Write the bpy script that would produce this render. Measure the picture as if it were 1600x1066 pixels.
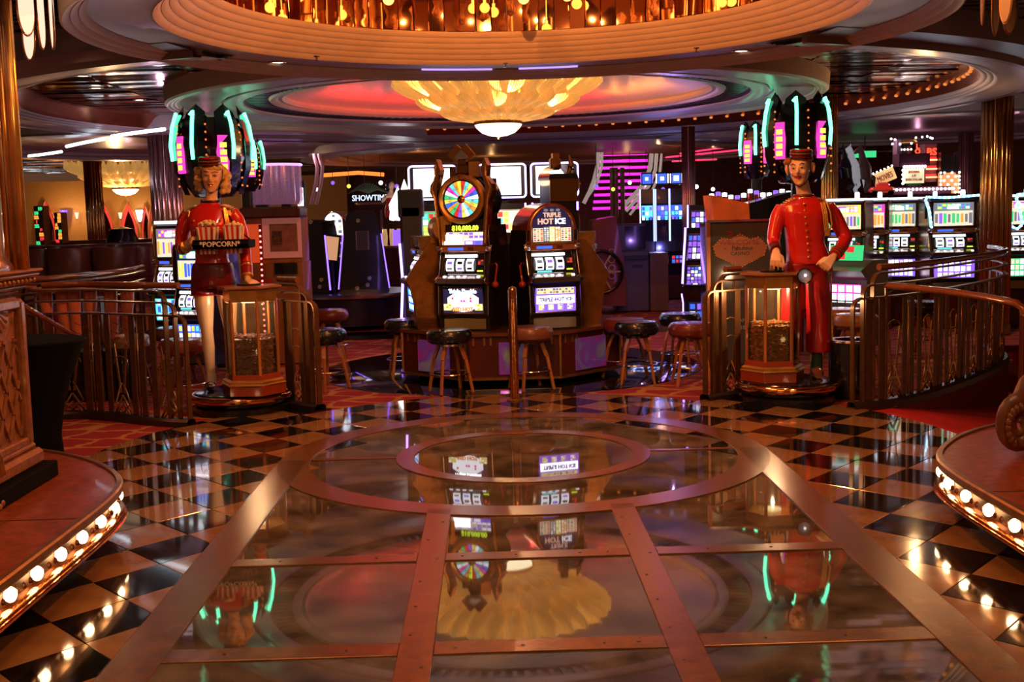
import bpy, bmesh, math, random
from math import sin, cos, pi, radians as R, sqrt, atan2, hypot
from mathutils import Vector as V, Matrix, Euler
random.seed(7)
for o in list(bpy.data.objects): bpy.data.objects.remove(o)
scene = bpy.context.scene; COL = scene.collection

# ------------------------------------------------------------------ camera, world, exposure
PITCH, ROLL, YAW = 0.109069, -0.025444, -0.016326
CAMP = V((-0.181, -7.730, 1.6)); FPX = 1852.3
def _vec(u, v, w):
    c, s = cos(ROLL), sin(ROLL); u, v = c*u - s*v, s*u + c*v
    c, s = cos(PITCH), sin(PITCH); a, b, z = u, w*c + v*s, -w*s + v*c
    return V((a*cos(YAW) - b*sin(YAW), a*sin(YAW) + b*cos(YAW), z))
def _ray(px, py): return _vec((px-800)/FPX, -(py-533)/FPX, 1)
def fl(px, py, z=0):
    "surveyed point of the photograph on the horizontal plane z"
    r = _ray(px, py); return CAMP + r*((z-1.6)/r.z)
def at(px, py, Y):
    "surveyed point of the photograph on the vertical plane y = Y"
    r = _ray(px, py); return CAMP + r*((Y-CAMP.y)/r.y)
cd = bpy.data.cameras.new('camera'); cam = bpy.data.objects.new('camera', cd); COL.objects.link(cam)
cd.sensor_width = 36; cd.lens = FPX/1600*36; cd.clip_start = .05; cd.clip_end = 200
rx, ry, rz = _vec(1,0,0), _vec(0,1,0), -_vec(0,0,1)
cam.matrix_world = Matrix(((rx.x,ry.x,rz.x,CAMP.x),(rx.y,ry.y,rz.y,CAMP.y),(rx.z,ry.z,rz.z,CAMP.z),(0,0,0,1)))
scene.camera = cam
w = bpy.data.worlds.new('world'); scene.world = w; w.use_nodes = True
w.node_tree.nodes['Background'].inputs[0].default_value = (1.0, .45, .22, 1)
w.node_tree.nodes['Background'].inputs[1].default_value = .10
cy = scene.cycles
cy.use_adaptive_sampling = True; cy.adaptive_threshold = .05; cy.max_bounces = 6; cy.diffuse_bounces = 2; cy.glossy_bounces = 4; cy.transmission_bounces = 4; cy.transparent_max_bounces = 10
cy.caustics_reflective = False; cy.caustics_refractive = False; cy.sample_clamp_indirect = 4
vs = scene.view_settings; vs.view_transform = 'Standard'; vs.look = 'None'; vs.exposure = -.08; vs.gamma = 1; vs.use_curve_mapping = False

def lamp(kind, loc, col, power, size=.1, aim=None, angle=60, blend=.6, name='light'):
    d = bpy.data.lights.new(name, kind); d.color = col; d.energy = power
    if kind == 'AREA': d.size = size
    else: d.shadow_soft_size = 0 if kind == 'POINT' else size
    if kind == 'SPOT': d.spot_size = R(angle); d.spot_blend = blend
    o = bpy.data.objects.new(name, d); o.location = loc; COL.objects.link(o)
    if aim is not None: o.rotation_euler = (V(aim)-V(loc)).to_track_quat('-Z', 'Y').to_euler()
    return o
WARM = (1, .66, .42); ORANGE = (1, .31, .065)
# area fill lights added behind and above the viewer, warm downlights over the figures and the floor
lamp('AREA', (-1.6,-5.6,3.6), (1,.50,.22), 46, 1.2, (-1.2,-2,0))
lamp('AREA', (1.8,-5.2,3.6), (1,.50,.22), 46, 1.2, (1.4,-2,0))
lamp('SPOT', (-1.2,-2.2,2.95), (1,.68,.42), 880, .12, (-2.55,2.1,1.2), 34, .7)
lamp('SPOT', (1.2,-2.2,2.95), (1,.68,.42), 900, .12, (2.35,2.0,1.2), 34, .7)
lamp('SPOT', (0,-1.9,3.0), (1,.66,.42), 60, .1, (0,3.4,1.0), 40, .8)
for x, y in ((-2.0,1.3),(-1.1,2.1),(1.15,2.05),(2.0,1.3),(2.35,.4),(-2.35,.4)):
    lamp('SPOT', (x,y,2.72), WARM, 22, .04, (x,y,0), 95, .8)

# ------------------------------------------------------------------ materials
MATS = {}
def mat(name, col=(.5,.5,.5), rough=.5, metal=0, coat=0, emit=None, power=0, noise=0, nscale=8, bump=0, bscale=60, spec=.5, trans=0, alpha=1, ior=1.45, sss=0, stretch=None):
    if name in MATS: return MATS[name]
    m = bpy.data.materials.new(name); m.use_nodes = True; nt = m.node_tree; b = nt.nodes['Principled BSDF']
    b.inputs['Base Color'].default_value = (*col, 1); b.inputs['Roughness'].default_value = rough; b.inputs['Metallic'].default_value = metal
    b.inputs['Coat Weight'].default_value = coat; b.inputs['Coat Roughness'].default_value = .04
    b.inputs['Specular IOR Level'].default_value = spec; b.inputs['Transmission Weight'].default_value = trans; b.inputs['IOR'].default_value = ior
    b.inputs['Alpha'].default_value = alpha
    if emit: b.inputs['Emission Color'].default_value = (*emit, 1); b.inputs['Emission Strength'].default_value = power
    if noise or bump:
        tc = nt.nodes.new('ShaderNodeTexCoord'); src = tc.outputs['Object']
        if stretch:
            mp = nt.nodes.new('ShaderNodeMapping'); mp.inputs['Scale'].default_value = stretch; nt.links.new(src, mp.inputs[0]); src = mp.outputs[0]
    if noise:
        n = nt.nodes.new('ShaderNodeTexNoise'); n.inputs['Scale'].default_value = nscale; n.inputs['Detail'].default_value = 6
        nt.links.new(src, n.inputs['Vector'])
        r = nt.nodes.new('ShaderNodeValToRGB'); r.color_ramp.elements[0].position = .3; r.color_ramp.elements[1].position = .7
        r.color_ramp.elements[0].color = (*[max(0, c*(1-noise)) for c in col], 1); r.color_ramp.elements[1].color = (*[min(1, c*(1+noise)) for c in col], 1)
        nt.links.new(n.outputs['Fac'], r.inputs['Fac']); nt.links.new(r.outputs['Color'], b.inputs['Base Color'])
    if bump:
        n = nt.nodes.new('ShaderNodeTexNoise'); n.inputs['Scale'].default_value = bscale; n.inputs['Detail'].default_value = 3; nt.links.new(src, n.inputs['Vector'])
        bp = nt.nodes.new('ShaderNodeBump'); bp.inputs['Strength'].default_value = bump; bp.inputs['Distance'].default_value = .01
        nt.links.new(n.outputs['Fac'], bp.inputs['Height']); nt.links.new(bp.outputs['Normal'], b.inputs['Normal'])
    MATS[name] = m; return m
def glow(name, col, power): return mat(name, (.02,.02,.02), .4, emit=col, power=power)

TAN = mat('tan_marble', (.34,.16,.062), .12, coat=.6, noise=.22, nscale=5)
BLK = mat('black_marble', (.006,.006,.007), .08, coat=.6, noise=.5, nscale=9)
BRONZE = mat('floor_bronze', (.25,.095,.026), .24, .45, noise=.22, nscale=9, bump=.04, bscale=200)
BRASS = mat('brass', (.78,.45,.14), .22, 1, noise=.12, nscale=12)
DBRASS = mat('dark_brass', (.36,.18,.065), .35, .8, noise=.25, nscale=14)
RAIL = mat('rail_bronze', (.17,.075,.028), .3, .55, noise=.25, nscale=9)
COPPER = mat('polished_copper', (.75,.30,.10), .12, 1, bump=.3, bscale=14)
GOLD = mat('gold_panel', (.80,.42,.10), .28, .9, noise=.2, nscale=6)
CHROME = mat('chrome', (.75,.70,.72), .12, 1)
PINKCHROME = mat('rosy_chrome', (.62,.47,.66), .2, .9)  # reflected violet and pink light is put into this base tint
BLACK = mat('black_lacquer', (.008,.007,.009), .18, coat=.5)
MATTE = mat('matte_black', (.004,.004,.005), .85, spec=.12)
DARKM = mat('dark_metal', (.05,.045,.05), .35, .7)
WOOD = mat('red_brown_wood', (.085,.014,.008), .28, coat=.4, noise=.3, nscale=7, stretch=(1,1,.15))
OAK = mat('amber_wood', (.36,.13,.035), .35, coat=.3, noise=.25, nscale=7, stretch=(1,1,.15))
CREAM = mat('cream_plaster', (.62,.47,.38), .45, noise=.05)
LILAC = mat('pale_ceiling_paint', (.50,.42,.44), .33, noise=.05, spec=.6)
SLATM = mat('mirror_slat', (.28,.10,.08), .12, .95, bump=.18, bscale=9)
MIRROR = mat('amber_mirror', (.85,.55,.36), .03, 1)
REDM = mat('polished_red_granite', (.30,.065,.025), .32, coat=.12, spec=.3, noise=.35, nscale=22)
CARVE = mat('carved_wood', (.36,.13,.04), .38, .25, coat=.2, noise=.35, nscale=20)
PURPLE = glow('violet_tube', (.42,.22,1), 7)
WHITEG = glow('white_screen_glow', (.85,.86,1), 3.2)
BULB = glow('warm_bulb', (1,.62,.28), 17)
DOTB = glow('orange_dot_bulb', (1,.30,.06), .9)

def carpet_material():
    m = bpy.data.materials.new('patterned_carpet'); m.use_nodes = True; nt = m.node_tree; b = nt.nodes['Principled BSDF']; N = nt.nodes.new; L = nt.links.new
    tc = N('ShaderNodeTexCoord'); mp = N('ShaderNodeMapping'); mp.inputs['Scale'].default_value = (2.2,2.9,1); mp.inputs['Rotation'].default_value = (0,0,.35)
    L(tc.outputs['Object'], mp.inputs[0])
    nz = N('ShaderNodeTexNoise'); nz.inputs['Scale'].default_value = 2.5; L(mp.outputs[0], nz.inputs['Vector'])
    mx = N('ShaderNodeVectorMath'); mx.operation = 'MULTIPLY_ADD'; mx.inputs[1].default_value = (.35,.35,0); L(nz.outputs['Color'], mx.inputs[0]); L(mp.outputs[0], mx.inputs[2])
    vo = N('ShaderNodeTexVoronoi'); vo.feature = 'DISTANCE_TO_EDGE'; vo.inputs['Scale'].default_value = 1.15; vo.inputs['Randomness'].default_value = .45; L(mx.outputs[0], vo.inputs['Vector'])
    cr = N('ShaderNodeValToRGB'); e = cr.color_ramp.elements; e[0].position = .045; e[0].color = (.42,.17,.035,1); e[1].position = .085; e[1].color = (.27,.008,.014,1)
    L(vo.outputs['Distance'], cr.inputs['Fac']); L(cr.outputs['Color'], b.inputs['Base Color']); b.inputs['Roughness'].default_value = .95
    return m
CARPET = carpet_material()
REDCARPET = mat('plain_red_carpet', (.50,.008,.010), .95, noise=.12, nscale=3, bump=.3, bscale=300)

def pane_material(name='dusty_floor_glass', tint=(.90,.80,.68), dirt=.27, haze=(.60,.48,.40), ior=3.1):
    "clear floor glass: fresnel reflection over see-through glass that carries a film of scuffs and dust"
    m = bpy.data.materials.new(name); m.use_nodes = True; nt = m.node_tree; nt.nodes.clear(); N = nt.nodes.new; L = nt.links.new
    out = N('ShaderNodeOutputMaterial'); tr = N('ShaderNodeBsdfTransparent'); tr.inputs[0].default_value = (*tint,1)
    df = N('ShaderNodeBsdfDiffuse'); df.inputs[0].default_value = (*haze,1); gl = N('ShaderNodeBsdfGlossy'); gl.inputs['Roughness'].default_value = .025
    tc = N('ShaderNodeTexCoord'); nz = N('ShaderNodeTexNoise'); nz.inputs['Scale'].default_value = 4; nz.inputs['Detail'].default_value = 9; L(tc.outputs['Object'], nz.inputs['Vector'])
    mr = N('ShaderNodeMapRange'); mr.inputs[1].default_value = .35; mr.inputs[2].default_value = .75; mr.inputs[3].default_value = dirt*.4; mr.inputs[4].default_value = dirt*1.7; L(nz.outputs['Fac'], mr.inputs[0])
    m1 = N('ShaderNodeMixShader'); L(mr.outputs[0], m1.inputs[0]); L(tr.outputs[0], m1.inputs[1]); L(df.outputs[0], m1.inputs[2])
    fr = N('ShaderNodeFresnel'); fr.inputs['IOR'].default_value = ior; m2 = N('ShaderNodeMixShader'); L(fr.outputs[0], m2.inputs[0]); L(m1.outputs[0], m2.inputs[1]); L(gl.outputs[0], m2.inputs[2])
    L(m2.outputs[0], out.inputs[0]); return m
FGLASS = pane_material()
CGLASS = pane_material('case_glass', (.92,.88,.80), .04, (.4,.3,.2), 1.3)

# ------------------------------------------------------------------ mesh builder
class MB:
    def __init__(s): s.v = []; s.f = []; s.sm = []; s.mi = []; s.m = 0
    def add(s, vs, fs, smooth=False, M=None):
        o = len(s.v); s.v += [tuple(M @ V(p)) if M else tuple(p) for p in vs]
        for f in fs: s.f.append(tuple(i+o for i in f)); s.sm.append(smooth); s.mi.append(s.m)
        return s
    def box(s, c, d, rz=0, M=None, bev=0):
        x, y, z = d[0]/2, d[1]/2, d[2]/2; ca, sa = cos(rz), sin(rz)
        if bev:
            b = min(bev, x*.9, y*.9, z*.9); pts = []
            for sx in (-1,1):
                for sy in (-1,1):
                    for sz in (-1,1):
                        pts += [(sx*(x-b),sy*(y-b),sz*z),(sx*(x-b),sy*y,sz*(z-b)),(sx*x,sy*(y-b),sz*(z-b))]
            bm = bmesh.new(); [bm.verts.new(p) for p in pts]; bmesh.ops.convex_hull(bm, input=bm.verts[:]); bm.verts.index_update()
            vv = [v.co.copy() for v in bm.verts]; ff = [tuple(v.index for v in f.verts) for f in bm.faces]; bm.free()
            vv = [(c[0]+p.x*ca-p.y*sa, c[1]+p.x*sa+p.y*ca, c[2]+p.z) for p in vv]; return s.add(vv, ff, False, M)
        vv = [(c[0]+px*ca-py*sa, c[1]+px*sa+py*ca, c[2]+pz) for px in (-x,x) for py in (-y,y) for pz in (-z,z)]
        return s.add(vv, [(0,1,3,2),(4,6,7,5),(0,4,5,1),(2,3,7,6),(0,2,6,4),(1,5,7,3)], False, M)
    def bar(s, a, b, wd, th=None, up=(0,0,1), M=None):
        a, b = V(a), V(b); t = (b-a).normalized(); u = V(up)
        if abs(t.dot(u)) > .98: u = V((0,1,0))
        x = t.cross(u).normalized()*wd/2; y = x.cross(t).normalized()*(th or wd)/2
        vv = [p+i*x+j*y for p in (a,b) for i, j in ((-1,-1),(1,-1),(1,1),(-1,1))]
        return s.add(vv, [(0,1,2,3),(7,6,5,4),(0,4,5,1),(1,5,6,2),(2,6,7,3),(3,7,4,0)], False, M)
    def tube(s, pts, r, n=8, closed=False, cap=True, M=None, flat=1):
        pts = [V(p) for p in pts]; rs = r if isinstance(r, (list,tuple)) else [r]*len(pts); vs = []; N = len(pts); ref = None
        for i, p in enumerate(pts):
            t = (pts[(i+1)%N]-pts[i-1]) if closed else (pts[min(i+1,N-1)]-pts[max(i-1,0)])
            t.normalize()
            if ref is None:
                ref = V((0,0,1)) if abs(t.z) < .9 else V((1,0,0))
            x = t.cross(ref)
            if x.length < 1e-4: x = t.orthogonal()
            x.normalize(); y = x.cross(t).normalized(); ref = y
            for k in range(n):
                a = 2*pi*k/n; vs.append(p + x*(cos(a)*rs[i]) + y*(sin(a)*rs[i]*flat))
        fs = []
        for i in range(N if closed else N-1):
            j = (i+1) % N
            for k in range(n): fs.append((i*n+k, i*n+(k+1)%n, j*n+(k+1)%n, j*n+k))
        if cap and not closed: fs += [tuple(range(n))[::-1], tuple((N-1)*n+k for k in range(n))]
        return s.add(vs, fs, True, M)
    def lathe(s, prof, n=32, c=(0,0,0), a0=0, a1=2*pi, M=None, smooth=True, close=True, sx=1, sy=1, flute=None):
        full = abs(a1-a0-2*pi) < 1e-6; cnt = n if full else n+1; vs = []
        for i in range(cnt):
            a = a0+(a1-a0)*i/n; k = flute(a) if flute else 1
            for r, z in prof: vs.append((c[0]+r*k*cos(a)*sx, c[1]+r*k*sin(a)*sy, c[2]+z))
        m = len(prof); fs = []
        for i in range(n):
            j = (i+1) % cnt
            for k in range(m-1): fs.append((i*m+k, j*m+k, j*m+k+1, i*m+k+1))
        return s.add(vs, fs, smooth, M)
    def prism(s, poly, z0, z1, M=None, smooth=False):
        n = len(poly); vs = [(*p[:2], z0) for p in poly]+[(*p[:2], z1) for p in poly]
        fs = [tuple(range(n))[::-1], tuple(range(n,2*n))]+[(i,(i+1)%n,n+(i+1)%n,n+i) for i in range(n)]
        return s.add(vs, fs, smooth, M)
    def sphere(s, c, r, n=12, m=8, M=None):
        rr = r if isinstance(r, (tuple,list)) else (r,r,r); vs = [(c[0],c[1],c[2]-rr[2])]
        for i in range(1,m):
            t = -pi/2+pi*i/m
            for k in range(n): vs.append((c[0]+rr[0]*cos(t)*cos(2*pi*k/n), c[1]+rr[1]*cos(t)*sin(2*pi*k/n), c[2]+rr[2]*sin(t)))
        vs.append((c[0],c[1],c[2]+rr[2])); fs = [(0,1+(k+1)%n,1+k) for k in range(n)]
        for i in range(m-2):
            for k in range(n): fs.append((1+i*n+k,1+i*n+(k+1)%n,1+(i+1)*n+(k+1)%n,1+(i+1)*n+k))
        l = len(vs)-1; fs += [(l,1+(m-2)*n+k,1+(m-2)*n+(k+1)%n) for k in range(n)]
        return s.add(vs, fs, True, M)
    def quad(s, a, b, c, d, M=None): return s.add([a,b,c,d], [(0,1,2,3)], False, M)
    def mesh(s, name, mats):
        me = bpy.data.meshes.new(name); me.from_pydata(s.v, [], s.f)
        for m in (mats if isinstance(mats, (list,tuple)) else [mats]): me.materials.append(m)
        me.polygons.foreach_set('use_smooth', s.sm); me.polygons.foreach_set('material_index', s.mi)
        bm = bmesh.new(); bm.from_mesh(me); bmesh.ops.recalc_face_normals(bm, faces=bm.faces[:]); bm.to_mesh(me); bm.free()
        me.update(); return me
    def obj(s, name, mats, parent=None, loc=None, rz=0, auto=True):
        me = s.mesh(name, mats); o = bpy.data.objects.new(name, me); COL.objects.link(o); o.parent = parent
        if loc is not None: o.location = loc
        if rz: o.rotation_euler = (0,0,rz)
        if auto and any(s.sm):
            try: me.set_sharp_from_angle(angle=R(38))
            except Exception: pass
        return o
def inst(src, loc=(0,0,0), rz=0, parent=None, sc=None, rot=None):
    o = src.copy(); COL.objects.link(o); o.location = loc; o.rotation_euler = rot or (0,0,rz)
    if parent is not None: o.parent = parent
    if sc: o.scale = sc if isinstance(sc, (tuple,list)) else (sc,sc,sc)
    return o
def put(name, me, loc=(0,0,0), rz=0, parent=None, rot=None, sc=None):
    o = bpy.data.objects.new(name, me); COL.objects.link(o); o.location = loc; o.rotation_euler = rot or (0,0,rz); o.parent = parent
    if sc: o.scale = sc if isinstance(sc,(tuple,list)) else (sc,sc,sc)
    return o
def thing(name, label, cat, loc=(0,0,0), rz=0, group=None):
    o = bpy.data.objects.new(name, None); COL.objects.link(o); o.empty_display_size = .1
    o.location = loc; o.rotation_euler = (0,0,rz); o['label'] = label; o['category'] = cat
    if group: o['group'] = group
    return o
def tag(o, label, cat, group=None):
    o['label'] = label; o['category'] = cat
    if group: o['group'] = group
    return o
def kids(o): return [c for c in bpy.data.objects if c.parent == o]
CH = {}
def dup(root, loc, rz, label, group=None):
    if root.name not in CH: CH[root.name] = [(c, kids(c)) for c in kids(root)]
    r = root.copy(); COL.objects.link(r); r.location = loc; r.rotation_euler = (0,0,rz); r['label'] = label
    if group: r['group'] = group
    for c, gs in CH[root.name]:
        d = c.copy(); COL.objects.link(d); d.parent = r
        for g in gs: e = g.copy(); COL.objects.link(e); e.parent = d
    return r
def structure(o): o['kind'] = 'structure'; return o
def text(s, size, loc, rz=0, m=None, parent=None, name='lettering', depth=.002, align='CENTER', rot=None, sx=1, bold=0):
    c = bpy.data.curves.new('t', 'FONT'); c.body = s; c.size = size; c.extrude = depth; c.align_x = align; c.align_y = 'CENTER'; c.resolution_u = 2; c.offset = bold
    t = bpy.data.objects.new('t', c); COL.objects.link(t); dg = bpy.context.evaluated_depsgraph_get()
    me = bpy.data.meshes.new_from_object(t.evaluated_get(dg)); bpy.data.objects.remove(t); me.materials.clear(); me.materials.append(m)
    return put(name, me, loc, parent=parent, rot=rot or (pi/2,0,rz), sc=(sx,1,1))
# ------------------------------------------------------------------ floor
def smooth_path(pts, it=3):
    for _ in range(it):
        q = [pts[0]]
        for p0, p1 in zip(pts, pts[1:]): q += [tuple(.75*a_+.25*b_ for a_, b_ in zip(p0,p1)), tuple(.25*a_+.75*b_ for a_, b_ in zip(p0,p1))]
        pts = q+[pts[-1]]
    return pts
RG, RB = 1.40, 1.605
PX, PY = .226, .2575                                    # half diagonals of the marble lozenges
def inside_marble(x, y):
    if y < 0: return abs(x) < 3.02
    if hypot(x, y) > 3.02: return False
    if y > 1.2 and abs(x) < 1.75 and hypot(x+.05, y-.56) > 2.06: return False
    if y > 1.2 and abs(x) >= 1.75 and y > 1.95 - .75*(abs(x)-1.75)/.9+.25: return False
    return True
def in_frame(x, y): return hypot(x, y) < RB or (abs(x) < 1.615 and y < 0)
CURB_R = [(2.60,1.36),(2.90,1.45),(3.43,1.92),(4.04,2.62),(4.60,3.35),(4.98,4.0),(5.15,4.9)]
CURB_L = [(-2.55,1.45),(-2.80,1.55),(-3.10,1.75),(-3.55,2.06),(-4.10,1.98)]
CURB_LF = [(-4.9,2.6),(-4.5,2.95),(-4.19,3.35),(-4.02,3.9),(-3.9,4.6),(-4.0,5.4)]
fm = MB(); g = .12
def right_of_curb(x, y):
    if x < 2.62: return False
    yc = 1.36
    for (x0,y0),(x1,y1) in zip(CURB_R, CURB_R[1:]):
        if x0 <= x <= x1: yc = y0+(y1-y0)*(x-x0)/(x1-x0)
    if x > 5.15: return y < 5.2 and x < 7.5
    return y < yc
idx = {}
def gv(i, j):
    if (i,j) not in idx: idx[(i,j)] = len(fm.v); fm.v.append((i*g, j*g, -.012))
    return idx[(i,j)]
for i in range(-60, 70):
    for j in range(-50, 60):
        x, y = (i+.5)*g, (j+.5)*g
        if (abs(x) < 1.60 and y < .1) or hypot(x,y) < 1.5 or right_of_curb(x, y): continue
        fm.f.append((gv(i,j),gv(i+1,j),gv(i+1,j+1),gv(i,j+1))); fm.sm.append(False); fm.mi.append(0)
fm.quad((-12,7.2,-.012),(14.4,7.2,-.012),(14.4,30,-.012),(-12,30,-.012)); fm.quad((-40,7.2,-.012),(-12,7.2,-.012),(-12,34,-.012),(-40,34,-.012))
FLOOR = structure(fm.obj('floor', CARPET))
# ramp going down on the right, plain red carpet
rm = MB(); n = 12
for i in range(n+1):
    x = 2.5+i*.45
    for j in range(n+1):
        y = -3.2+j*.75; rm.v.append((x, y, -.018-.2*max(0, x-2.95)))
for i in range(n):
    for j in range(n): rm.f.append((i*(n+1)+j,(i+1)*(n+1)+j,(i+1)*(n+1)+j+1,i*(n+1)+j+1)); rm.sm.append(True); rm.mi.append(0)
RAMP = structure(rm.obj('floor_ramp', REDCARPET, FLOOR))
b = MB(); b.box((6.4,5.35,-.47),(2.8,.1,.9)); b.obj('ramp_riser', CARPET, FLOOR)
# bed under the marble
bd = MB(); a = [2*pi*k/96 for k in range(96)]
bd.prism([(3.0*cos(t), 3.0*sin(t)) if sin(t) < .44 else ((max(-1.9,min(1.9,3.0*cos(t)))), min(2.0, 3*sin(t))) for t in a], -.02, -.0115)
# (kept shallow: only the joints between the tiles show it)
joint = mat('dark_joint', (.03,.02,.015), .6)
def clip(poly, keep):
    "Sutherland-Hodgman against a half plane a*x+b*y<=c"
    A, B, Cc = keep; out = []
    for i in range(len(poly)):
        p, q = poly[i], poly[(i+1)%len(poly)]; dp, dq = A*p[0]+B*p[1]-Cc, A*q[0]+B*q[1]-Cc
        if dp <= 0: out.append(p)
        if dp*dq < 0: t = dp/(dp-dq); out.append((p[0]+t*(q[0]-p[0]), p[1]+t*(q[1]-p[1])))
    return out
tiles = {}
def tile_mesh(poly, black):
    b = MB(); n = len(poly); cx = sum(p[0] for p in poly)/n; cy = sum(p[1] for p in poly)/n; k = .0018
    q = []
    for p in poly:
        d = hypot(p[0]-cx, p[1]-cy) or 1; q.append((p[0]-(p[0]-cx)/d*.003, p[1]-(p[1]-cy)/d*.003))
    q2 = [(p[0]-(p[0]-cx)*.012, p[1]-(p[1]-cy)*.012) for p in q]
    vs = [(*p,-.012) for p in q]+[(*p,-k) for p in q]+[(*p,0) for p in q2]
    fs = [(i,(i+1)%n,n+(i+1)%n,n+i) for i in range(n)]+[(n+i,n+(i+1)%n,2*n+(i+1)%n,2*n+i) for i in range(n)]+[tuple(range(2*n,3*n))]
    b.add(vs, fs); return b.mesh('tile', BLK if black else TAN)
full = [tile_mesh([(0,-PY),(PX,0),(0,PY),(-PX,0)], k) for k in (0,1)]
for i in range(-16, 17):
    for j in range(-30, 18):
        if (i+j) % 2: continue
        x, y = .04+i*PX, -1.52+j*PY; black = i % 2 == 0
        poly = [(x,y-PY),(x+PX,y),(x,y+PY),(x-PX,y)]
        ins = [inside_marble(*p) for p in poly]; fr = [in_frame(*p) for p in poly]
        if not inside_marble(x, y) and not any(ins): continue
        if all(fr) and in_frame(x, y): continue
        if all(ins) and not any(in_frame(p[0]*.999, p[1]) for p in poly) and not in_frame(x,y):
            put('tile', full[black], (x,y,0), parent=FLOOR); continue
        # edge pieces cut to the curved border of the marble and to the brass frame
        for k in range(40):
            t = 2*pi*k/40
            if sin(t) < 0: poly = clip(poly, (1 if cos(t) > 0 else -1, 0, 3.0))
            elif sin(t) < .45: poly = clip(poly, (cos(t), sin(t), 3.0))
            else:
                # far edge toward the slot island
                s = 2.06
                if abs(x) < 1.6: poly = clip(poly, (cos(t), sin(t), s+.56*sin(t)-.05*cos(t)))
                else: poly = clip(poly, (cos(t), sin(t), 3.0))
            if len(poly) < 3: break
        if len(poly) < 3: continue
        if y < -.3:
            if x > 0 and x > 1.4: poly = clip(poly, (-1,0,-1.612))
            elif x < 0 and x < -1.4: poly = clip(poly, (1,0,-1.612))
            else: continue
            if len(poly) < 3: continue
        cx = sum(p[0] for p in poly)/len(poly); cy = sum(p[1] for p in poly)/len(poly)
        ar = abs(sum(poly[q][0]*poly[(q+1)%len(poly)][1]-poly[(q+1)%len(poly)][0]*poly[q][1] for q in range(len(poly))))/2
        if ar < .0015: continue
        zz = -.001 if y > -.4 and hypot(cx,cy) < RB+.25 else 0
        put('tile', tile_mesh([(p[0]-cx,p[1]-cy) for p in poly], black), (cx,cy,zz), parent=FLOOR)
bd2 = MB(); bd2.lathe([(1.5,-.0118),(2.2,-.0118)], 64); bd2.obj('joint_bed', joint, FLOOR)
# black granite collar round the slot island, with a band to the rear
gr = MB(); gr.lathe([(0,-.004),(1.95,-.004),(1.97,-.012)], 64, (0,4.5,0)); gr.prism([(-3.0,7.6),(3.4,7.6),(3.4,8.6),(-3.0,8.6)], -.012, -.004)
gr.obj('granite_collar', mat('black_granite', (.007,.007,.010), .07, coat=.5), FLOOR)

# bronze frame of the glass floor
def ring_obj(r0, r1, z=.003, name='bronze_ring', m=BRONZE, n=96, parent=FLOOR):
    b = MB(); b.lathe([(r0,-.03),(r0,z-.0015),(r0+.002,z),(r1-.002,z),(r1,z-.0015),(r1,-.03)], n, smooth=False); return b.obj(name, m, parent)
ring_obj(RG, RB); ring_obj(.72, .84)
YF = -4.62
for x0, x1 in ((-.56,-.43),(.43,.56),(-1.61,-1.42),(1.42,1.61)):
    xc = (x0+x1)/2; yt = -sqrt(max(0, 1.50**2-xc*xc)) if abs(xc) < 1.5 else -.02
    b = MB(); b.box((xc,(yt-8)/2,-.0125),(x1-x0,8+yt,.031), bev=.002); b.obj('bronze_strip', BRONZE, FLOOR)
for y0, y1 in ((-2.38,-2.265),(-3.55,-3.425),(-4.72,-4.60),(-5.9,-5.78)):
    for x0, x1 in ((-1.42,-.56),(-.43,.43),(.56,1.42)):
        b = MB(); b.box(((x0+x1)/2,(y0+y1)/2,-.0135),(x1-x0-.002,y1-y0,.031), bev=.002)
        o = b.obj('bronze_crossbar', BRONZE, FLOOR)
for s in (-1,1):
    b = MB(); b.box((s*1.12,.0,-.0135),(.57,.045,.030), bev=.002); b.obj('bronze_spoke', BRONZE, FLOOR)
    # solid bronze fillets where the ring meets the outer strips
    b = MB(); b.prism([(s*1.42,-.05),(s*1.6,-.05),(s*1.6,-.75),(s*1.42,-.72)], -.03, .0005); b.obj('bronze_fillet', BRONZE, FLOOR)
# small screws
sc = MB(); sc.lathe([(0,.0018),(.006,.0015),(.008,0)], 10); scm = sc.mesh('screw', DARKM)
for xx in (-.495,.495):
    for k in range(14): put('screw', scm, (xx+random.choice((-.03,.03)), -1.7-k*.33, .003), parent=FLOOR)
for yy in (-2.32,-3.49):
    for xx in (-1.2,-.75,-.35,-.1,.2,.33,.8,1.1): put('screw', scm, (xx, yy, .002), parent=FLOOR)
# glass panes
def pane(poly):
    b = MB(); b.prism(poly, -.022, -.004); return b.obj('glass_pane', FGLASS, FLOOR)
pane([(.72*cos(t), .72*sin(t)) for t in a])
for s in (0,1):
    t0, t1 = s*pi+.03, s*pi+pi-.03; N = 40
    pane([(1.40*cos(t0+(t1-t0)*k/N),1.40*sin(t0+(t1-t0)*k/N)) for k in range(N+1)]+[(.84*cos(t1-(t1-t0)*k/N),.84*sin(t1-(t1-t0)*k/N)) for k in range(N+1)])
for x0, x1 in ((-1.42,-.56),(-.43,.43),(.56,1.42)):
    arc = [(x0+(x1-x0)*k/12, -sqrt(max(0,RB**2-(x0+(x1-x0)*k/12)**2))) for k in range(13)]
    pane([(x1,-2.265),(x0,-2.265)]+arc)
    for y1, y0 in ((-2.38,-3.425),(-3.55,-4.60),(-4.72,-5.78)): pane([(x0,y0),(x1,y0),(x1,y1),(x0,y1)])
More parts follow.
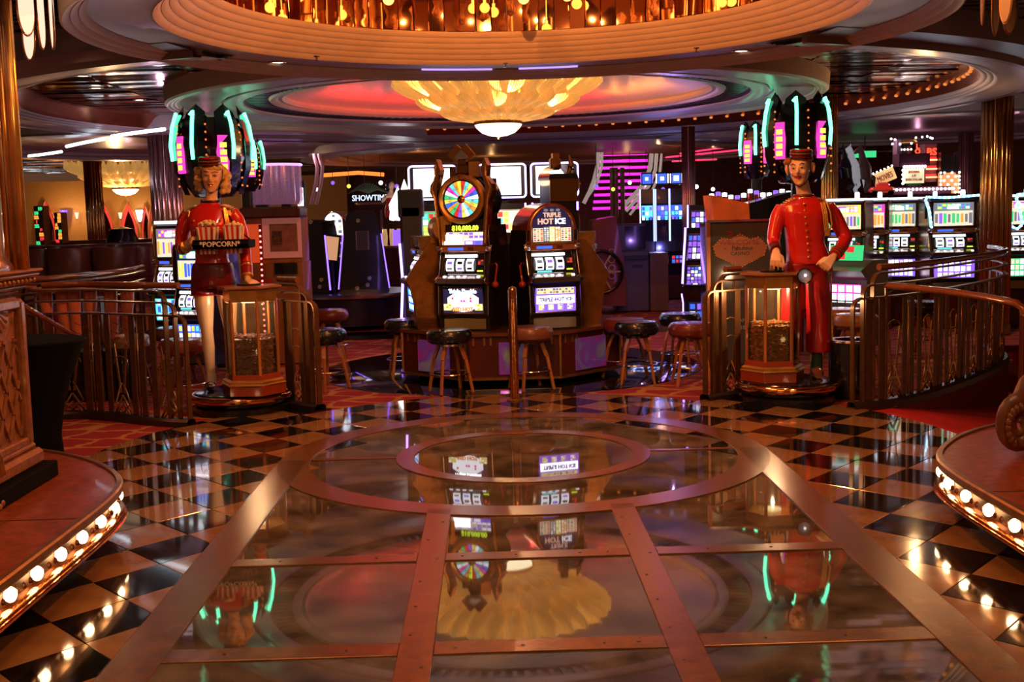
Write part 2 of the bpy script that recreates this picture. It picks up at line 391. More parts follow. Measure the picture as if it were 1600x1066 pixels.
# shallow lit pit below the glass, lined with stone slabs and strewn with paper notes
pt = MB(); pt.box((0,-2.6,-.20),(3.3,8.2,.02)); pt.box((-1.64,-2.6,-.1),(.02,8.2,.17)); pt.box((1.64,-2.6,-.1),(.02,8.2,.17)); pt.box((0,1.5,-.1),(3.3,.02,.17))
pt.obj('pit_lining', mat('pit_stone', (.42,.25,.12), .6, noise=.3, nscale=3), FLOOR)
nm = MB(); nm.box((0,0,0),(.30,.13,.002)); notem = [nm.mesh('paper_note', mat('note_%d'%k, c, .8, noise=.3, nscale=25)) for k, c in enumerate(((.50,.40,.26),(.40,.34,.22),(.55,.46,.32)))]
for k in range(150):
    x, y = random.uniform(-1.45,1.45), random.uniform(-5.6,-.2)
    put('paper_note', notem[k%3], (x,y,-.186+.0022*(k%5)), rz=random.uniform(0,3.14), parent=FLOOR)
for y in (-3.0,-4.2,-5.3):
    for x in (-1.0,0,1.0):
        lamp('POINT', (x,y,-.08), (1,.72,.45), 1.5, .05)

# crumpled golden foil lying below the glass on the right
b = MB(); random.seed(9); N_ = 26
for i in range(N_+1):
    for j in range(N_+1): b.v.append((.58+.84*i/N_+random.uniform(-.01,.01), -2.24+1.5*j/N_+random.uniform(-.015,.015), -.155+random.uniform(-.022,.03)))
for i in range(N_):
    for j in range(N_): b.f.append((i*(N_+1)+j,(i+1)*(N_+1)+j,(i+1)*(N_+1)+j+1,i*(N_+1)+j+1)); b.sm.append(False); b.mi.append(0)
b.obj('crumpled_foil', mat('gold_foil', (.85,.62,.34), .25, .9), FLOOR)
lamp('POINT', (1.0,-1.5,-.05), (1,.75,.45), 4); lamp('POINT', (1.25,-1.9,-.05), (1,.75,.45), 3)
# ------------------------------------------------------------------ ceiling
cm = MB(); n = 0
y = -2.6
random.seed(3)
while y < 26:
    w_ = .17 if y < 12 else .3
    for x in range(-14, 14):
        if hypot(x+.5, y) < 2.9 or hypot(x+.5+.05, y-6.1) < 3.1 or hypot(x+.5-1.5, y-17.8) < 4.8 or hypot(x+5.5, y-12.4) < 3.4 or hypot(x-6.8, y-12.8) < 3.9: continue
        t = random.uniform(-.035,.035); t2 = random.uniform(-.012,.012); z = 2.985
        cm.quad((x,y,z+t*w_),(x+1.0,y,z+t*w_+t2),(x+1.0,y+w_*.93,z-t*w_+t2),(x,y+w_*.93,z-t*w_))
    y += w_
CEIL = MB(); CEIL.box((0,17,3.30),(44,28,.04)); CEIL.box((-12.4,0,3.30),(19.4,6,.04)); CEIL.box((12.4,0,3.30),(19.4,6,.04)); CEIL = structure(CEIL.obj('ceiling', mat('ceiling_dark', (.05,.02,.02), .6)))
o = cm.obj('mirror_slats', SLATM, CEIL); o['kind'] = 'stuff'
# opening in the slab is not needed: the round well over the glass floor stands in front of it
def lring(name, prof, m, c=(0,0), a0=0, a1=2*pi, n=128):
    b = MB(); b.lathe(prof, n, (c[0],c[1],0), a0, a1)
    if c != (0,0):     # leave the round well over the glass floor open
        k = [i for i, f in enumerate(b.f) if hypot(sum(b.v[j][0] for j in f)/len(f), sum(b.v[j][1] for j in f)/len(f)) > 2.42]
        b.f = [b.f[i] for i in k]; b.sm = [b.sm[i] for i in k]; b.mi = [b.mi[i] for i in k]
    return b.obj(name, m, CEIL)
def steps(r0, z0, r1, z1, n, d=.012):
    "rounded stepped mouldings between two profile points"
    out = []
    for k in range(n):
        t0, t1 = k/n, (k+1)/n; ra, za, rb, zb = r0+(r1-r0)*t0, z0+(z1-z0)*t0, r0+(r1-r0)*t1, z0+(z1-z0)*t1
        nx, nz = (z1-z0), -(r1-r0); l = hypot(nx, nz) or 1; nx, nz = nx/l*d, nz/l*d
        out += [(ra, za)]+[(ra+(rb-ra)*q-nx*e*(-1), za+(zb-za)*q-abs(nz)*e-.0) for q, e in ((.15,.7),(.5,1.1),(.85,.7))]
    out.append((r1, z1)); return out
lring('moulding', steps(1.90,3.02,2.20,2.80,6,-.014), CREAM)
lring('soffit', [(2.20,2.80),(2.22,2.805),(2.56,2.805),(2.57,2.80)], LILAC)
lring('moulding', steps(2.56,2.80,2.70,2.73,3,-.012)+[(2.71,2.735),(2.72,3.05)], CREAM)
# amber mirror panels of the well
mp = MB(); wpan = 2*pi*1.92/96
mp.box((0,0,0),(.008,wpan*.965,.335), bev=.004); mpm = mp.mesh('mirror_panel', MIRROR); random.seed(5)
for k in range(96):
    t = 2*pi*(k+.5)/96
    if sin(t) < -.25: continue
    for j in range(3):
        put('mirror_panel', mpm, (1.92*cos(t),1.92*sin(t),3.19+j*.345), rot=(random.uniform(-.03,.03), random.uniform(-.06,.06), t+random.uniform(-.07,.07)), parent=CEIL)
lring('well_wall', [(1.95,3.0),(1.95,4.3),(0,4.3)], mat('well_dark', (.10,.03,.015), .5))
# glass globes hanging inside the well
gl = MB(); gl.sphere((0,0,0), .042, 12, 8); gl.lathe([(.012,.04),(.012,.07),(.003,.075),(.003,.5)], 8)
glm = gl.mesh('globe_lamp', glow('amber_globe', (1,.30,.05), 7))
for k in range(34):
    t = 2*pi*k/34; rr = (1.45,1.7,1.25)[k%3]
    put('globe_lamp', glm, (rr*cos(t), rr*sin(t), (3.16,3.30,3.44,3.24)[k%4]), parent=CEIL)
cr = MB(); cr.lathe([(0,0),(.03,.02),(.045,.07),(.02,.12),(.05,.2),(.03,.33),(.06,.4),(0,.46)], 10)
crm = cr.mesh('crystal_drop', mat('crystal', (1,.75,.5), .05, 0, trans=.9, ior=1.5))
for k in range(12):
    t = 2*pi*k/12+.1; put('crystal_drop', crm, (.95*cos(t),.95*sin(t),3.25), parent=CEIL)
lamp('POINT', (0,0,3.40), ORANGE, 290, .3)
lamp('POINT', (0,.9,3.30), ORANGE, 30, .1)
# recessed downlights and sprinklers of the soffit
ORD = ['first','second','third','fourth','fifth','sixth','seventh','eighth','ninth','tenth','eleventh','twelfth','thirteenth','fourteenth','fifteenth','sixteenth','seventeenth','eighteenth','nineteenth','twentieth']; ORD += ['twenty-'+o for o in ORD[:9]]
def downlight(x, y, z, m=None):
    t = thing('recessed_downlight', 'pale-rimmed recessed downlight in the large round soffit, first from the left', 'downlight', (x,y,z), 0, 'recessed downlights in the ceilings')
    b = MB(); b.lathe([(.052,.004),(.056,-.004),(.070,-.006),(.074,0)], 20); b.obj('rim', CHROME, t)
    b = MB(); b.lathe([(0,.002),(.05,.001)], 16); b.obj('lens', m or glow('lens_glow', (1,.75,.55), 5), t); return t
dl0 = downlight(*fl(293,84,2.803))
for k, p in enumerate(((433,98),(575,111),(1010,101),(1158,80),(1295,60))): dup(dl0, fl(*p,2.803), 0, 'pale-rimmed recessed downlight in the large round soffit, %s from the left' % ORD[k+1])
def sprinkler(p, first=None, k=0):
    if first: return dup(first, p, 0, 'tiny dark sprinkler head under the large round soffit, %s from the left' % ORD[k])
    t = thing('sprinkler_head', 'tiny dark sprinkler head under the large round soffit, first from the left', 'sprinkler', p, 0, 'ceiling sprinkler heads')
    b = MB(); b.lathe([(0,0),(.022,-.002),(.022,-.008),(.006,-.012),(.006,-.03),(.018,-.034),(.018,-.038),(0,-.04)], 12); b.obj('body', DARKM, t); return t
sp0 = sprinkler(fl(343,86,2.803))
for k, p in enumerate(((495,87),(790,98),(1088,74),(1246,65))): sprinkler(fl(*p,2.80), sp0, k+1)
tb = MB(); q = fl(788,109,2.80); tb.box((q.x,q.y,2.797),(.15,.10,.012), bev=.003); tag(tb.obj('ceiling_plate', CREAM), 'small cream box plate on the far rim of the round ceiling opening', 'plate')

# concentric ceiling round the chandelier
CX, CY = -.05, 6.10
def cring(name, prof, m, **k): return lring(name, prof, m, (CX,CY), **k)
cring('dome', [(0,3.12),(1.2,3.11),(2.0,3.06),(2.35,2.99),(2.42,2.96)], mat('dome_paint', (.60,.50,.44), .5))
cring('moulding', [(2.42,2.965),(2.40,2.93),(2.43,2.90),(2.47,2.905),(2.50,2.88),(2.56,2.875),(2.58,2.90)], CREAM)
cring('dark_groove', [(2.56,2.90),(2.84,2.90),(2.86,2.86)], mat('groove_dark', (.05,.03,.045), .35, .3))
bb = MB()
for k in range(140):
    t = 2*pi*k/140; bb.box((CX+2.70*cos(t), CY+2.70*sin(t), 2.893),(.20,.05,.02), t)
o = bb.obj('groove_rib', mat('rib_dark', (.12,.06,.08), .3, .4), CEIL); o['kind'] = 'stuff'
cring('soffit', [(2.85,2.86),(2.87,2.845),(3.05,2.84),(3.06,2.855)], LILAC)
cring('dark_line', [(3.055,2.86),(3.09,2.86)], BLACK)
cring('soffit', [(3.085,2.865),(3.10,2.845),(3.52,2.835)], LILAC)
cring('moulding', [(3.52,2.838)]+steps(3.53,2.83,3.66,2.815,3,.008)+[(3.68,2.83),(3.69,2.99)], CREAM)
# outer ring with its belt of small orange bulbs
cring('bulb_belt', [(5.00,2.99),(5.05,2.955),(5.12,2.86),(5.16,2.82)], mat('belt_mirror', (.45,.14,.07), .25, .85))
cring('moulding', steps(5.16,2.82,5.34,2.77,3,.010)+[(5.40,2.76),(5.60,2.755),(5.61,2.80),(5.9,2.80)], LILAC)
cring('trim_band', [(5.60,2.765),(5.62,2.74),(5.70,2.735),(5.72,2.78),(6.0,2.80),(6.02,2.99)], mat('plum_paint', (.20,.13,.16), .3))
db = MB(); db.sphere((0,0,0), (.026,.026,.018), 8, 5); dbm = db.mesh('belt_bulb', DOTB)
for k in range(120):
    t = 2*pi*k/120; x, y = CX+5.075*cos(t), CY+5.075*sin(t)
    if y > 2 and x > -3.9: put('belt_bulb', dbm, (x,y,2.905), parent=CEIL)
# cove light inside the dome (red on the far side, amber to the sides) and pools of green and violet from the signs below
for t in range(-8, 9):
    an = pi/2+t*.17
    lamp('POINT', (CX+1.95*cos(an), CY+1.95*sin(an), 2.90), (1,.03,.02) if t > -5 else (1,.30,.05), 3.2)
lamp('POINT', (CX,CY,2.9), (1,.7,.35), 10, .3)
# further ceiling circles
def far_ring(c, r, z=2.76, gold=False):
    m_in = mat('gold_ceiling', (.62,.40,.22), .4) if gold else LILAC
    lring('moulding', [(r,2.99),(r-.02,z+.03),(r,z),(r-.25,z-.01),(r-.5,z+.0),(r-.52,z+.05)]+[(r-.8,z+.06),(r-.82,z+.1)], LILAC, c)
    lring('dome', [(r-.82,z+.1),(r-1.0,z+.16),(0,z+.19)], m_in, c)
far_ring((1.5,17.8), 5.6, 2.74, True); far_ring((-5.0,12.4), 4.1); far_ring((7.3,12.8), 4.6)
for c, r, n, col in (((1.5,17.8),4.5,6,(1,.5,.2)),((-5.0,12.4),2.6,5,(.8,.3,.5)),((7.3,12.8),3.2,5,(.8,.35,.5))):
    for k in range(n): lamp('POINT', (c[0]+r*.7*cos(k*6.28/n), c[1]+r*.7*sin(k*6.28/n), 2.62), col, 4, .1)
wl = glow('cool_cove_tube', (.72,.90,1), 5)
for pl in (((175,213),(215,207),(257,202)),((104,229),(130,223),(163,217)),((45,244),(70,241),(96,237)),((36,289),(50,290),(66,291)),((70,291),(85,293),(103,294)),((108,295),(120,296),(135,297))):
    b = MB(); b.tube([fl(x,y,2.66) for x,y in smooth_path(list(pl),2)], .022, 6); o = b.obj('cove_tube', wl, CEIL)
lv = glow('added_violet_glow', (.45,.30,1), 1.6)  # glowing tubes added to give the soffit its violet smear
for t0, t1 in ((1.33,1.53),(1.62,1.86)):
    b = MB(); b.tube([(2.50*cos(t0+(t1-t0)*k/8),2.50*sin(t0+(t1-t0)*k/8),2.802) for k in range(9)], .012, 6); b.obj('added_glow_line', lv, CEIL)
for k in range(18):
    x, y = random.uniform(-7,7), random.uniform(6,16); 
for k, p in enumerate(((118,113),(130,119),(150,138),(183,236),(184,245),(197,228),(218,156),(247,222),(302,126))): dup(dl0, fl(*p,2.96), 0, 'small downlight among the mirrored slats at upper left, %s from the left' % ORD[k])
# ------------------------------------------------------------------ walls
def wallbox(name, c, d, m): b = MB(); b.box(c, d); return structure(b.obj(name, m))
GW = mat('gold_wall_paper', (.45,.24,.07), .5, noise=.15, nscale=30)
lat = bpy.data.materials.new('lattice_wall'); lat.use_nodes = True
def _lat():
    nt = lat.node_tree; N = nt.nodes.new; L = nt.links.new; b = nt.nodes['Principled BSDF']; tc = N('ShaderNodeTexCoord'); mp_ = N('ShaderNodeMapping'); mp_.inputs['Rotation'].default_value = (0,R(45),0); mp_.inputs['Scale'].default_value = (3.2,3.2,3.2)
    L(tc.outputs['Object'], mp_.inputs[0]); br = N('ShaderNodeTexBrick'); br.offset = 0; br.inputs['Mortar Size'].default_value = .06; br.inputs['Brick Width'].default_value = .5; br.inputs['Row Height'].default_value = .5
    sw = N('ShaderNodeSeparateXYZ'); cb = N('ShaderNodeCombineXYZ'); L(mp_.outputs[0], sw.inputs[0]); L(sw.outputs['X'], cb.inputs['X']); L(sw.outputs['Z'], cb.inputs['Y']); L(cb.outputs[0], br.inputs['Vector'])
    br.inputs['Color1'].default_value = (.07,.022,.012,1); br.inputs['Color2'].default_value = (.06,.02,.012,1); br.inputs['Mortar'].default_value = (.36,.14,.05,1); L(br.outputs['Color'], b.inputs['Base Color'])
_lat()
wallbox('wall_left', (-17,24.6,1.25),(26,.2,2.9), GW)
wallbox('wall_back', (1.5,26.2,1.4),(22,.2,3.2), mat('back_wall', (.22,.07,.03), .4, noise=.2))
wallbox('wall_right', (16,17.5,1.4),(14,.2,3.2), lat)
# ------------------------------------------------------------------ chandelier
def petal_glass():
    if 'petal_glass' in MATS: return MATS['petal_glass']
    m = bpy.data.materials.new('petal_glass'); m.use_nodes = True; nt = m.node_tree; nt.nodes.clear(); N = nt.nodes.new; L = nt.links.new
    out = N('ShaderNodeOutputMaterial'); tl = N('ShaderNodeBsdfTranslucent'); df = N('ShaderNodeBsdfDiffuse'); gs = N('ShaderNodeBsdfGlossy'); em = N('ShaderNodeEmission')
    for s_ in (tl, df): s_.inputs[0].default_value = (.95,.62,.20,1)
    gs.inputs['Roughness'].default_value = .15; gs.inputs[0].default_value = (1,.8,.5,1); em.inputs[0].default_value = (1,.60,.18,1); em.inputs[1].default_value = .24
    a1 = N('ShaderNodeMixShader'); a1.inputs[0].default_value = .3; L(tl.outputs[0], a1.inputs[1]); L(df.outputs[0], a1.inputs[2])
    a2 = N('ShaderNodeMixShader'); a2.inputs[0].default_value = .12; L(a1.outputs[0], a2.inputs[1]); L(gs.outputs[0], a2.inputs[2])
    a3 = N('ShaderNodeAddShader'); L(a2.outputs[0], a3.inputs[0]); L(em.outputs[0], a3.inputs[1]); L(a3.outputs[0], out.inputs[0])
    tc = N('ShaderNodeTexCoord'); wv = N('ShaderNodeTexWave'); wv.bands_direction = 'Y'; wv.inputs['Scale'].default_value = 14; wv.inputs['Distortion'].default_value = 1.5; L(tc.outputs['Object'], wv.inputs['Vector'])
    bp = N('ShaderNodeBump'); bp.inputs['Strength'].default_value = .6; bp.inputs['Distance'].default_value = .02; L(wv.outputs['Fac'], bp.inputs['Height'])
    for s_ in (tl, df, gs): L(bp.outputs[0], s_.inputs['Normal'])
    MATS['petal_glass'] = m; return m
def chandelier(loc, k, label, parts=True):
    t = thing('chandelier', label, 'chandelier', loc); t.scale = (k,k,k)
    pg = petal_glass()
    for r0, z0, r1, z1, n in ((.26,.17,.66,.225,20),(.46,.255,.95,.36,26),(.70,.385,1.22,.56,32)):
        w_ = 2*pi*r1/n*1.0; b = MB(); nu, nv = 7, 9; vs = []
        for i in range(nu):
            u = i/(nu-1)-.5
            for j in range(nv):
                v = j/(nv-1); wd = w_*(.55+.45*sin(min(1, v*1.25)*pi/2))*(1 if v < .68 else sqrt(max(.04, 1-((v-.68)/.34)**2)))
                rr = r0+(r1-r0)*v-.05*abs(u)*v; zz = z0+(z1-z0)*v**1.7+.008*cos(u*40)*v+.15*(2*u)**2*v
                vs.append((rr, u*wd, zz + (.03*(v-.85)/.15 if v > .85 else 0)))
        fs = [(i*nv+j,(i+1)*nv+j,(i+1)*nv+j+1,i*nv+j+1) for i in range(nu-1) for j in range(nv-1)]
        b.add(vs, fs, True); me = b.mesh('petal', pg)
        for q in range(n): put('petal', me, rz=2*pi*(q+.5*(n == 26))/n, parent=t)
        b = MB(); b.lathe([(r0-.02,z0-.01),(r0+.02,z0-.015),(r0+.02,z0+.02),(r0-.02,z0+.02)], 40); b.obj('tier_ring', BRASS, t)
    b = MB(); b.lathe([(0,0),(.10,.012),(.19,.045),(.25,.10),(.275,.14)], 40); b.obj('bowl', glow('bowl_glass', (1,.80,.48), 3.6), t)
    b = MB(); b.lathe([(.27,.135),(.285,.14),(.285,.175),(.26,.18)], 40); b.obj('bowl_rim', COPPER, t)
    b = MB(); b.lathe([(0,-.025),(.012,-.02),(.012,-.006),(.03,.002),(0,.01)], 10); b.obj('finial', BRASS, t)
    b = MB(); b.lathe([(.05,.17),(.05,.60),(0,.60)], 12); b.obj('stem', BRASS, t)
    for q in range(10):
        a_ = 2*pi*q/10; b = MB(); b.sphere((.5*cos(a_),.5*sin(a_),.33),.03,8,6)
        b.sphere((.8*cos(a_+.3),.8*sin(a_+.3),.46),.03,8,6); b.obj('lamp_bulb', glow('tier_bulb', (1,.62,.25), 20), t)
    return t
chandelier((CX,CY,2.455), 1, 'large tiered chandelier of gold glass petals over a white bowl, above the slot machines')
lamp('POINT', (CX,CY,2.40), (1,.62,.30), 45)
for z_, r_, p_ in ((2.70,.45,8),(2.84,.72,14),(2.98,.9,18)):
    for k in range(6): lamp('POINT', (CX+r_*cos(k*pi/3+z_*9), CY+r_*sin(k*pi/3+z_*9), z_), (1,.66,.30), p_)
q = at(197,306,19)
chandelier((q.x,q.y,q.z), 1.05, 'distant tiered gold glass chandelier at far left near the arches')
lamp('POINT', (q.x,q.y-.3,q.z-.05), (1,.65,.3), 120)

# ------------------------------------------------------------------ lit platforms left and right of the viewer
def offset(path, d):
    out = []
    for i, p in enumerate(path):
        a_ = V(path[max(0,i-1)]); b_ = V(path[min(len(path)-1,i+1)]); t = (b_-a_).normalized(); out.append((p[0]+t.y*d, p[1]-t.x*d))
    return out
def sweep(b, path, prof):
    "prof: list of (inward offset, z) swept along an open path"
    rows = [[(*p, z) for p in offset(path, d)] for d, z in prof]; n = len(path); o = len(b.v); vs = [p for r_ in rows for p in r_]
    b.add(vs, [(k*n+i,k*n+i+1,(k+1)*n+i+1,(k+1)*n+i) for k in range(len(prof)-1) for i in range(n-1)], True)
def platform(s, label):
    t = thing('marquee_platform', label, 'platform', (0,0,0))
    base = smooth_path([(2.0,-6.9),(2.0,-2.9),(2.0,-2.15),(2.08,-1.72),(2.42,-1.20),(2.95,-.80),(3.6,-.66),(5.2,-.62)])
    path = [(s*x,y) for x,y in base]; sg = s   # inward offset sign
    P = lambda prof: [(sg*d, z) for d, z in prof]
    top = offset(path, sg*.03)+[(s*5.2,-6.9)]
    b = MB(); b.prism(top, .262, .292); slab = b.obj('top_slab', REDM, t)
    b = MB(); sweep(b, path, P([(.05,.255),(.0,.258),(-.004,.268),(-.004,.295),(.004,.303),(.028,.303),(.03,.29)])); b.obj('upper_rim', DBRASS, t)
    b = MB(); sweep(b, path, P([(.05,.262),(.052,.16)])); b.obj('lamp_channel', mat('channel_mirror', (.12,.045,.02), .5, .7), t)
    b = MB(); sweep(b, path, P([(.05,.168),(.004,.166),(-.006,.160),(.002,.154),(-.012,.148),(-.004,.142),(-.016,.134),(.02,.126)])); b.obj('lower_rim', COPPER, t)
    b = MB(); sweep(b, path, P([(.02,.127),(.06,.10),(.16,.06),(.20,.0)])); b.obj('skirt', WOOD, t)
    # slab joints
    b = MB()
    for y in (-2.55,-3.9,-5.2): b.box((s*3.6,y,.2925),(3.1,.006,.002))
    b.box((s*2.95,-2.3,.2925),(.006,3.0,.002)); b.obj('slab_joint', joint, slab)
    L_ = 0; nxt = .09; bm_ = MB(); bm_.sphere((0,0,0), (.025,.025,.030), 12, 8); bmm = bm_.mesh('bulb', BULB)
    so = MB(); so.tube([(0,0,-.002),(0,.018,-.01)], .012, 8); som = so.mesh('socket', BRASS)
    cg = MB(); cg.lathe([(0,-.016),(.008,-.009),(.010,0),(.008,.009),(0,.016)], 6, smooth=False); cgm = cg.mesh('glass_bead', mat('bead_glass', (.30,.14,.08), .12, .5))
    pp = offset(path, sg*.022)
    nb = 0
    for i in range(len(pp)-1):
        d = hypot(pp[i+1][0]-pp[i][0], pp[i+1][1]-pp[i][1])
        while L_+d > nxt:
            f = (nxt-L_)/d; x, y = pp[i][0]+(pp[i+1][0]-pp[i][0])*f, pp[i][1]+(pp[i+1][1]-pp[i][1])*f
            if y > -5.6 and (y < -1.2 or abs(x) < 3.3):
                if nb % 4 == 0:
                    o = put('bulb', bmm, (x,y,.213), parent=t)
                else: put('glass_bead', cgm, (x,y,.205), parent=t)
            nb += 1; nxt += .0663
        L_ += d
    return t
platform(-1, 'red granite platform with a brass rim of glowing round bulbs, left foreground')
platform(1, 'red granite platform with a brass rim of glowing round bulbs, right foreground')

# ------------------------------------------------------------------ carved piers with chrome columns
def carved_pier(s, label, lit):
    t = thing('carved_pier', label, 'pedestal', (0,0,.293))
    X = s*2.52; x1 = s*3.3; dx = .32 if s > 0 else 0
    def bx(b, xa, xb, ya, yb, za, zb, bev=.006): b.box(((xa+xb)/2+dx,(ya+yb)/2,(za+zb)/2-.293),(abs(xb-xa),abs(yb-ya),zb-za), bev=bev)
    b = MB(); bx(b, s*2.46, x1, -3.1, -1.62, .2935, .375); b.obj('plinth', MATTE, t)
    b = MB(); bx(b, s*2.50, x1, -3.0, -1.68, .375, .46, .02); bx(b, s*2.53, x1, -3.0, -1.71, .46, .49, .01); b.obj('base_moulding', CARVE, t)
    b = MB(); bx(b, s*2.56, x1, -2.98, -1.76, .49, 1.24); b.obj('shaft', CARVE, t)
    b = MB()
    for y0, y1 in ((-1.80,-1.74),(-2.97,-2.90)): bx(b, s*2.525, s*2.60, y0, y1, .49, 1.22, .012)
    bx(b, s*2.53, s*2.6, -2.95, -1.76, .49, .53, .008); bx(b, s*2.53, s*2.6, -2.95, -1.76, 1.18, 1.23, .008); b.obj('face_frame', CARVE, t)
    # diagonal lattice with rosettes
    b = MB(); ros = MB()
    for k in range(12): ros.sphere((0,.017*cos(k*pi/3),.017*sin(k*pi/3)) if k < 6 else (0,0,0), (.006,.009,.009), 6, 4)
    rom = ros.mesh('rosette', CARVE)
    ya, yb, za, zb = -2.88, -1.81, .54, 1.03; st = .13
    xs = s*2.553+dx
    for k in range(-12, 20):
        for sg in (-1,1):
            pts = []
            for u in range(0, 41):
                z = za+(zb-za)*u/40; y = ya+k*st+sg*(z-za)*.55
                if ya <= y <= yb: pts.append((xs, y, z-.293))
            if len(pts) > 2: b.bar(pts[0], pts[-1], .010, .014)
    b.obj('lattice', CARVE, t)
    for k in range(-12, 20):
        for j in range(5):
            z = za+.01+j*st/1.1; y = ya+(k+(j%2)*.5)*st
            if ya+.02 < y < yb-.02 and z < zb: put('rosette', rom, (xs+s*.008, y, z-.293), parent=t)
    # scallop shell swags under the capital
    b = MB()
    for yc in (-2.05,-2.6):
        for k in range(-5, 6):
            an = k*.26; b.tube([(xs, yc, 1.19-.293), (xs+s*.018, yc+.10*sin(an), 1.19-.293-.07*cos(an)), (xs+s*.008, yc+.17*sin(an), 1.19-.293-.13*cos(an))], [.006,.014,.010], 6)
        b.tube([(xs+s*.01, yc+.24*cos(q*pi/10), 1.20-.293-.19*sin(q*pi/10)) for q in range(11)], .010, 6)
    b.obj('shell_carving', CARVE, t)
    # capital: flaring mouldings with an egg row
    b = MB()
    for d, za_, zb_ in ((.03,1.235,1.255),(.0,1.255,1.275),(-.03,1.275,1.30),(-.06,1.30,1.335),(-.085,1.335,1.36),(-.10,1.36,1.375)):
        bx(b, s*(2.55+d-.0), x1, -3.0+d, -1.74-d*.8, za_, zb_, .01)
    b.obj('capital', OAK, t)
    eg = MB(); eg.sphere((0,0,0), (.012,.016,.014), 8, 6); egm = eg.mesh('egg_carving', CARVE)
    for k in range(22): put('egg_carving', egm, (s*2.483+dx, -1.72-k*.052, 1.318-.293), parent=t)
    # acanthus scroll bracket on the corner
    b = MB(); pts = []; rs = []
    if s < 0:
        cx, cy = s*2.47, -2.38
        for k in range(40):
            a_ = k/39*3.6*pi; r_ = .075*(1-k/44); pts.append((cx, cy+r_*cos(a_)*.9, .172+r_*sin(a_))); rs.append(.020*(1-k/60))
        b.tube(pts, rs, 8); b.tube([(cx,cy+.06,.16),(cx,cy+.03,.24),(cx-.02,cy-.02,.36),(cx-.03,cy-.03,.46)], [.03,.034,.026,.012], 8)
        for k in range(5): b.sphere((cx, cy-.03+.02*k, .30-.02*k), (.014,.022,.03), 8, 6)
        for k in range(4): b.sphere((cx, cy-.04+.03*k, .015+.01*(k%2)), (.02,.025,.02), 8, 6)
    else:
        cx, cy = 2.50, -1.80
        for k in range(46):
            a_ = pi/2+k/45*4.2*pi; r_ = .115*(1-k/50); pts.append((cx+r_*cos(a_)*.78, cy, .155+r_*sin(a_)*1.1)); rs.append(.030*(1-k/62))
        b.tube(pts, rs, 10, flat=1.6); b.tube([(cx,cy,.28),(cx+.04,cy,.36),(cx+.12,cy,.43),(cx+.2,cy,.50)], [.03,.034,.034,.03], 10, flat=1.6)
        for k in range(9):
            a_ = pi*.55+k*.30; b.sphere((cx+.075*cos(a_), cy-.045, .155+.10*sin(a_)), (.018,.022,.026), 8, 6)
        b.box((cx+.13,cy,.14),(.14,.14,.28), bev=.02); b.box((cx+.12,cy-.005,.30),(.16,.16,.03), bev=.01)
    b.obj('scroll_bracket', mat('carved_scroll_wood', (.17,.05,.016), .4, coat=.2, noise=.35, nscale=20) if s > 0 else CARVE, t)
    return t
carved_pier(-1, 'carved wooden pier with lattice and rosettes carrying the chrome column, left edge', True)
carved_pier(1, 'carved wooden pier with scroll bracket on the right platform', False)
def big_column(s, label):
    t = thing('chrome_column', label, 'column', (s*2.84+(.32 if s > 0 else 0),-1.98,1.376))
    b = MB(); b.lathe([(.0,0),(.34,0),(.34,.02),(.32,.05),(.305,.07),(.305,1.65)], 48); b.obj('shaft', PINKCHROME, t)
    tb_ = MB(); tb_.tube([(0,0,.0),(0,0,1.6)], .024, 12); tbm = tb_.mesh('fluted_tube', GOLD)
    for k in range(4):
        an = (.40+k*.22); x = s*(-1)*.39*cos(an); y = .39*sin(an)
        put('fluted_tube', tbm, (x,y,.0), parent=t)
    # oval medallion
    b = MB(); M_ = Matrix.Translation((-s*.25, -.18, .40)) @ Matrix.Rotation(atan2(-.17,-s*.245)+pi/2, 4, 'Z') @ Matrix.Rotation(pi/2, 4, 'X')
    b.lathe([(0,.014),(.035,.012),(.05,.004),(.056,.012),(.066,.012),(.07,0)], 28, sy=1.9, M=M_); b.obj('medallion', CARVE, t); return t
big_column(-1, 'rosy chrome column with gold tubes behind, on the left carved pier')
big_column(1, 'chrome column on the right carved pier')
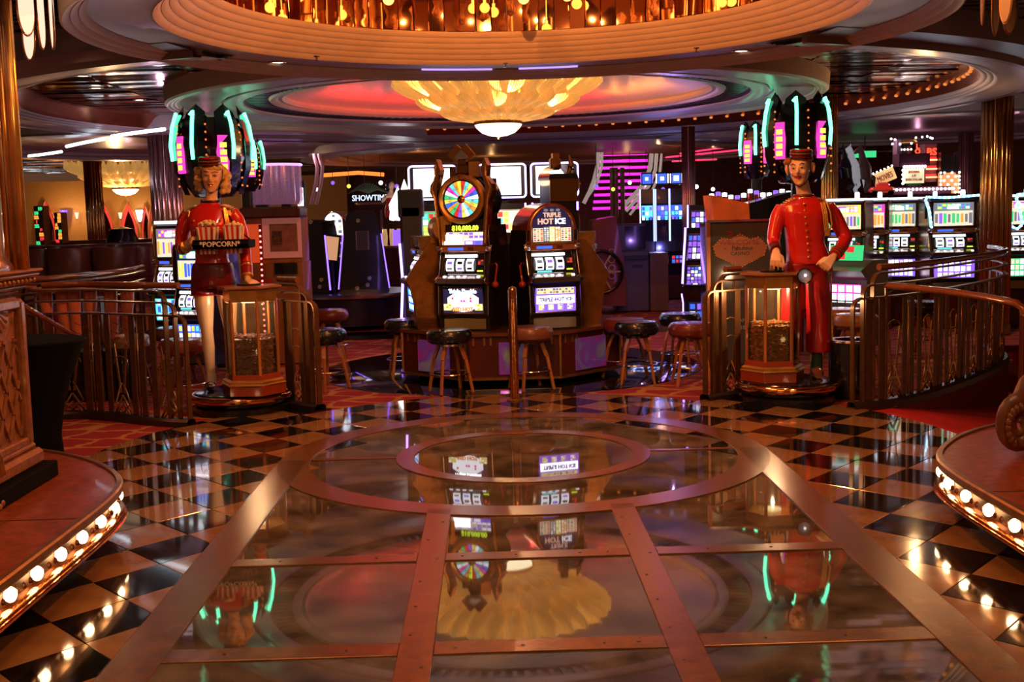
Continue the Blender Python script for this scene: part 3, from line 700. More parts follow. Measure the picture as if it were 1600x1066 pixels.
# shell lamps round the columns
def shell_lamp(s, label, lit):
    t = thing('shell_lamp', label, 'lamp', (s*2.84,-1.98,2.66))
    gm = glow('lamp_petal_lit', (1,.60,.42), 1.5) if lit else mat('lamp_petal_dim', (.75,.5,.3), .25, coat=.5)
    ov = MB()
    prof = [(0.060*sin(a_) if a_ < pi/2 else .060, 0) for a_ in (0,)]
    pts = [(.052*cos(a_)*(1.0), -.12+.11*sin(a_)) for a_ in [pi+pi*k/12 for k in range(13)]]+[(.052,.14),(-.052,.14)]
    ov.add([(x,-.012,z) for x,z in pts]+[(x*.9,-.004,z) for x,z in pts], [tuple(range(15)), tuple(range(29,14,-1))]+[(i,(i+1)%15,15+(i+1)%15,15+i) for i in range(15)])
    ovm = ov.mesh('petal_pane', gm)
    fr = MB(); fr.tube([(x*1.08,-.006,z*1.03) for x,z in pts], .005, 6, True); frm = fr.mesh('pane_frame', DBRASS)
    ds = MB(); ds.lathe([(0,.0),(.018,.002),(.05,-.01),(.055,-.02)], 16, M=Matrix.Rotation(pi/2,4,'X'), sy=1.5); dsm = ds.mesh('copper_disc', COPPER)
    bl = MB(); bl.sphere((0,-.03,0), (.02,.02,.03), 10, 7); blm = bl.mesh('bulb', glow('lamp_bulb_amber', (1,.45,.08), 8) if lit else mat('bulb_off', (.4,.08,.03), .2, coat=1))
    for k in range(16):
        an = 2*pi*k/16+.1; r_ = .55+(k%2)*.04; p = (r_*cos(an), r_*sin(an), (k%2)*.03)
        o = put('petal_pane', ovm, p, rz=an+pi/2, parent=t); put('pane_frame', frm, (0,0,0), parent=o)
        put('copper_disc', dsm, (1.10*p[0],1.10*p[1],.20), rz=an+pi/2, parent=t); put('bulb', blm, (1.12*p[0],1.12*p[1],.20), rz=an+pi/2, parent=t)
    b = MB(); b.lathe([(.46,.05),(.49,.10),(.53,.30)], 32); b.obj('lamp_body', COPPER, t)
    b = MB()
    for k in range(16):
        an = 2*pi*(k+.5)/16+.1; b.bar((.50*cos(an),.50*sin(an),-.02),(.52*cos(an),.52*sin(an),.25),.02,.01)
    b.obj('lamp_brackets', DBRASS, t); return t
shell_lamp(-1, 'glowing shell lamp of pinkish oval glass panes at top left', True)
shell_lamp(1, 'unlit shell lamp of oval glass panes at top right', False)
lamp('POINT', (-2.3,-2.7,2.1), (1,.5,.25), 6)

# ------------------------------------------------------------------ other fluted columns
def fluted_column(p, r, h, label, m):
    t = thing('fluted_column', label, 'column', (p[0],p[1],0)); n = 16
    b = MB(); b.lathe([(r*.9,0),(r*.9,h)], 32); b.obj('core', m, t)
    fb = MB(); fb.tube([(0,0,.12),(0,0,h)], r*.17, 8); fm_ = fb.mesh('flute', m)
    for k in range(n): put('flute', fm_, (r*.93*cos(2*pi*k/n), r*.93*sin(2*pi*k/n), 0), parent=t)
    b = MB(); b.lathe([(r*1.15,0),(r*1.15,.1),(r*1.05,.13),(r,.13)], 32); b.obj('base', DBRASS, t); return t
COLM = mat('ribbed_gold_metal', (.70,.38,.15), .22, .95)
COLP = mat('ribbed_rosy_metal', (.60,.36,.34), .22, .95)
q = at(1554,420,6.3); fluted_column(q, .165, 3.0, 'large ribbed gold column at right beside the neon framed machine', COLM)
lring('collar', [(.165,2.99),(.17,2.80),(.24,2.78),(.30,2.80),(.34,2.99)], LILAC, (q.x,q.y))
q = at(266,400,9.0); fluted_column(q, .20, 3.0, 'ribbed rosy chrome column behind the popcorn figure at left', COLP)
q = at(1296,300,8.2); fluted_column(q, .10, 3.0, 'slim ribbed gold column behind the bellboy figure', COLM)
q = at(1077,400,9.6); fluted_column(q, .09, 2.75, 'slim ribbed violet-lit column left of the casino sign board', COLP)
q = at(150,350,17.5); fluted_column(q, .17, 2.9, 'ribbed gold column between the red arches at far left', COLM)
q = at(1508,300,15.5); fluted_column(q, .13, 2.9, 'ribbed column with red light at its foot behind the marquee signs', COLP)

# ------------------------------------------------------------------ railings
def fence(name, label, path, z0=0, loops=(1,0), slat=True, hand=True, curb=.08, gap=.205, h=(.86,.96,1.05)):
    t = thing(name, label, 'railing')
    sp = smooth_path(path, 2); L_ = [0]
    for p0, p1 in zip(sp, sp[1:]): L_.append(L_[-1]+hypot(p1[0]-p0[0], p1[1]-p0[1]))
    T = L_[-1]
    def pos(s_):
        s_ = max(0, min(T, s_))
        for i in range(len(sp)-1):
            if L_[i+1] >= s_: f = (s_-L_[i])/max(1e-9, L_[i+1]-L_[i]); return V((sp[i][0]+(sp[i+1][0]-sp[i][0])*f, sp[i][1]+(sp[i+1][1]-sp[i][1])*f, 0)), atan2(sp[i+1][1]-sp[i][1], sp[i+1][0]-sp[i][0])
        return V((*sp[-1],0)), 0
    b = MB()
    sweep(b, sp, [(-.055,z0-.02),(-.055,z0+.03),(-.035,z0+.05),(.035,z0+.05),(.055,z0+.03),(.055,z0-.02)]); b.obj('curb', mat('curb_bronze', (.07,.045,.035), .3, .6), t)
    for k, z in enumerate(h):
        a0 = .09*k+.01 if loops[0] else 0; a1 = T-(.09*k+.01) if loops[1] else T; n = max(6, int(T/.12)); pts = []
        if loops[0]:
            p, an = pos(a0); pts += [p+V((0,0,z0+.05)), p+V((0,0,z-.08))]
            for q in range(1,5): pp_, _ = pos(a0+.08*(1-cos(q*pi/8))); pts.append(pp_+V((0,0,z-.08+.08*sin(q*pi/8))))
        for q in range(n+1): pp_, _ = pos(a0+(.09 if loops[0] else 0)+(a1-a0-(.09 if loops[0] else 0)-(.09 if loops[1] else 0))*q/n); pts.append(pp_+V((0,0,z)))
        if loops[1]:
            for q in range(3,-1,-1): pp_, _ = pos(a1-.08*(1-cos(q*pi/8))); pts.append(pp_+V((0,0,z-.08+.08*sin(q*pi/8))))
            p, an = pos(a1); pts += [p+V((0,0,z0+.05))]
        # flat ribbon rail
        bb_ = MB(); N_ = len(pts); vs_ = []
        for i, p in enumerate(pts):
            d3 = pts[min(i+1,N_-1)]-pts[max(i-1,0)]; dh = V((d3.x,d3.y,0))
            dh = dh.normalized() if dh.length > 1e-5 else V((cos(pos(a0 if i < N_/2 else a1)[1]), sin(pos(a0 if i < N_/2 else a1)[1]), 0))
            side = V((-dh.y, dh.x, 0)); nrm = d3.normalized().cross(side); vs_ += [p+side*.024+nrm*.007, p-side*.024+nrm*.007, p-side*.024-nrm*.007, p+side*.024-nrm*.007]
        bb_.add(vs_, [(i*4+c_, i*4+(c_+1)%4, (i+1)*4+(c_+1)%4, (i+1)*4+c_) for i in range(N_-1) for c_ in range(4)], True); bb_.obj('rail', RAIL, t)
    if hand:
        pts = [pos(.25+(T-.3)*q/24)[0]+V((0,0,h[-1]+.045)) for q in range(25)]; bb_ = MB(); bb_.tube(pts, .026, 10); bb_.obj('handrail', mat('handrail_varnish', (.33,.10,.03), .15, .3, coat=.8), t)
    slm = MB(); slm.box((0,0,(h[0]+.04+z0)/2),(.066,.012,h[0]-z0-.06), bev=.003); sm1 = slm.mesh('baluster', RAIL)
    rdm = MB(); rdm.tube([(0,0,z0+.04),(0,0,h[0])], .006, 6); sm2 = rdm.mesh('rod', DBRASS)
    mo = MB()
    for k in (-1,1):
        mo.tube([(0,0,z0+.06),(k*.09,0,z0+.14),(k*.012,0,z0+.30)], .008, 6); mo.tube([(k*.10,0,z0+.05),(0,0,z0+.20)], .009, 6); mo.tube([(k*.10,0,z0+.02),(0,0,z0+.13)], .007, 6)
        mo.bar((k*.02,0,z0+.22),(k*.075,0,z0+.62),.02,.008)
    mo.tube([(.09*cos(q*pi/6),0,z0+.45+.07*sin(q*pi/6)) for q in range(7)], .005, 6); mo.tube([(.09*cos(q*pi/6),0,z0+.60+.07*sin(q*pi/6)) for q in range(7)], .005, 6)
    mm_ = mo.mesh('fan_motif', DBRASS)
    s_ = .16; k = 0
    while s_ < T-.08:
        p, an = pos(s_)
        if k % 4 in (0,1): put('baluster', sm1, p, rz=an, parent=t); s_ += gap*.62
        elif k % 4 == 2: put('fan_motif', mm_, pos(s_+gap*.12)[0], rz=an, parent=t); s_ += gap*.86
        else: put('baluster', sm1, p, rz=an, parent=t); pr, _ = pos(s_+gap*.28); put('rod', sm2, pr, parent=t); s_ += gap*.55
        k += 1
    return t
fence('curved_railing', 'bronze curved railing with looped end and fan motifs beside the red ramp at right', CURB_R)
fence('curved_railing', 'bronze railing with looped ends behind the black draped table at left', CURB_L[::-1], loops=(1,1))
fence('curved_railing', 'far curved bronze railing with violet-lit handrail at left', CURB_LF)
fence('railing_gate', 'short looped bronze railing panel left of the bellboy figure', [(1.56,1.95),(1.66,2.02),(1.95,2.22)], h=(.90,.98,1.03), hand=True, gap=.11)
fence('railing_gate', 'short looped bronze railing panel right of the popcorn figure', [(-1.62,2.0),(-1.72,2.10),(-2.02,2.42)], h=(.90,.97,1.03), hand=True, gap=.11)
# dark red wall below the right railing and carpet-side wall of the far left one
b = MB(); sweep(b, smooth_path(CURB_R,2), [(.05,-.9),(.05,.0)]); structure(b.obj('wall_ramp', mat('oxblood_panel', (.20,.014,.012), .85)))
b = MB(); sweep(b, smooth_path([(x+.05,y-.05) for x, y in CURB_LF],2), [(0,-.01),(0,.42),(.05,.44)]); structure(b.obj('trim_plinth', mat('plum_plinth', (.05,.015,.03), .4)))
# near handrail with newel on the right, sloping handrail on the left
t = thing('ramp_handrail', 'varnished brown ramp handrail with tall newel post at right edge', 'handrail')
HV = mat('handrail_varnish')
p0 = at(1385,446,1.47); p1 = at(1588,474,.15)
b = MB(); pts = [p0.lerp(p1, k/10) + V((.10*sin(k*pi/10),0,0)) for k in range(11)]
b.tube(pts+[p1+V((.03,-.03,-.03)), p1+V((.04,-.04,-.09))], .027, 10); b.obj('rail', HV, t)
b = MB(); b.box((p1.x+.04,p1.y-.05,(p1.z-.1)/2-.03),(.06,.06,p1.z+.02), bev=.01); b.obj('newel_post', WOOD, t)
b = MB(); b.tube([(p0.x,p0.y,.0),(p0.x,p0.y,p0.z)], .014, 8); b.obj('post', RAIL, t)
t = thing('ramp_handrail', 'thin brown handrail sloping down behind the black table at left', 'handrail')
b = MB(); p0, p1 = at(36,478,.9), at(158,549,2.9); b.tube([p0,p1], .022, 8); b.obj('rail', HV, t)
b = MB(); b.tube([(p0.x,p0.y,0),p0], .014, 8); b.tube([(p1.x,p1.y,0),p1], .014, 8); b.obj('post', RAIL, t)
# copper standing post in the middle
t = thing('rail_post', 'upright polished copper post in front of the slot machines', 'post', (-.005,2.24,-.004))
b = MB(); b.tube([(0,0,0),(0,0,.90),(0,0,.94)], .036, 20); b.sphere((0,0,.94),(.036,.036,.036),16,10); b.obj('post', COPPER, t)
b = MB(); b.lathe([(0,0),(.07,0),(.07,.012),(.04,.02)], 24); b.obj('foot_flange', DBRASS, t)
b = MB(); b.bar((0,.04,.85),(0,.75,.85),.04,.05); b.bar((0,.04,.55),(0,.75,.55),.012); b.box((0,.75,.44),(.04,.04,.88)); b.obj('divider_rail', BLACK, t)

# ------------------------------------------------------------------ table, bin
t = thing('draped_table', 'high round table wrapped in a black stretch cloth beside the carved pier', 'table')
# stretch cloth: flat top edge drawn in to a narrow foot
b = MB(); cx, cy = -3.36, .35; n = 40
prof = [(.0,.815),(.36,.815),(.385,.812),(.39,.80),(.36,.74),(.28,.55),(.22,.35),(.19,.15),(.20,.02),(.19,0)]
b.lathe(prof, n, (cx,cy,0), flute=lambda a_: 1+.02*cos(4*a_)); b.obj('stretch_cloth', MATTE, t)
b = MB(); b.lathe([(.0,.0),(.17,.0)], 12, (cx,cy,.003)); b.obj('foot', MATTE, t)
t = thing('waste_bin', 'black cylindrical bin with chrome rim beside the bellboy figure', 'bin', (2.80,2.0,-.012))
b = MB(); b.lathe([(0,0),(.19,0),(.19,.46),(.17,.46),(.17,.30),(0,.30)], 32); b.obj('body', BLACK, t)
b = MB(); b.lathe([(.14,.47),(.15,.485),(.19,.485),(.20,.47),(.19,.46)], 32); b.obj('rim', CHROME, t)
# ------------------------------------------------------------------ painted figures
def remesh(mb, vox, name, m, parent, smooth=6, sub=None):
    me = mb.mesh('src', m); o = bpy.data.objects.new('src', me); COL.objects.link(o)
    md = o.modifiers.new('r', 'REMESH'); md.mode = 'VOXEL'; md.voxel_size = vox; md.use_smooth_shade = True
    if smooth: ms = o.modifiers.new('s', 'SMOOTH'); ms.factor = .5; ms.iterations = smooth
    dg = bpy.context.evaluated_depsgraph_get(); res = bpy.data.meshes.new_from_object(o.evaluated_get(dg)); bpy.data.objects.remove(o)
    res.materials.clear(); res.materials.append(m) if not isinstance(m, list) else [res.materials.append(x) for x in m]
    for p in res.polygons: p.use_smooth = True
    return put(name, res, parent=parent)
def loft(b, rings, n=20, M=None, cap=True):
    "rings: (x, y, z, rx, ry) horizontal ellipses, optional 6th = squareness"
    vs = []
    for r in rings:
        x, y, z, rx_, ry_ = r[:5]
        for k in range(n):
            a = 2*pi*k/n; c, s = cos(a), sin(a); e = .82
            vs.append((x+rx_*math.copysign(abs(c)**e, c), y+ry_*math.copysign(abs(s)**e, s), z))
    m = len(rings); fs = [(i*n+k, i*n+(k+1)%n, (i+1)*n+(k+1)%n, (i+1)*n+k) for i in range(m-1) for k in range(n)]
    if cap: fs += [tuple(range(n))[::-1], tuple((m-1)*n+k for k in range(n))]
    b.add(vs, fs, True, M)
def hand(b, wrist, d, up, side, curl=.5, spread=.3, k=1.0):
    "five-fingered hand; d = pointing direction, up = back of the hand, side = thumb side sign"
    d = V(d).normalized(); up = V(up); up = (up-d*up.dot(d)).normalized(); x = d.cross(up)*side; w_ = V(wrist)
    pw = .040*k
    for q in (-.5,-.17,.17,.5):   # palm as four blended rays
        b.tube([w_+x*q*.030*k, w_+d*.045*k+x*q*pw*1.15, w_+d*.088*k+x*q*pw*1.7], [.017*k,.016*k,.0115*k], 8)
    for q, ln in ((.5,.068),(.17,.078),(-.17,.073),(-.5,.058)):
        p = w_+d*.085*k+x*q*pw*1.75; dd = (d+x*q*spread).normalized(); pts = [p]; ang = curl*.45
        for j in range(3):
            ang += curl*.5; e = dd*cos(ang)-up*sin(ang); pts.append(pts[-1]+e*ln*k*(.42,.33,.25)[j])
        b.tube(pts, [.0098*k,.0090*k,.0082*k,.0068*k], 8)
    p = w_+d*.028*k+x*.020*k; pts = [p, p+(x*.85+d*.55-up*.25)*.034*k, p+(x*.95+d*1.5-up*.5)*.042*k, p+(x*.95+d*2.4-up*.8)*.042*k]
    b.tube(pts, [.013*k,.0115*k,.010*k,.008*k], 8)
SKINP = mat('painted_skin', (.95,.58,.36), .28, coat=.5, noise=.08, nscale=6)
SKINLEG = mat('painted_stocking_skin', (.50,.22,.12), .35, coat=.2)
REDJ = mat('painted_red_jacket', (.68,.018,.010), .24, coat=.7)
REDJ2 = mat('painted_red_cloth', (.34,.008,.008), .3, coat=.5)
WINE = mat('painted_wine_velvet', (.16,.004,.012), .4, coat=.2)
NAVY = mat('painted_dark_band', (.02,.008,.02), .3, coat=.4)
GOLDP = mat('painted_gold_braid', (.75,.42,.10), .3, .6, noise=.3, nscale=60)
BLOND = mat('painted_blond_hair', (.78,.50,.18), .35, coat=.3, noise=.25, nscale=30)
AUBURN = mat('painted_auburn_hair', (.42,.16,.05), .35, coat=.3, noise=.25, nscale=30)
LIPM = mat('painted_lips', (.55,.03,.03), .25, coat=.6); EYEW = mat('eye_white', (.85,.80,.75), .15, coat=.8); IRIS = mat('eye_iris', (.02,.015,.02), .1, coat=1); BROW = mat('eyebrow_paint', (.16,.06,.03), .5)
def head_geo(b, male):
    "head about its centre (chin at -.12, crown +.12), facing -y"
    b.sphere((0,.018,.030), (.078,.096,.092), 20, 14)
    loft(b, [(0,-.050,-.116,.018,.016),(0,-.045,-.105,.033,.030),(0,-.035,-.080,.048,.045),(0,-.020,-.045,.062,.062),(0,-.008,0,.070,.080),(0,-.002,.04,.072,.084),(0,.005,.08,.06,.07)], 20)
    ny = -.094; 
    b.tube([(0,-.080,.022),(0,-.094,.002),(0,-.108 if not male else -.114,-.020)], [.008,.009,.012 if not male else .014], 8); b.sphere((0,-.100,-.026), (.016,.012,.008), 8, 6)
    for s in (-1,1):
        b.sphere((s*.034,-.066,-.020), (.022,.020,.018), 10, 8)          # cheeks
        b.tube([(s*.012,-.086,.026),(s*.033,-.083,.032),(s*.055,-.064,.024)], [.007,.008,.006], 6)  # brow ridge
        if male:
            b.sphere((s*.092,.018,-.004), (.016,.012,.040), 10, 8); b.tube([(s*.082,.01,-.03),(s*.098,.012,-.02),(s*.107,.018,.01),(s*.10,.02,.034),(s*.082,.015,.038)], .008, 6)
        else: b.sphere((s*.079,.012,-.005), (.008,.012,.026), 8, 6)
    b.sphere((0,-.074,-.056), (.026,.016,.014), 10, 8); b.sphere((0,-.068,-.100), (.020,.016,.014), 10, 8)
def face(parent, M_, male, k=1):
    T = lambda: M_
    b = MB()
    for s in (-1,1): b.sphere((s*.030,-.074,.012), (.014,.012,.0095 if male else .007), 12, 8, M=M_)
    b.obj('eyes', EYEW, parent)
    b = MB()
    for s in (-1,1): b.sphere((s*.030,-.0845,.011 if male else .008), (.0058,.003,.0058 if male else .0035), 8, 6, M=M_)
    b.obj('pupils', IRIS, parent)
    b = MB()
    for s in (-1,1): b.tube([(s*.014,-.088,.013),(s*.030,-.0895,.0215 if male else .017),(s*.046,-.078,.012)], .0030 if male else .0042, 6, M=M_)
    b.obj('eyelids', SKINP if male else mat('eyelid_paint', (.40,.20,.20), .3), parent)
    b = MB()
    for s in (-1,1): b.tube([(s*.014,-.094,.036),(s*.032,-.091,.046 if male else .043),(s*.052,-.074,.036)], [.0025,.0038,.002], 6, M=M_)
    b.obj('eyebrows', BROW, parent)
    b = MB(); b.tube([(-.021,-.083,-.052),(-.010,-.091,-.050),(0,-.093,-.0525),(.010,-.091,-.050),(.021,-.083,-.052)], [.002,.0045,.0042,.0045,.002], 6, M=M_)
    b.tube([(-.019,-.083,-.056),(0,-.091,-.062),(.019,-.083,-.056)], [.002,.0058,.002], 6, M=M_); b.obj('lips', LIPM, parent)
    if male:
        b = MB()
        for s in (-1,1): b.tube([(0,-.099,-.040),(s*.020,-.095,-.043),(s*.042,-.082,-.040),(s*.052,-.074,-.028)], [.004,.005,.0035,.0015], 6, M=M_)
        b.obj('moustache', mat('moustache_paint', (.30,.10,.03), .4), parent)
def pillbox(parent, M_, tilt=0):
    b = MB(); b.lathe([(0,.105),(.070,.105),(.078,.100)], 28, M=M_, sx=1, sy=1.12); b.obj('hat_crown', REDJ, parent)
    b = MB(); b.lathe([(.078,.100),(.080,.092),(.079,.040),(.075,.036)], 28, M=M_, sy=1.12); h = b.obj('hat_band', WINE, parent)
    b = MB()
    for z in (.088,.066,.046): b.lathe([(.079,z-.004),(.083,z),(.079,z+.004)], 28, M=M_, sy=1.12)
    b.obj('hat_braid', NAVY, h)
    b = MB(); b.lathe([(.0795,.073),(.0835,.077),(.0795,.081)], 28, M=M_, sy=1.12); b.obj('gold_braid', GOLDP, h)

def female(loc, rz):
    t = thing('person', 'painted figure of a blonde usherette in red jacket and pillbox hat carrying a tray', 'person', loc, rz)
    HC = V((.035,-.01,1.785)); HM = Matrix.Translation(HC) @ Matrix.Rotation(R(4),4,'Y') @ Matrix.Rotation(R(6),4,'Z') @ Matrix.Rotation(R(8),4,'X') @ Matrix.Scale(1.12,4)
    b = MB(); hb = MB(); head_geo(hb, False); b.add(hb.v, hb.f, True, HM)
    b.tube([(.01,.02,1.52),(.015,.018,1.62),(.03,.012,1.72)], [.062,.050,.048], 14)
    loft(b, [(0,.0,.92,.15,.115),(0,.0,1.0,.16,.12),(0,.0,1.12,.125,.095),(0,.0,1.22,.125,.09),(0,-.01,1.36,.14,.105),(0,.0,1.48,.15,.085),(0,.0,1.54,.10,.06)])
    # legs, feet in heeled shoes
    b.tube([(-.085,0,.95),(-.085,-.005,.72),(-.075,-.01,.50),(-.072,.005,.36),(-.065,.01,.10),(-.060,0,.05)], [.088,.080,.052,.052,.034,.032], 14)
    b.tube([(-.060,.02,.045),(-.055,-.06,.03),(-.05,-.12,.022)], [.034,.034,.022], 10)
    b.tube([(.085,.02,.95),(.10,.03,.72),(.11,.04,.50),(.12,.07,.36),(.13,.10,.10),(.13,.10,.05)], [.088,.080,.052,.052,.034,.032], 14)
    b.tube([(.13,.12,.045),(.14,.04,.03),(.15,-.02,.022)], [.034,.034,.022], 10)
    # arms: viewer's left bends up to the tray, viewer's right rests on the cabinet
    b.tube([(-.19,.01,1.48),(-.235,.03,1.34),(-.255,.02,1.21),(-.215,-.09,1.19),(-.15,-.20,1.215)], [.050,.046,.040,.034,.025], 12)
    b.tube([(.19,.01,1.48),(.235,.02,1.34),(.265,.0,1.18),(.285,-.06,1.04),(.31,-.13,.93)], [.050,.046,.040,.034,.026], 12)
    hand(b, (-.15,-.20,1.215), (.6,-.5,.12), (-.3,-.3,-.9), -1, .9, .2, 1.0)
    hand(b, (.31,-.14,.925), (.55,-.6,-.20), (0,-.2,1), -1, .35, .5, 1.0)
    remesh(b, .0075, 'body', SKINP, t, 5)
    face(t, HM, False)
    # hair in curls
    hr = MB(); random.seed(11); hr.sphere((0,.035,.035), (.088,.092,.088), 16, 12, M=HM)
    for s in (-1,1):
        for k in range(26):
            hr.sphere((s*random.uniform(.076,.120), random.uniform(-.03,.08), random.uniform(-.11,.045)), random.uniform(.017,.027), 8, 6, M=HM)
    for k in range(12): hr.sphere((-.07+.013*k, -.052-.018*sin(k/11*pi), .066+.01*sin(k*2.0)), .015, 8, 6, M=HM)
    for k in range(16): hr.sphere((random.uniform(-.08,.08), random.uniform(.08,.12), random.uniform(-.10,.05)), .03, 8, 6, M=HM)
    remesh(hr, .007, 'hair', BLOND, t, 1)
    pillbox(t, HM @ Matrix.Translation((-.012,.0,.035)) @ Matrix.Rotation(R(-5),4,'Y'))
    b = MB(); b.tube([(-.078,-.01,.05),(-.076,-.028,-.02),(-.05,-.045,-.09),(0,-.055,-.122),(.05,-.045,-.09),(.076,-.028,-.02),(.078,-.01,.05)], .0035, 6, M=HM); b.obj('chin_strap', NAVY, t)
    # jacket with sleeves
    j = MB()
    loft(j, [(0,0,1.02,.160,.118),(0,0,1.10,.135,.105),(0,0,1.20,.138,.10),(0,-.02,1.31,.158,.130),(0,-.025,1.38,.168,.138),(0,-.008,1.46,.180,.108),(0,0,1.515,.165,.085),(0,.0,1.555,.085,.068),(.01,.0,1.585,.068,.062)])
    for s in (-1,1): j.sphere((s*.065,-.075,1.355), (.070,.060,.065), 14, 10)
    j.tube([(-.17,.01,1.49),(-.215,.02,1.42),(-.245,.03,1.33),(-.262,.02,1.20),(-.225,-.09,1.185),(-.170,-.175,1.205)], [.060,.064,.058,.052,.046,.040], 14)
    j.tube([(.17,.01,1.49),(.215,.02,1.42),(.245,.02,1.33),(.275,.0,1.17),(.292,-.06,1.04),(.305,-.11,.965)], [.060,.064,.058,.052,.047,.042], 14)
    J = remesh(j, .010, 'jacket', REDJ, t, 4)
    for a_, b_, nm_ in (((.290,-.055,1.05),(.308,-.118,.955),'cuff'),((-.21,-.115,1.192),(-.163,-.185,1.208),'cuff')):
        b = MB(); b.tube([a_,b_], [.052,.047], 14); c_ = b.obj(nm_, REDJ2, J)
        b = MB(); b2 = V(a_).lerp(V(b_), .12); b3 = V(a_).lerp(V(b_), .25); b.tube([b2,b3], .0535, 14)
        b4 = V(a_).lerp(V(b_), .93); b.tube([b4, V(b_)+(V(b_)-V(a_))*.04], .0505, 14); b.obj('cuff_braid', GOLDP, J)
    b = MB(); b.tube([(.01+.072*cos(k*pi/10)*1.02, .0+.068*sin(k*pi/10), 1.585-.012*(1 if 10 < k < 20 else 0)) for k in range(20)], .009, 8, True); b.obj('collar', NAVY, J)
    for s in (-1,1):
        b = MB()
        for k in range(7): b.tube([(s*(.105+.018*k), -.072+.004*k, 1.535-.004*k*k*.35), (s*(.11+.018*k), .05, 1.545-.004*k*k*.35)], .008, 6)
        for k in range(9): b.tube([(s*(.150+.008*k), -.07+.01*k, 1.50), (s*(.158+.008*k), -.085+.012*k, 1.455)], .005, 5)
        b.obj('epaulette', GOLDP, J)
    b = MB()
    for o_ in (0,.012,.024):
        b.tube([(.135+o_*.6,-.09,1.52),(.150+o_,-.118,1.42),(.160+o_,-.115,1.33),(.165+o_,-.09,1.24),(.175+o_,-.05,1.20)], .0055, 6)
    b.obj('aiguillette', GOLDP, J)
    bt = MB()
    for s in (-1,1):
        for z in (1.42,1.34,1.26): bt.sphere((s*.105,-.128+(.014 if z < 1.3 else 0),z), .010, 8, 6)
    bt.obj('buttons', GOLDP, J)
    # shorts
    h = MB(); loft(h, [(0,0,.86,.165,.125),(0,0,.95,.182,.135),(0,0,1.03,.172,.125),(0,0,1.07,.158,.115)])
    for s in (-1,1): h.tube([(s*.088,0 if s < 0 else .02,.92),(s*.093,0 if s < 0 else .025,.86),(s*.097,.0 if s < 0 else .028,.80)], [.100,.098,.098], 16)
    H = remesh(h, .011, 'shorts', WINE, t, 4)
    b = MB()
    for s in (-1,1): b.tube([(s*.097+.099*cos(k*pi/10), (.0 if s < 0 else .028)+.099*sin(k*pi/10), .803) for k in range(20)], .007, 6, True)
    b.obj('shorts_hem', REDJ2, H)
    # ankle socks and strap shoes
    for s, x, y in ((-1,-.0625,.005),(1,.13,.10)):
        b = MB(); b.tube([(x,y,.125),(x,y,.05)], [.041,.040], 12); b.obj('sock', mat('sock_white', (.7,.6,.5), .7), t)
        b = MB(); b.tube([(x,y+.035,.032),(x+.003,y-.02,.030),(x+.008,y-.085,.026),(x+.012,y-.130,.020)], [.036,.039,.038,.022], 12, flat=.85); b.box((x,y+.035,.014),(.05,.05,.028)); b.tube([(x-.04,y-.03,.05),(x,y-.035,.075),(x+.04,y-.03,.05)], .006, 6)
        b.obj('shoe', BLACK, t)
    return t
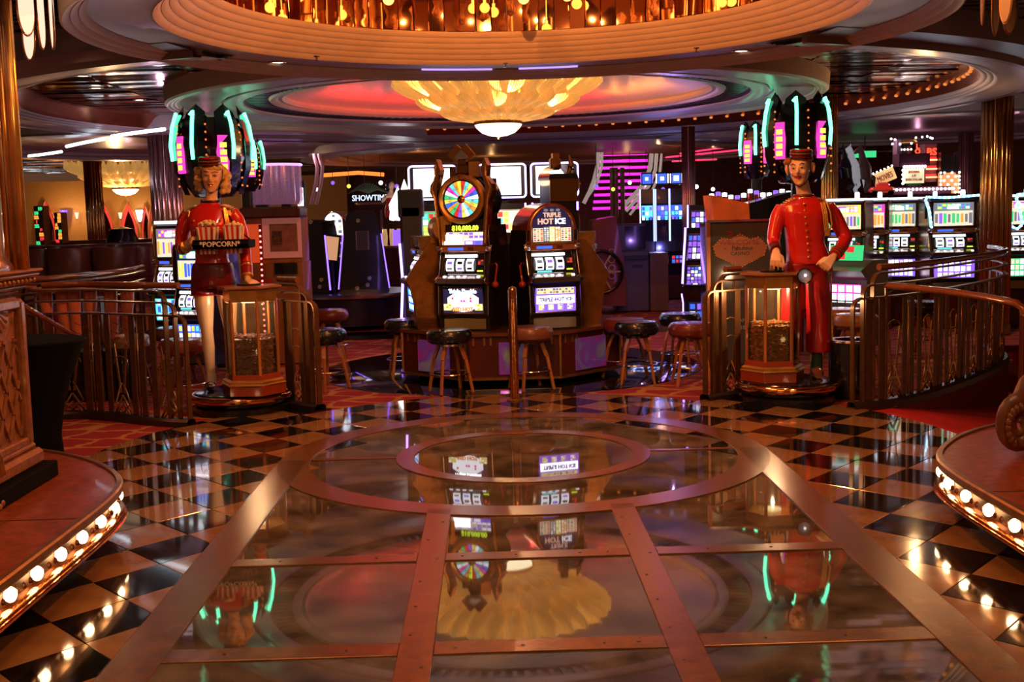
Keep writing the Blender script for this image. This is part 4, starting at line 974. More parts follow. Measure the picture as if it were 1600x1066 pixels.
def male(loc, rz):
    t = thing('person', 'painted figure of a moustached bellboy in red buttoned jacket, trousers and pillbox hat', 'person', loc, rz)
    HC = V((-.055,-.05,1.715)); HM = Matrix.Translation(HC) @ Matrix.Rotation(R(-4),4,'Y') @ Matrix.Rotation(R(-24),4,'Z')@ Matrix.Rotation(R(4),4,'X') @ Matrix.Scale(1.12,4)
    b = MB(); hb = MB(); head_geo(hb, True); b.add(hb.v, hb.f, True, HM)
    b.tube([(.0,.0,1.45),(-.015,-.01,1.54),(-.045,-.03,1.66)], [.068,.056,.052], 14)
    loft(b, [(0,0,.88,.15,.11),(0,0,1.05,.145,.105),(0,0,1.25,.16,.11),(0,0,1.40,.18,.10),(0,0,1.47,.10,.06)])
    b.tube([(.08,0,.90),(.085,0,.5),(.09,.01,.08)], [.085,.06,.040], 12); b.tube([(-.08,.03,.90),(-.09,.05,.5),(-.10,.08,.08)], [.085,.06,.040], 12)
    b.tube([(-.20,0,1.40),(-.245,-.02,1.26),(-.265,-.06,1.14),(-.285,-.20,1.06)], [.052,.045,.038,.027], 12)
    b.tube([(.20,0,1.40),(.265,.0,1.27),(.320,-.03,1.14),(.235,-.16,1.05),(.16,-.26,1.00)], [.052,.045,.038,.032,.027], 12)
    hand(b, (-.285,-.20,1.06), (-.12,-.38,-.75), (-.35,-.9,.2), -1, .55, .35, 1.05)
    hand(b, (.16,-.26,1.00), (-.55,-.30,-.55), (.15,-.9,.5), 1, .95, .2, 1.05)
    remesh(b, .0075, 'body', SKINP, t, 5)
    face(t, HM, True)
    hr = MB(); random.seed(4); hr.sphere((0,.040,.038), (.084,.088,.082), 16, 12, M=HM)
    for k in range(14): hr.sphere((-.075+random.uniform(-.02,.02), -.045+random.uniform(-.02,.02), .060+random.uniform(-.012,.02)), .016, 8, 6, M=HM)
    for k in range(6): hr.sphere((.05+.008*k, -.05+.012*k, .062), .014, 8, 6, M=HM)
    remesh(hr, .007, 'hair', AUBURN, t, 1)
    pillbox(t, HM @ Matrix.Translation((.010,.0,.035)) @ Matrix.Rotation(R(6),4,'Y'))
    b = MB(); b.tube([(-.080,-.01,.05),(-.078,-.024,-.03),(-.045,-.05,-.10),(0,-.062,-.126),(.045,-.05,-.10),(.078,-.024,-.03),(.080,-.01,.05)], .004, 6, M=HM); b.obj('chin_strap', NAVY, t)
    j = MB()
    loft(j, [(.03,.0,.94,.185,.135),(.02,0,1.02,.170,.125),(.0,0,1.12,.155,.118),(0,0,1.25,.170,.125),(0,-.005,1.36,.195,.125),(0,0,1.43,.190,.105),(0,0,1.47,.12,.08),(-.01,0,1.50,.078,.070)])
    j.tube([(.10,-.01,1.05),(.16,.01,.95),(.19,.02,.86)], [.08,.065,.055], 12)
    j.tube([(-.18,0,1.41),(-.225,-.01,1.33),(-.255,-.03,1.23),(-.278,-.07,1.13),(-.285,-.16,1.085)], [.062,.064,.058,.053,.045], 14)
    j.tube([(.18,0,1.41),(.235,.0,1.34),(.285,-.01,1.24),(.330,-.03,1.14),(.27,-.12,1.075),(.200,-.21,1.03)], [.062,.066,.062,.060,.052,.045], 14)
    J = remesh(j, .010, 'jacket', REDJ, t, 4)
    b = MB(); b.tube([(-.01+.078*cos(k*pi/10), .0+.072*sin(k*pi/10), 1.495) for k in range(20)], .012, 8, True); b.obj('collar', WINE, J)
    b = MB(); b.tube([(-.01+.084*cos(k*pi/10), .0+.078*sin(k*pi/10), 1.482) for k in range(20)], .005, 6, True); b.tube([(-.01+.080*cos(k*pi/10), .0+.074*sin(k*pi/10), 1.508) for k in range(20)], .004, 6, True); b.obj('collar_braid', GOLDP, J)
    for k in range(9):
        z = 1.43-.054*k; b = MB(); yy = -.108-.026*sin(min(1,(1.45-z)/.35)*pi*.5)-.004; b.sphere((-.035+.004*k, yy, z), (.012,.008,.012), 10, 6); b.obj('button', GOLDP, J)
    for s in (-1,1):
        b = MB()
        for k in range(6): b.tube([(s*(.095+.02*k), -.075+.006*k, 1.472-.006*k-.0015*k*k), (s*(.10+.02*k), .05, 1.478-.006*k-.0015*k*k)], .009, 6)
        b.obj('epaulette', GOLDP, J)
    b = MB()
    for o_ in (0,.014,.028):
        pts = [(.105+o_,-.105,1.44),(.118+o_,-.125,1.36),(.125+o_,-.133,1.26),(.140+o_,-.120,1.17)]; b.tube(pts, .0075, 6)
    b.tube([(.150,-.09,1.45),(.175,-.125,1.36),(.19,-.12,1.26),(.155,-.12,1.17)], .0075, 6); b.obj('aiguillette', GOLDP, J)
    b = MB(); b.tube([(-.286,-.135,1.095),(-.286,-.195,1.065)], [.052,.047], 14); b.obj('cuff', WINE, J)
    b = MB(); b.tube([(.225,-.175,1.045),(.175,-.245,1.01)], [.056,.050], 14); b.obj('cuff', REDJ2, J)
    b = MB()
    for f in (.15,.5,.9): p = V((.225,-.175,1.045)).lerp(V((.175,-.245,1.01)), f); q_ = V((.225,-.175,1.045)).lerp(V((.175,-.245,1.01)), f+.08); b.tube([p,q_], .0565-.006*f, 14)
    b.obj('cuff_braid', GOLDP, J)
    h = MB(); loft(h, [(0,0,.86,.16,.115),(0,0,.95,.165,.12)])
    h.tube([(.085,0,.92),(.105,-.01,.68),(.115,0,.45),(.118,.0,.20)], [.105,.104,.103,.105], 16); h.tube([(-.08,.03,.92),(-.085,.05,.68),(-.095,.06,.45),(-.10,.07,.20)], [.100,.095,.09,.095], 16)
    H = remesh(h, .011, 'trousers', REDJ2, t, 4)
    b = MB()
    for o_ in (0,.022): b.tube([(.205+.006,-.018-o_,.86),(.210,-.03-o_,.62),(.216,-.03-o_,.40),(.220,-.03-o_,.205)], .005, 6)
    b.obj('side_stripe', GOLDP, H)
    for x, y in ((.10,-.0),(-.10,.08)):
        b = MB(); b.tube([(x,y,.21),(x,y,.06)], .05, 12); b.obj('sock', mat('sock_green', (.03,.07,.03), .6), t)
        b = MB(); b.tube([(x,y+.05,.045),(x-.01,y-.04,.045),(x-.02,y-.12,.038),(x-.03,y-.175,.028)], [.045,.050,.048,.030], 12, flat=.9); b.box((x,y+.035,.012),(.08,.09,.024)); b.obj('shoe', mat('brown_shoe', (.22,.07,.03), .25, coat=.5), t)
    return t
BASE_Z = .168
def figure_base(x, y, label):
    t = thing('figure_plinth', label, 'plinth', (x,y,-.004))
    b = MB(); b.lathe([(0,.004),(.40,.004),(.40,.05),(.37,.07),(.37,.12),(0,.12)], 48); b.obj('base', BLACK, t)
    b = MB(); b.tube([(.395*cos(k*pi/24),.395*sin(k*pi/24),.125) for k in range(48)], .032, 12, True); b.obj('rim', COPPER, t)
    b = MB(); b.lathe([(0,.17),(.35,.17),(.37,.165),(.385,.14),(.37,.11),(0,.11)], 48); b.obj('top', BLACK, t); return t
figure_base(2.24,1.93,'round black plinth with polished copper rim under the bellboy figure')
figure_base(-2.31,2.18,'round black plinth with polished copper rim under the popcorn figure')
fz = BASE_Z
female((-2.50,2.22,fz), 0); male((2.41,2.02,fz), 0)
def show_case(x, y, rz, label, fillcol, cap):
    t = thing('display_case', label, 'display case', (x,y,fz), rz); n = 6
    hx = lambda r, z: [(r*cos(2*pi*k/n), r*sin(2*pi*k/n), z) for k in range(n)]
    def hexl(prof, nm_, m, par=t): b = MB(); b.lathe(prof, n, smooth=False); return b.obj(nm_, m, par)
    hexl([(0,0),(.265,0),(.265,.075),(0,.075)], 'base', mat('case_mahogany', (.30,.045,.015), .22, coat=.6)); hexl([(.265,.075),(.275,.085),(.255,.10),(.262,.11),(.24,.125),(0,.125)], 'base_moulding', GOLD)
    hexl([(.235,.125),(.225,.17),(0,.17)], 'plinth_band', mat('case_mahogany'))
    for k in range(n):
        a_ = 2*pi*k/n; b = MB(); b.box((.213*cos(a_),.213*sin(a_),.47),(.024,.024,.62), a_, bev=.003); b.obj('corner_post', OAK, t)
        a2 = a_+pi/n; r_ = .213*cos(pi/n); b = MB(); b.box((r_*cos(a2),r_*sin(a2),.46),(.004,.19,.58), a2); b.obj('glass_side', CGLASS, t)
    hexl([(0,.76),(.222,.76),(.222,.85),(0,.85)], 'frieze', GOLD)
    hexl([(.222,.85),(.25,.862),(.27,.868),(.27,.882),(.0,.885)], 'top', OAK)
    b = MB(); b.lathe([(0,.885),(.10,.885),(.10,.90),(0,.90)], 24); b.obj('top_disc', BLACK, t)
    random.seed(x); b = MB(); gm_ = []
    for k in range(900):
        z = random.uniform(.17,.47)+.02*random.random(); a_ = random.uniform(0,2*pi); r_ = .180*cos(pi/6)/cos((a_ % (pi/3))-pi/6)*(1 if k % 5 else sqrt(random.random())); z = z if k % 5 else random.uniform(.455,.475); s_ = random.uniform(.009,.014); c_ = (r_*cos(a_), r_*sin(a_), z)
        b.m = random.choice((0,0,0,1,2)); rzz = random.uniform(0,3); b.box(c_, (s_*1.6,s_*1.6,s_*.6), rzz)
    o = b.obj('trinket_filling', [mat('fill_%s_a'%cap, fillcol, .3, .5), mat('fill_%s_b'%cap, [min(1,c*1.6) for c in fillcol], .15, .9), mat('fill_%s_c'%cap, (.5,.25,.35) if cap == 'l' else (.9,.6,.3), .2, .8)], t); o['kind'] = 'stuff'
    b = MB(); b.lathe([(0,.14),(.176,.14),(.176,.45),(0,.46)], 6, smooth=False); b.obj('filling_core', mat('core_'+cap, [c*.7 for c in fillcol], .7, noise=.5, nscale=40), t)
    b = MB(); b.lathe([(0,.745),(.07,.745),(.075,.757)], 16); b.obj('case_lamp', glow('case_light', (1,.75,.4), 3), t)
    return t
show_case(-2.16,1.99,R(-64), 'hexagonal glass display case with pale filling, under the popcorn figure hand', (.50,.34,.32), 'l')
show_case(2.12,1.93,R(-118), 'hexagonal glass display case half full of gold trinkets beside the bellboy figure', (.62,.34,.13), 'r')
lamp('POINT', (-2.16,1.99,fz+.70), (1,.7,.45), 10); lamp('POINT', (2.12,1.93,fz+.70), (1,.7,.45), 16)
# popcorn tray with neck straps
t = thing('popcorn_tray', 'black tray lettered POPCORN carried by the usherette figure', 'tray', (-2.345,2.0,1.395), R(0))
b = MB(); b.box((0,0,-.03),(.44,.26,.012)); b.box((0,-.128,0),(.45,.012,.075), bev=.008); b.box((0,.128,0),(.45,.012,.06)); b.box((-.22,0,0),(.012,.26,.06)); b.box((.22,0,0),(.012,.26,.06))
b.tube([(-.225,-.134,0),(.225,-.134,0)], .028, 10, flat=.45); b.obj('tray', MATTE, t)
text('\u2605POPCORN\u2605'.replace('\u2605','*'), .058, (0,-.166,.0), 0, mat('tray_letters', (.85,.72,.55), .4), t, bold=.001)
b = MB(); b.tube([(-.12,.12,.02),(-.13,.15,.16),(-.10,.20,.30)], .006, 6); b.tube([(.20,.10,.02),(.06,.12,.14),(-.02,.18,.30)], .006, 6); b.obj('neck_strap', MATTE, t)
for k, (x, sc_) in enumerate(((-.125,1),(.085,.95))):
    pb = thing('popcorn_box', 'red and white striped popcorn box at %s of the usherette tray' % (('left','right')[k]), 'popcorn box', (-2.345+x,1.985,1.315), 0)
    w1 = .080*sc_; w0 = .058*sc_; b = MB()
    for f in range(4):
        for q in range(7):
            f0, f1 = -1+2*q/7, -1+2*(q+1)/7; b.m = q % 2
            def P_(u, w_, z):
                x_, y_ = u*w_, -w_*.8
                for _ in range(f): x_, y_ = -y_/.8 if False else -y_*(1), x_
                return (x_, y_, z)
            b.quad(P_(f0,w0,0),P_(f1,w0,0),P_(f1,w1,.22+.012*(q%2)),P_(f0,w1,.22+.012*(q%2)))
    b.obj('box', [mat('box_cream', (.80,.66,.50), .5), mat('box_red', (.60,.03,.03), .5)], pb)
    b = MB(); random.seed(k+2)
    for q in range(60):
        r_ = .07*sqrt(random.random()); a_ = random.uniform(0,6.28); b.sphere((r_*cos(a_), r_*sin(a_)*.85, .215+random.uniform(0,.045)*(1-r_*9)+ (0 if k else .02)), random.uniform(.010,.015), 6, 4)
    o = b.obj('popcorn', mat('popcorn_corn', (.85,.66,.35), .6), pb); o['kind'] = 'stuff'
# flashlight held by the bellboy
t = thing('flashlight', 'large round lit flashlight in the bellboy figure hand', 'flashlight', tuple(at(1257,431,1.70)))
M_ = Matrix.Rotation(R(-8),4,'Z') @ Matrix.Rotation(R(90),4,'X')
b = MB(); b.lathe([(.056,.0),(.064,.004),(.066,.02),(.060,.03),(.052,.028)], 28, M=M_); b.obj('bezel', BLACK, t)
b = MB(); b.lathe([(.060,.0),(.045,-.04),(.028,-.07),(.026,-.20),(.0,-.20)], 20, M=M_); b.obj('barrel', BLACK, t)
b = MB(); b.lathe([(0,-.015),(.03,-.005),(.054,.022)], 24, M=M_); b.obj('reflector', mat('torch_reflector', (.20,.16,.16), .5, .6), t)
b = MB(); b.sphere((.006,-.004,.004), .011, 10, 8); b.obj('bulb', glow('torch_bulb', (1,.95,.9), 3), t)
# ------------------------------------------------------------------ lit artwork panels
G = {k: glow('art_'+k, c, p) for k, c, p in (('white',(.92,.92,1),2.0),('hot',(1,.98,1),4.5),('cream',(1,.88,.62),1.1),('yellow',(1,.80,.12),1.4),('orange',(1,.36,.05),1.3),('red',(.9,.03,.03),1.3),('magenta',(.95,.05,.5),1.4),
     ('violet',(.30,.12,.95),1.4),('blue',(.05,.15,.9),1.3),('cyan',(.15,.8,.9),1.3),('green',(.05,.75,.25),1.1),('navy',(.02,.02,.12),.5),('dim',(.10,.05,.04),.4),('lime',(.75,1,.05),1.8),('grey',(.35,.33,.4),.7))}
BEZ = mat('chrome_bezel', (.55,.42,.36), .2, 1)
def PM(x, y, z, tilt=0): return Matrix.Translation((x,y,z)) @ Matrix.Rotation(R(tilt),4,'X')
def art(parent, name, M, w, h, bg, rows=0, cols=0, pal=(), seed=1, gap=.25, arch=False, frame=None, fm=None, wfrac=1, x0=0):
    "flat lit panel facing -y in local x/z, with printed cells a millimetre proud"
    b = MB(); mats = [G[bg]]+[G[p] for p in pal]
    if arch:
        pts = [(-w/2,-h/2),(w/2,-h/2)]+[(w/2*cos(pi*k/16), h/2-w/2+ (w/2)*sin(pi*k/16)) for k in range(17)]
        b.add([(x,0,z) for x,z in pts], [tuple(range(len(pts)))], False, M)
    else: b.box((0,.004,0),(w,.008,h), M=M)
    rnd = random.Random(seed)
    for i in range(rows):
        for j in range(cols):
            cw, chh = w*wfrac/cols, h*.92/rows; x = -w*wfrac/2+cw*(j+.5)+x0; z = -h*.46+chh*(i+.5)
            if arch and z > h/2-w/2 and hypot(x, z-(h/2-w/2)) > w/2*.86: continue
            b.m = 1+rnd.randrange(len(pal)); e = gap*rnd.uniform(.6,1.2); b.box((x,-.001,z),(cw*(1-e),.0015,chh*(1-e)), M=M)
    o = b.obj(name, mats, parent)
    if frame:
        b = MB()
        if arch: b.tube([(x*1.03,-.004,z*1.02) for x,z in pts], frame, 6, True, M=M)
        else: b.tube([(-w/2,-.004,-h/2),(w/2,-.004,-h/2),(w/2,-.004,h/2),(-w/2,-.004,h/2)], frame, 6, True, M=M)
        b.obj(name+'_frame', fm or BEZ, o)
    return o
def sidewall(b, prof, x, th):
    "side plate from a (y,z) outline"
    n = len(prof); b.add([(x-th/2,y,z) for y,z in prof]+[(x+th/2,y,z) for y,z in prof], [tuple(range(n)), tuple(range(2*n-1,n-1,-1))]+[(i,n+i,n+(i+1)%n,(i+1)%n) for i in range(n)])
PROF = [(.0,0),(.0,.12),(-.03,.15),(-.015,.42),(-.10,.455),(-.10,.485),(.0,.52),(.065,.72),(.055,.80),(.035,.83),(.035,1.12),(.06,1.16),(.46,1.16),(.50,.8),(.50,0)]
def slot(name, label, loc, rz, w=.50, cab=BLACK, side=None, kind='rect', title=None, seed=1, strip='red', tcol='white', sc=1, top='navy', pal=('cream','white','orange','violet'), belly=('blue',('white','yellow','cyan','hot')), group=None, depthk=1, extra=None):
    t = thing(name, label, 'slot machine', loc, rz, group); t.scale = (sc,sc,sc)
    top_z = {'rect':1.16,'arch':.92,'wheel':.98}[kind]
    prof = [(y*depthk if y > .1 else y, min(z, top_z)) for y, z in PROF]
    b = MB(); sidewall(b, prof, 0, w-.04); b.obj('cabinet', cab, t)
    for s in (-1,1):
        b = MB(); sidewall(b, [(y-.008 if y < .1 else y+.004, z+(.004 if z > .5 else 0)) for y, z in prof], s*(w/2-.015), .03); b.obj('side_panel', side or cab, t)
        b = MB(); b.tube([(s*(w/2-.002), y-.010, z) for y, z in prof[1:12]], .005, 5); b.obj('edge_trim', BEZ, t)
    wi = w-.10
    b = MB(); b.box((0,-.004,.065),(wi+.02,.012,.10), bev=.004); b.box((0,-.012,.112),(wi*.5,.02,.012)); b.obj('coin_panel', mat('coin_steel', (.42,.40,.36), .3, .9) if seed % 2 else mat('coin_brass', (.40,.28,.10), .35, .85), t)
    if belly: art(t, 'belly_glass', PM(0,-.034,.285,2), wi, .235, belly[0], 3, 6, belly[1], seed, .3, frame=.008, wfrac=.85)
    b = MB(); b.box((0,-.102,.47),(wi+.05,.02,.05), bev=.006); b.obj('bill_bar', mat('bar_dark', (.06,.03,.025), .3, .5), t)
    b = MB(); b.box((0,0,0),(wi+.03,.10,.014), M=PM(0,-.055,.503,20)); dk = b.obj('button_deck', BEZ, t)
    bm_ = MB(); bm_.box((0,0,0),(.032,.022,.012), bev=.003); bme = bm_.mesh('button', G['white']); 
    for k in range(6):
        if k == 4: continue
        put('button', bme, (-wi*.42+wi*.84*k/5, -.062, .512), parent=t, rot=(R(20),0,0))
    # reels behind the window
    b = MB(); b.box((0,.01,0),(wi,.02,.19), M=PM(0,.028,.615,-17)); b.obj('reel_surround', BLACK, t)
    art(t, 'reel_light', PM(-wi*.09,.038,.70,-17), wi*.80, .024, 'hot')
    for k in (-1,0,1):
        b = MB(); b.m = 0; n = 8; rr = .085; vs = []
        for q in range(n+1):
            an = -.75+1.5*q/n
            for xx in (-.5,.5): vs.append((xx*wi*.19, -rr*cos(an)+rr*.72, rr*sin(an)))
        Mq = PM(-wi*.09+k*wi*.25,.018,.615,-17); b.add(vs, [(2*q,2*q+1,2*q+3,2*q+2) for q in range(n)], True, Mq)
        for q, an in enumerate((-.42,.18)):
            b.m = 1+((k+seed+q) % 3); b.box((0,-rr*cos(an)+rr*.72-.001,rr*sin(an)),(wi*.12,.002,.028), M=Mq @ Matrix.Rotation(0,4,'X'))
        b.obj('reel', [G['white'], G['grey'], G['violet'], mat('reel_ink', (.02,.02,.03), .4)], t)
    b = MB(); b.tube([(x,-.0,z) for x, z in ((-wi/2,-.095),(wi/2,-.095),(wi/2,.115),(-wi/2,.115))], .008, 6, True, M=PM(0,.022,.615,-17)); b.obj('reel_frame', BEZ, t)
    art(t, 'meter', PM(-wi*.22,.0,.545,-17), wi*.35, .016, 'cyan' if seed % 2 else 'dim'); art(t, 'ticket_light', PM(wi*.40,.005,.56,-17), wi*.14, .012, 'lime')
    art(t, 'spin_display', PM(wi*.41,.02,.64,-17), wi*.13, .05, 'dim', 3, 2, ('red','dim'), seed)
    # name strip
    b = MB(); b.box((0,.035,.765),(wi+.05,.03,.058), bev=.006); st = b.obj('name_strip', mat('strip_bronze', (.40,.13,.05), .25, .6), t)
    b = MB(); b.box((-wi*.2,.018,.765),(wi*.38,.006,.026)); b.obj('strip_display', G['blue'], st)
    for k in range(4): b = MB(); b.box((wi*.12+k*.014,.018,.765),(.006,.004,.03)); b.obj('speaker_slot', MATTE, st)
    for s in (-1,1): b = MB(); b.lathe([(0,-.03),(.026,-.03),(.032,-.02),(.032,.02),(.026,.03),(0,.03)], 14, M=PM(s*(wi/2+.045),.04,.765) @ Matrix.Rotation(pi/2,4,'Y')); b.obj('strip_cap', CHROME, t)
    if kind == 'rect':
        art(t, 'top_glass', PM(0,.030,.965,0), wi, .30, top, 1, 1, (top,), seed, 0, frame=.008)
        art(t, 'pay_table', PM(0,.026,.915,0), wi*.94, .185, 'cream', 1, 9, pal, seed, .35); art(t, 'title_art', PM(0,.026,1.062), wi*.8, .07, 'green' if seed % 2 else 'magenta', 2, 7, ('white','yellow','violet'), seed+3)
        art(t, 'title_gem', PM(0,.020,1.052), wi*.26, .05, 'white')
        b = MB(); b.box((0,.15,1.175),(w*.9,.22,.03)); b.lathe([(0,0),(.03,0),(.03,.06),(.022,.075),(0,.075)], 14, (w*.25,.15,1.19)); b.obj('candle_light', G['white'], t)
    if title:
        for s_, z_, sz_, mm in title: text(s_, sz_, (0,.018,z_), 0, mm, t, bold=.0012)
    return t
SCR = {}
STRIPW = glow('led_white', (.75,.72,1), 6)
# stool
def stool(label, p, seatm, legm=OAK, z=.56, first=None):
    if first:
        d = dup(first, p, random.uniform(0,1.5), label)
        for c in kids(d):
            if c.name.startswith('seat'): c.data = c.data.copy(); c.data.materials[0] = seatm
        return d
    t = thing('bar_stool', label, 'stool', p, .4)
    b = MB(); b.lathe([(0,.445),(.175,.445),(.20,.465),(.208,.50),(.202,.54),(.18,.565),(.08,.572),(0,.573)], 28); b.obj('seat', seatm, t)
    b = MB(); b.lathe([(0,.42),(.12,.42),(.12,.446),(0,.446)], 20); b.obj('seat_ring', CHROME, t)
    for k in range(4):
        a_ = pi/4+k*pi/2; b = MB(); b.bar((.10*cos(a_),.10*sin(a_),.43),(.155*cos(a_),.155*sin(a_),.30),.034,.026); b.bar((.155*cos(a_),.155*sin(a_),.30),(.215*cos(a_),.215*sin(a_),.0),.026,.020); b.obj('leg', legm, t)
    b = MB(); b.tube([(.185*cos(k*pi/16),.185*sin(k*pi/16),.17) for k in range(32)], .008, 6, True); b.obj('foot_ring', CHROME, t)
    return t
# ------------------------------------------------------------------ slot island in the middle
isl = thing('slot_island', 'octagonal wood slot machine stand with lit iridescent panels, centre', 'stand', (0,4.12,-.004))
oc = [(1.13*cos(pi/8+k*pi/4), 1.13*sin(pi/8+k*pi/4)) for k in range(8)]
b = MB(); b.prism(oc, .08, .47); b.obj('stand_body', WOOD, isl)
b = MB(); b.prism([(x*1.03,y*1.03) for x,y in oc], .47, .50); b.obj('counter', mat('counter_brown', (.13,.04,.02), .2, coat=.5), isl)
b = MB(); b.prism([(x*1.03,y*1.03) for x,y in oc], .065, .085); b.obj('brass_skirting', DBRASS, isl)
b = MB(); b.prism([(x*.86,y*.86) for x,y in oc], 0, .07); b.obj('plinth', MATTE, isl)
irid = bpy.data.materials.new('iridescent_panel'); irid.use_nodes = True
nt = irid.node_tree; bs = nt.nodes['Principled BSDF']; tc = nt.nodes.new('ShaderNodeTexCoord'); nz = nt.nodes.new('ShaderNodeTexNoise'); nz.inputs['Scale'].default_value = 3.5; nz.inputs['Distortion'].default_value = 1.5; cr = nt.nodes.new('ShaderNodeValToRGB')
for k, (p, c) in enumerate(((.0,(.05,.25,.10,1)),(.3,(.55,.05,.35,1)),(.5,(.30,.10,.60,1)),(.7,(.35,.40,.25,1)))):
    e = cr.color_ramp.elements[k] if k < 2 else cr.color_ramp.elements.new(p); e.position = p; e.color = c
nt.links.new(tc.outputs['Object'], nz.inputs['Vector']); nt.links.new(nz.outputs['Fac'], cr.inputs['Fac']); nt.links.new(cr.outputs['Color'], bs.inputs['Base Color']); nt.links.new(cr.outputs['Color'], bs.inputs['Emission Color']); bs.inputs['Emission Strength'].default_value = .10; bs.inputs['Roughness'].default_value = .15; bs.inputs['Metallic'].default_value = .6
for k in range(8):
    a_ = k*pi/4; r_ = 1.13*cos(pi/8)+.006
    b = MB(); b.box((r_*cos(a_),r_*sin(a_),.26),(.012,.44 if k % 2 else .26,.30), a_, bev=.004); b.obj('lit_panel', irid if k % 2 or k == 6 else WOOD, isl)
    for f in (-.36,-.26,-.2,.2,.26,.36):
        x, y = r_*cos(a_)-f*sin(a_), r_*sin(a_)+f*cos(a_); b = MB(); b.box((x,y,.42),(.012,.018,.07), a_); b.obj('dentil', DBRASS, isl)
    b = MB(); b.bar((oc[k][0]*1.01,oc[k][1]*1.01,.09),(oc[k][0]*1.01,oc[k][1]*1.01,.47),.02); b.obj('corner_strip', DBRASS, isl)
TH = [('TRIPLE',1.035,.068,mat('title_pink',(.9,.4,.35),.4,emit=(1,.35,.25),power=.8)),('HOT ICE',.970,.085,G['white'])]
b_ = slot('slot_machine', 'arched black slot machine with TRIPLE HOT ICE title on the island', (.40,3.22,.496), R(16), kind='arch', title=None, seed=3, belly=None, depthk=1.1)
art(b_, 'belly_glass', PM(0,-.034,.285,2), .40, .235, 'violet', 0, 0, frame=.009)
art(b_, 'belly_paytable', PM(0,-.040,.365,2), .36, .055, 'cream', 2, 12, ('orange','yellow','grey','cream'), 4, .35); art(b_, 'belly_band', PM(0,-.040,.285,2), .37, .075, 'hot')
b_.scale = (1.0,1.0,1.0)
def arch_top(t, z0, h, w):
    b = MB(); sidewallpts = [(-w/2,z0),(w/2,z0)]+[(w/2*cos(pi*k/20), z0+h-w/2+w/2*sin(pi*k/20)) for k in range(21)]
    n = len(sidewallpts); b.add([(x,.032,z) for x,z in sidewallpts]+[(x,.50,z) for x,z in sidewallpts], [tuple(range(n)), tuple(range(2*n-1,n-1,-1))], False)
    b.add([(x,.032,z) for x,z in sidewallpts]+[(x,.50,z) for x,z in sidewallpts], [(i,n+i,n+(i+1)%n,(i+1)%n) for i in range(1,n)], True)
    return b.obj('arch_hood', mat('hood_red_lacquer', (.16,.02,.012), .2, coat=.6), t)
arch_top(b_, .80, .37, .48)
art(b_, 'top_glass', PM(0,.026,.975), .40, .34, 'navy', 0, 0, arch=True, frame=.012, fm=BRASS)
for k in range(3): art(b_, 'pay_column', PM(-.055+k*.055,.022,.885), .05, .135, ('grey','yellow','orange')[k], 7, 2, ('white','cream'), k, .4)
for s in (-1,1): art(b_, 'pay_column', PM(s*.135,.022,.88), .10, .125, 'cream', 6, 3, ('red','orange','dim'), 5+s, .5)
text('TRIPLE', .058, (0,.018,1.060), 0, glow('title_peach', (1,.55,.40), 1.2), b_, bold=.002); text('HOT', .070, (-.065,.018,1.000), 0, glow('title_peach',(1,.5,.4),1.2), b_, bold=.003); text('ICE', .070, (.08,.018,1.000), 0, G['white'], b_, bold=.003)
for k in (-1,0,1): b = MB(); b.lathe([(0,0),(.022,0),(.018,.012),(0,.014)], 10, M=PM(k*.058,.018,1.105) @ Matrix.Rotation(pi/2,4,'X'), sy=.6); b.obj('crest', G['grey'], b_)
text('TRIPLE HOT ICE', .050, (0,-.048,.285), 0, mat('belly_ink', (.12,.05,.5), .4, emit=(.2,.08,.9), power=.5), b_, bold=.0025, sx=.9)
for k in range(4): art(b_, 'belly_flower', PM(-.14+k*.093,-.040,.215,2), .05, .05, 'cream', 3, 3, ('white','yellow','violet'), k)
w_ = slot('wheel_slot_machine', 'tall brass slot machine with coloured prize wheel and $10,000.00 sign', (-.435,3.34,.496), R(-20), kind='wheel', seed=4, cab=BLACK, side=mat('warm_black', (.02,.012,.010), .2, coat=.5), belly=None, depthk=1.1)
art(w_, 'belly_glass', PM(0,-.034,.285,2), .40, .235, 'navy', 0, 0, frame=.009)
b = MB(); b.add([(.17*cos(k*pi/8)*(1.0 if k % 2 else .9),-.001,-.01+.095*sin(k*pi/8)) for k in range(16)], [tuple(range(16))], False, PM(0,-.038,.285,2)); b.obj('belly_burst', G['white'], w_)
for k in (-1,1): art(w_, 'belly_flower', PM(k*.155,-.042,.225,2), .075, .06, 'yellow', 3, 3, ('cream','orange','white'), k+5, .35)
b = MB(); b.box((0,.27,.92),(.42,.44,.24)); b.box((0,.31,1.22),(.36,.34,.40)); b.obj('upper_cabinet', BLACK, w_)
art(w_, 'jackpot_panel', PM(0,.026,.862), .40, .128, 'cream', 4, 8, ('white','white','cream','violet'), 2, .3, frame=.006)
art(w_, 'jackpot_blue', PM(.10,.020,.822), .18, .04, 'violet', 1, 2, ('white','blue'), 2, .4); art(w_, 'jackpot_white', PM(-.10,.020,.855), .17, .09, 'hot')
b = MB(); b.box((0,.030,.960),(.42,.02,.066)); b.obj('digit_board', mat('digit_black', (.02,.015,.01), .2), w_)
text('$10,000.00', .062, (.02,.017,.957), 0, G['lime'], w_, bold=.003, sx=.95)
WZ = 1.225
wm = [G['cyan'],G['yellow'],G['magenta'],G['green'],G['white'],G['orange'],G['blue'],G['red']]; wn = 24
pal_w = ['white','blue','magenta','yellow','cyan','red','lime','orange','cyan','magenta','white','green','yellow','blue','orange','green','red','violet','yellow','white','cyan','orange','yellow','cyan']
wh = MB(); wh.lathe([(0,0),(.175,0),(.178,.02),(0,.02)], 48, M=PM(0,.02,WZ) @ Matrix.Rotation(pi/2,4,'X')); wheel = wh.obj('wheel', BLACK, w_)
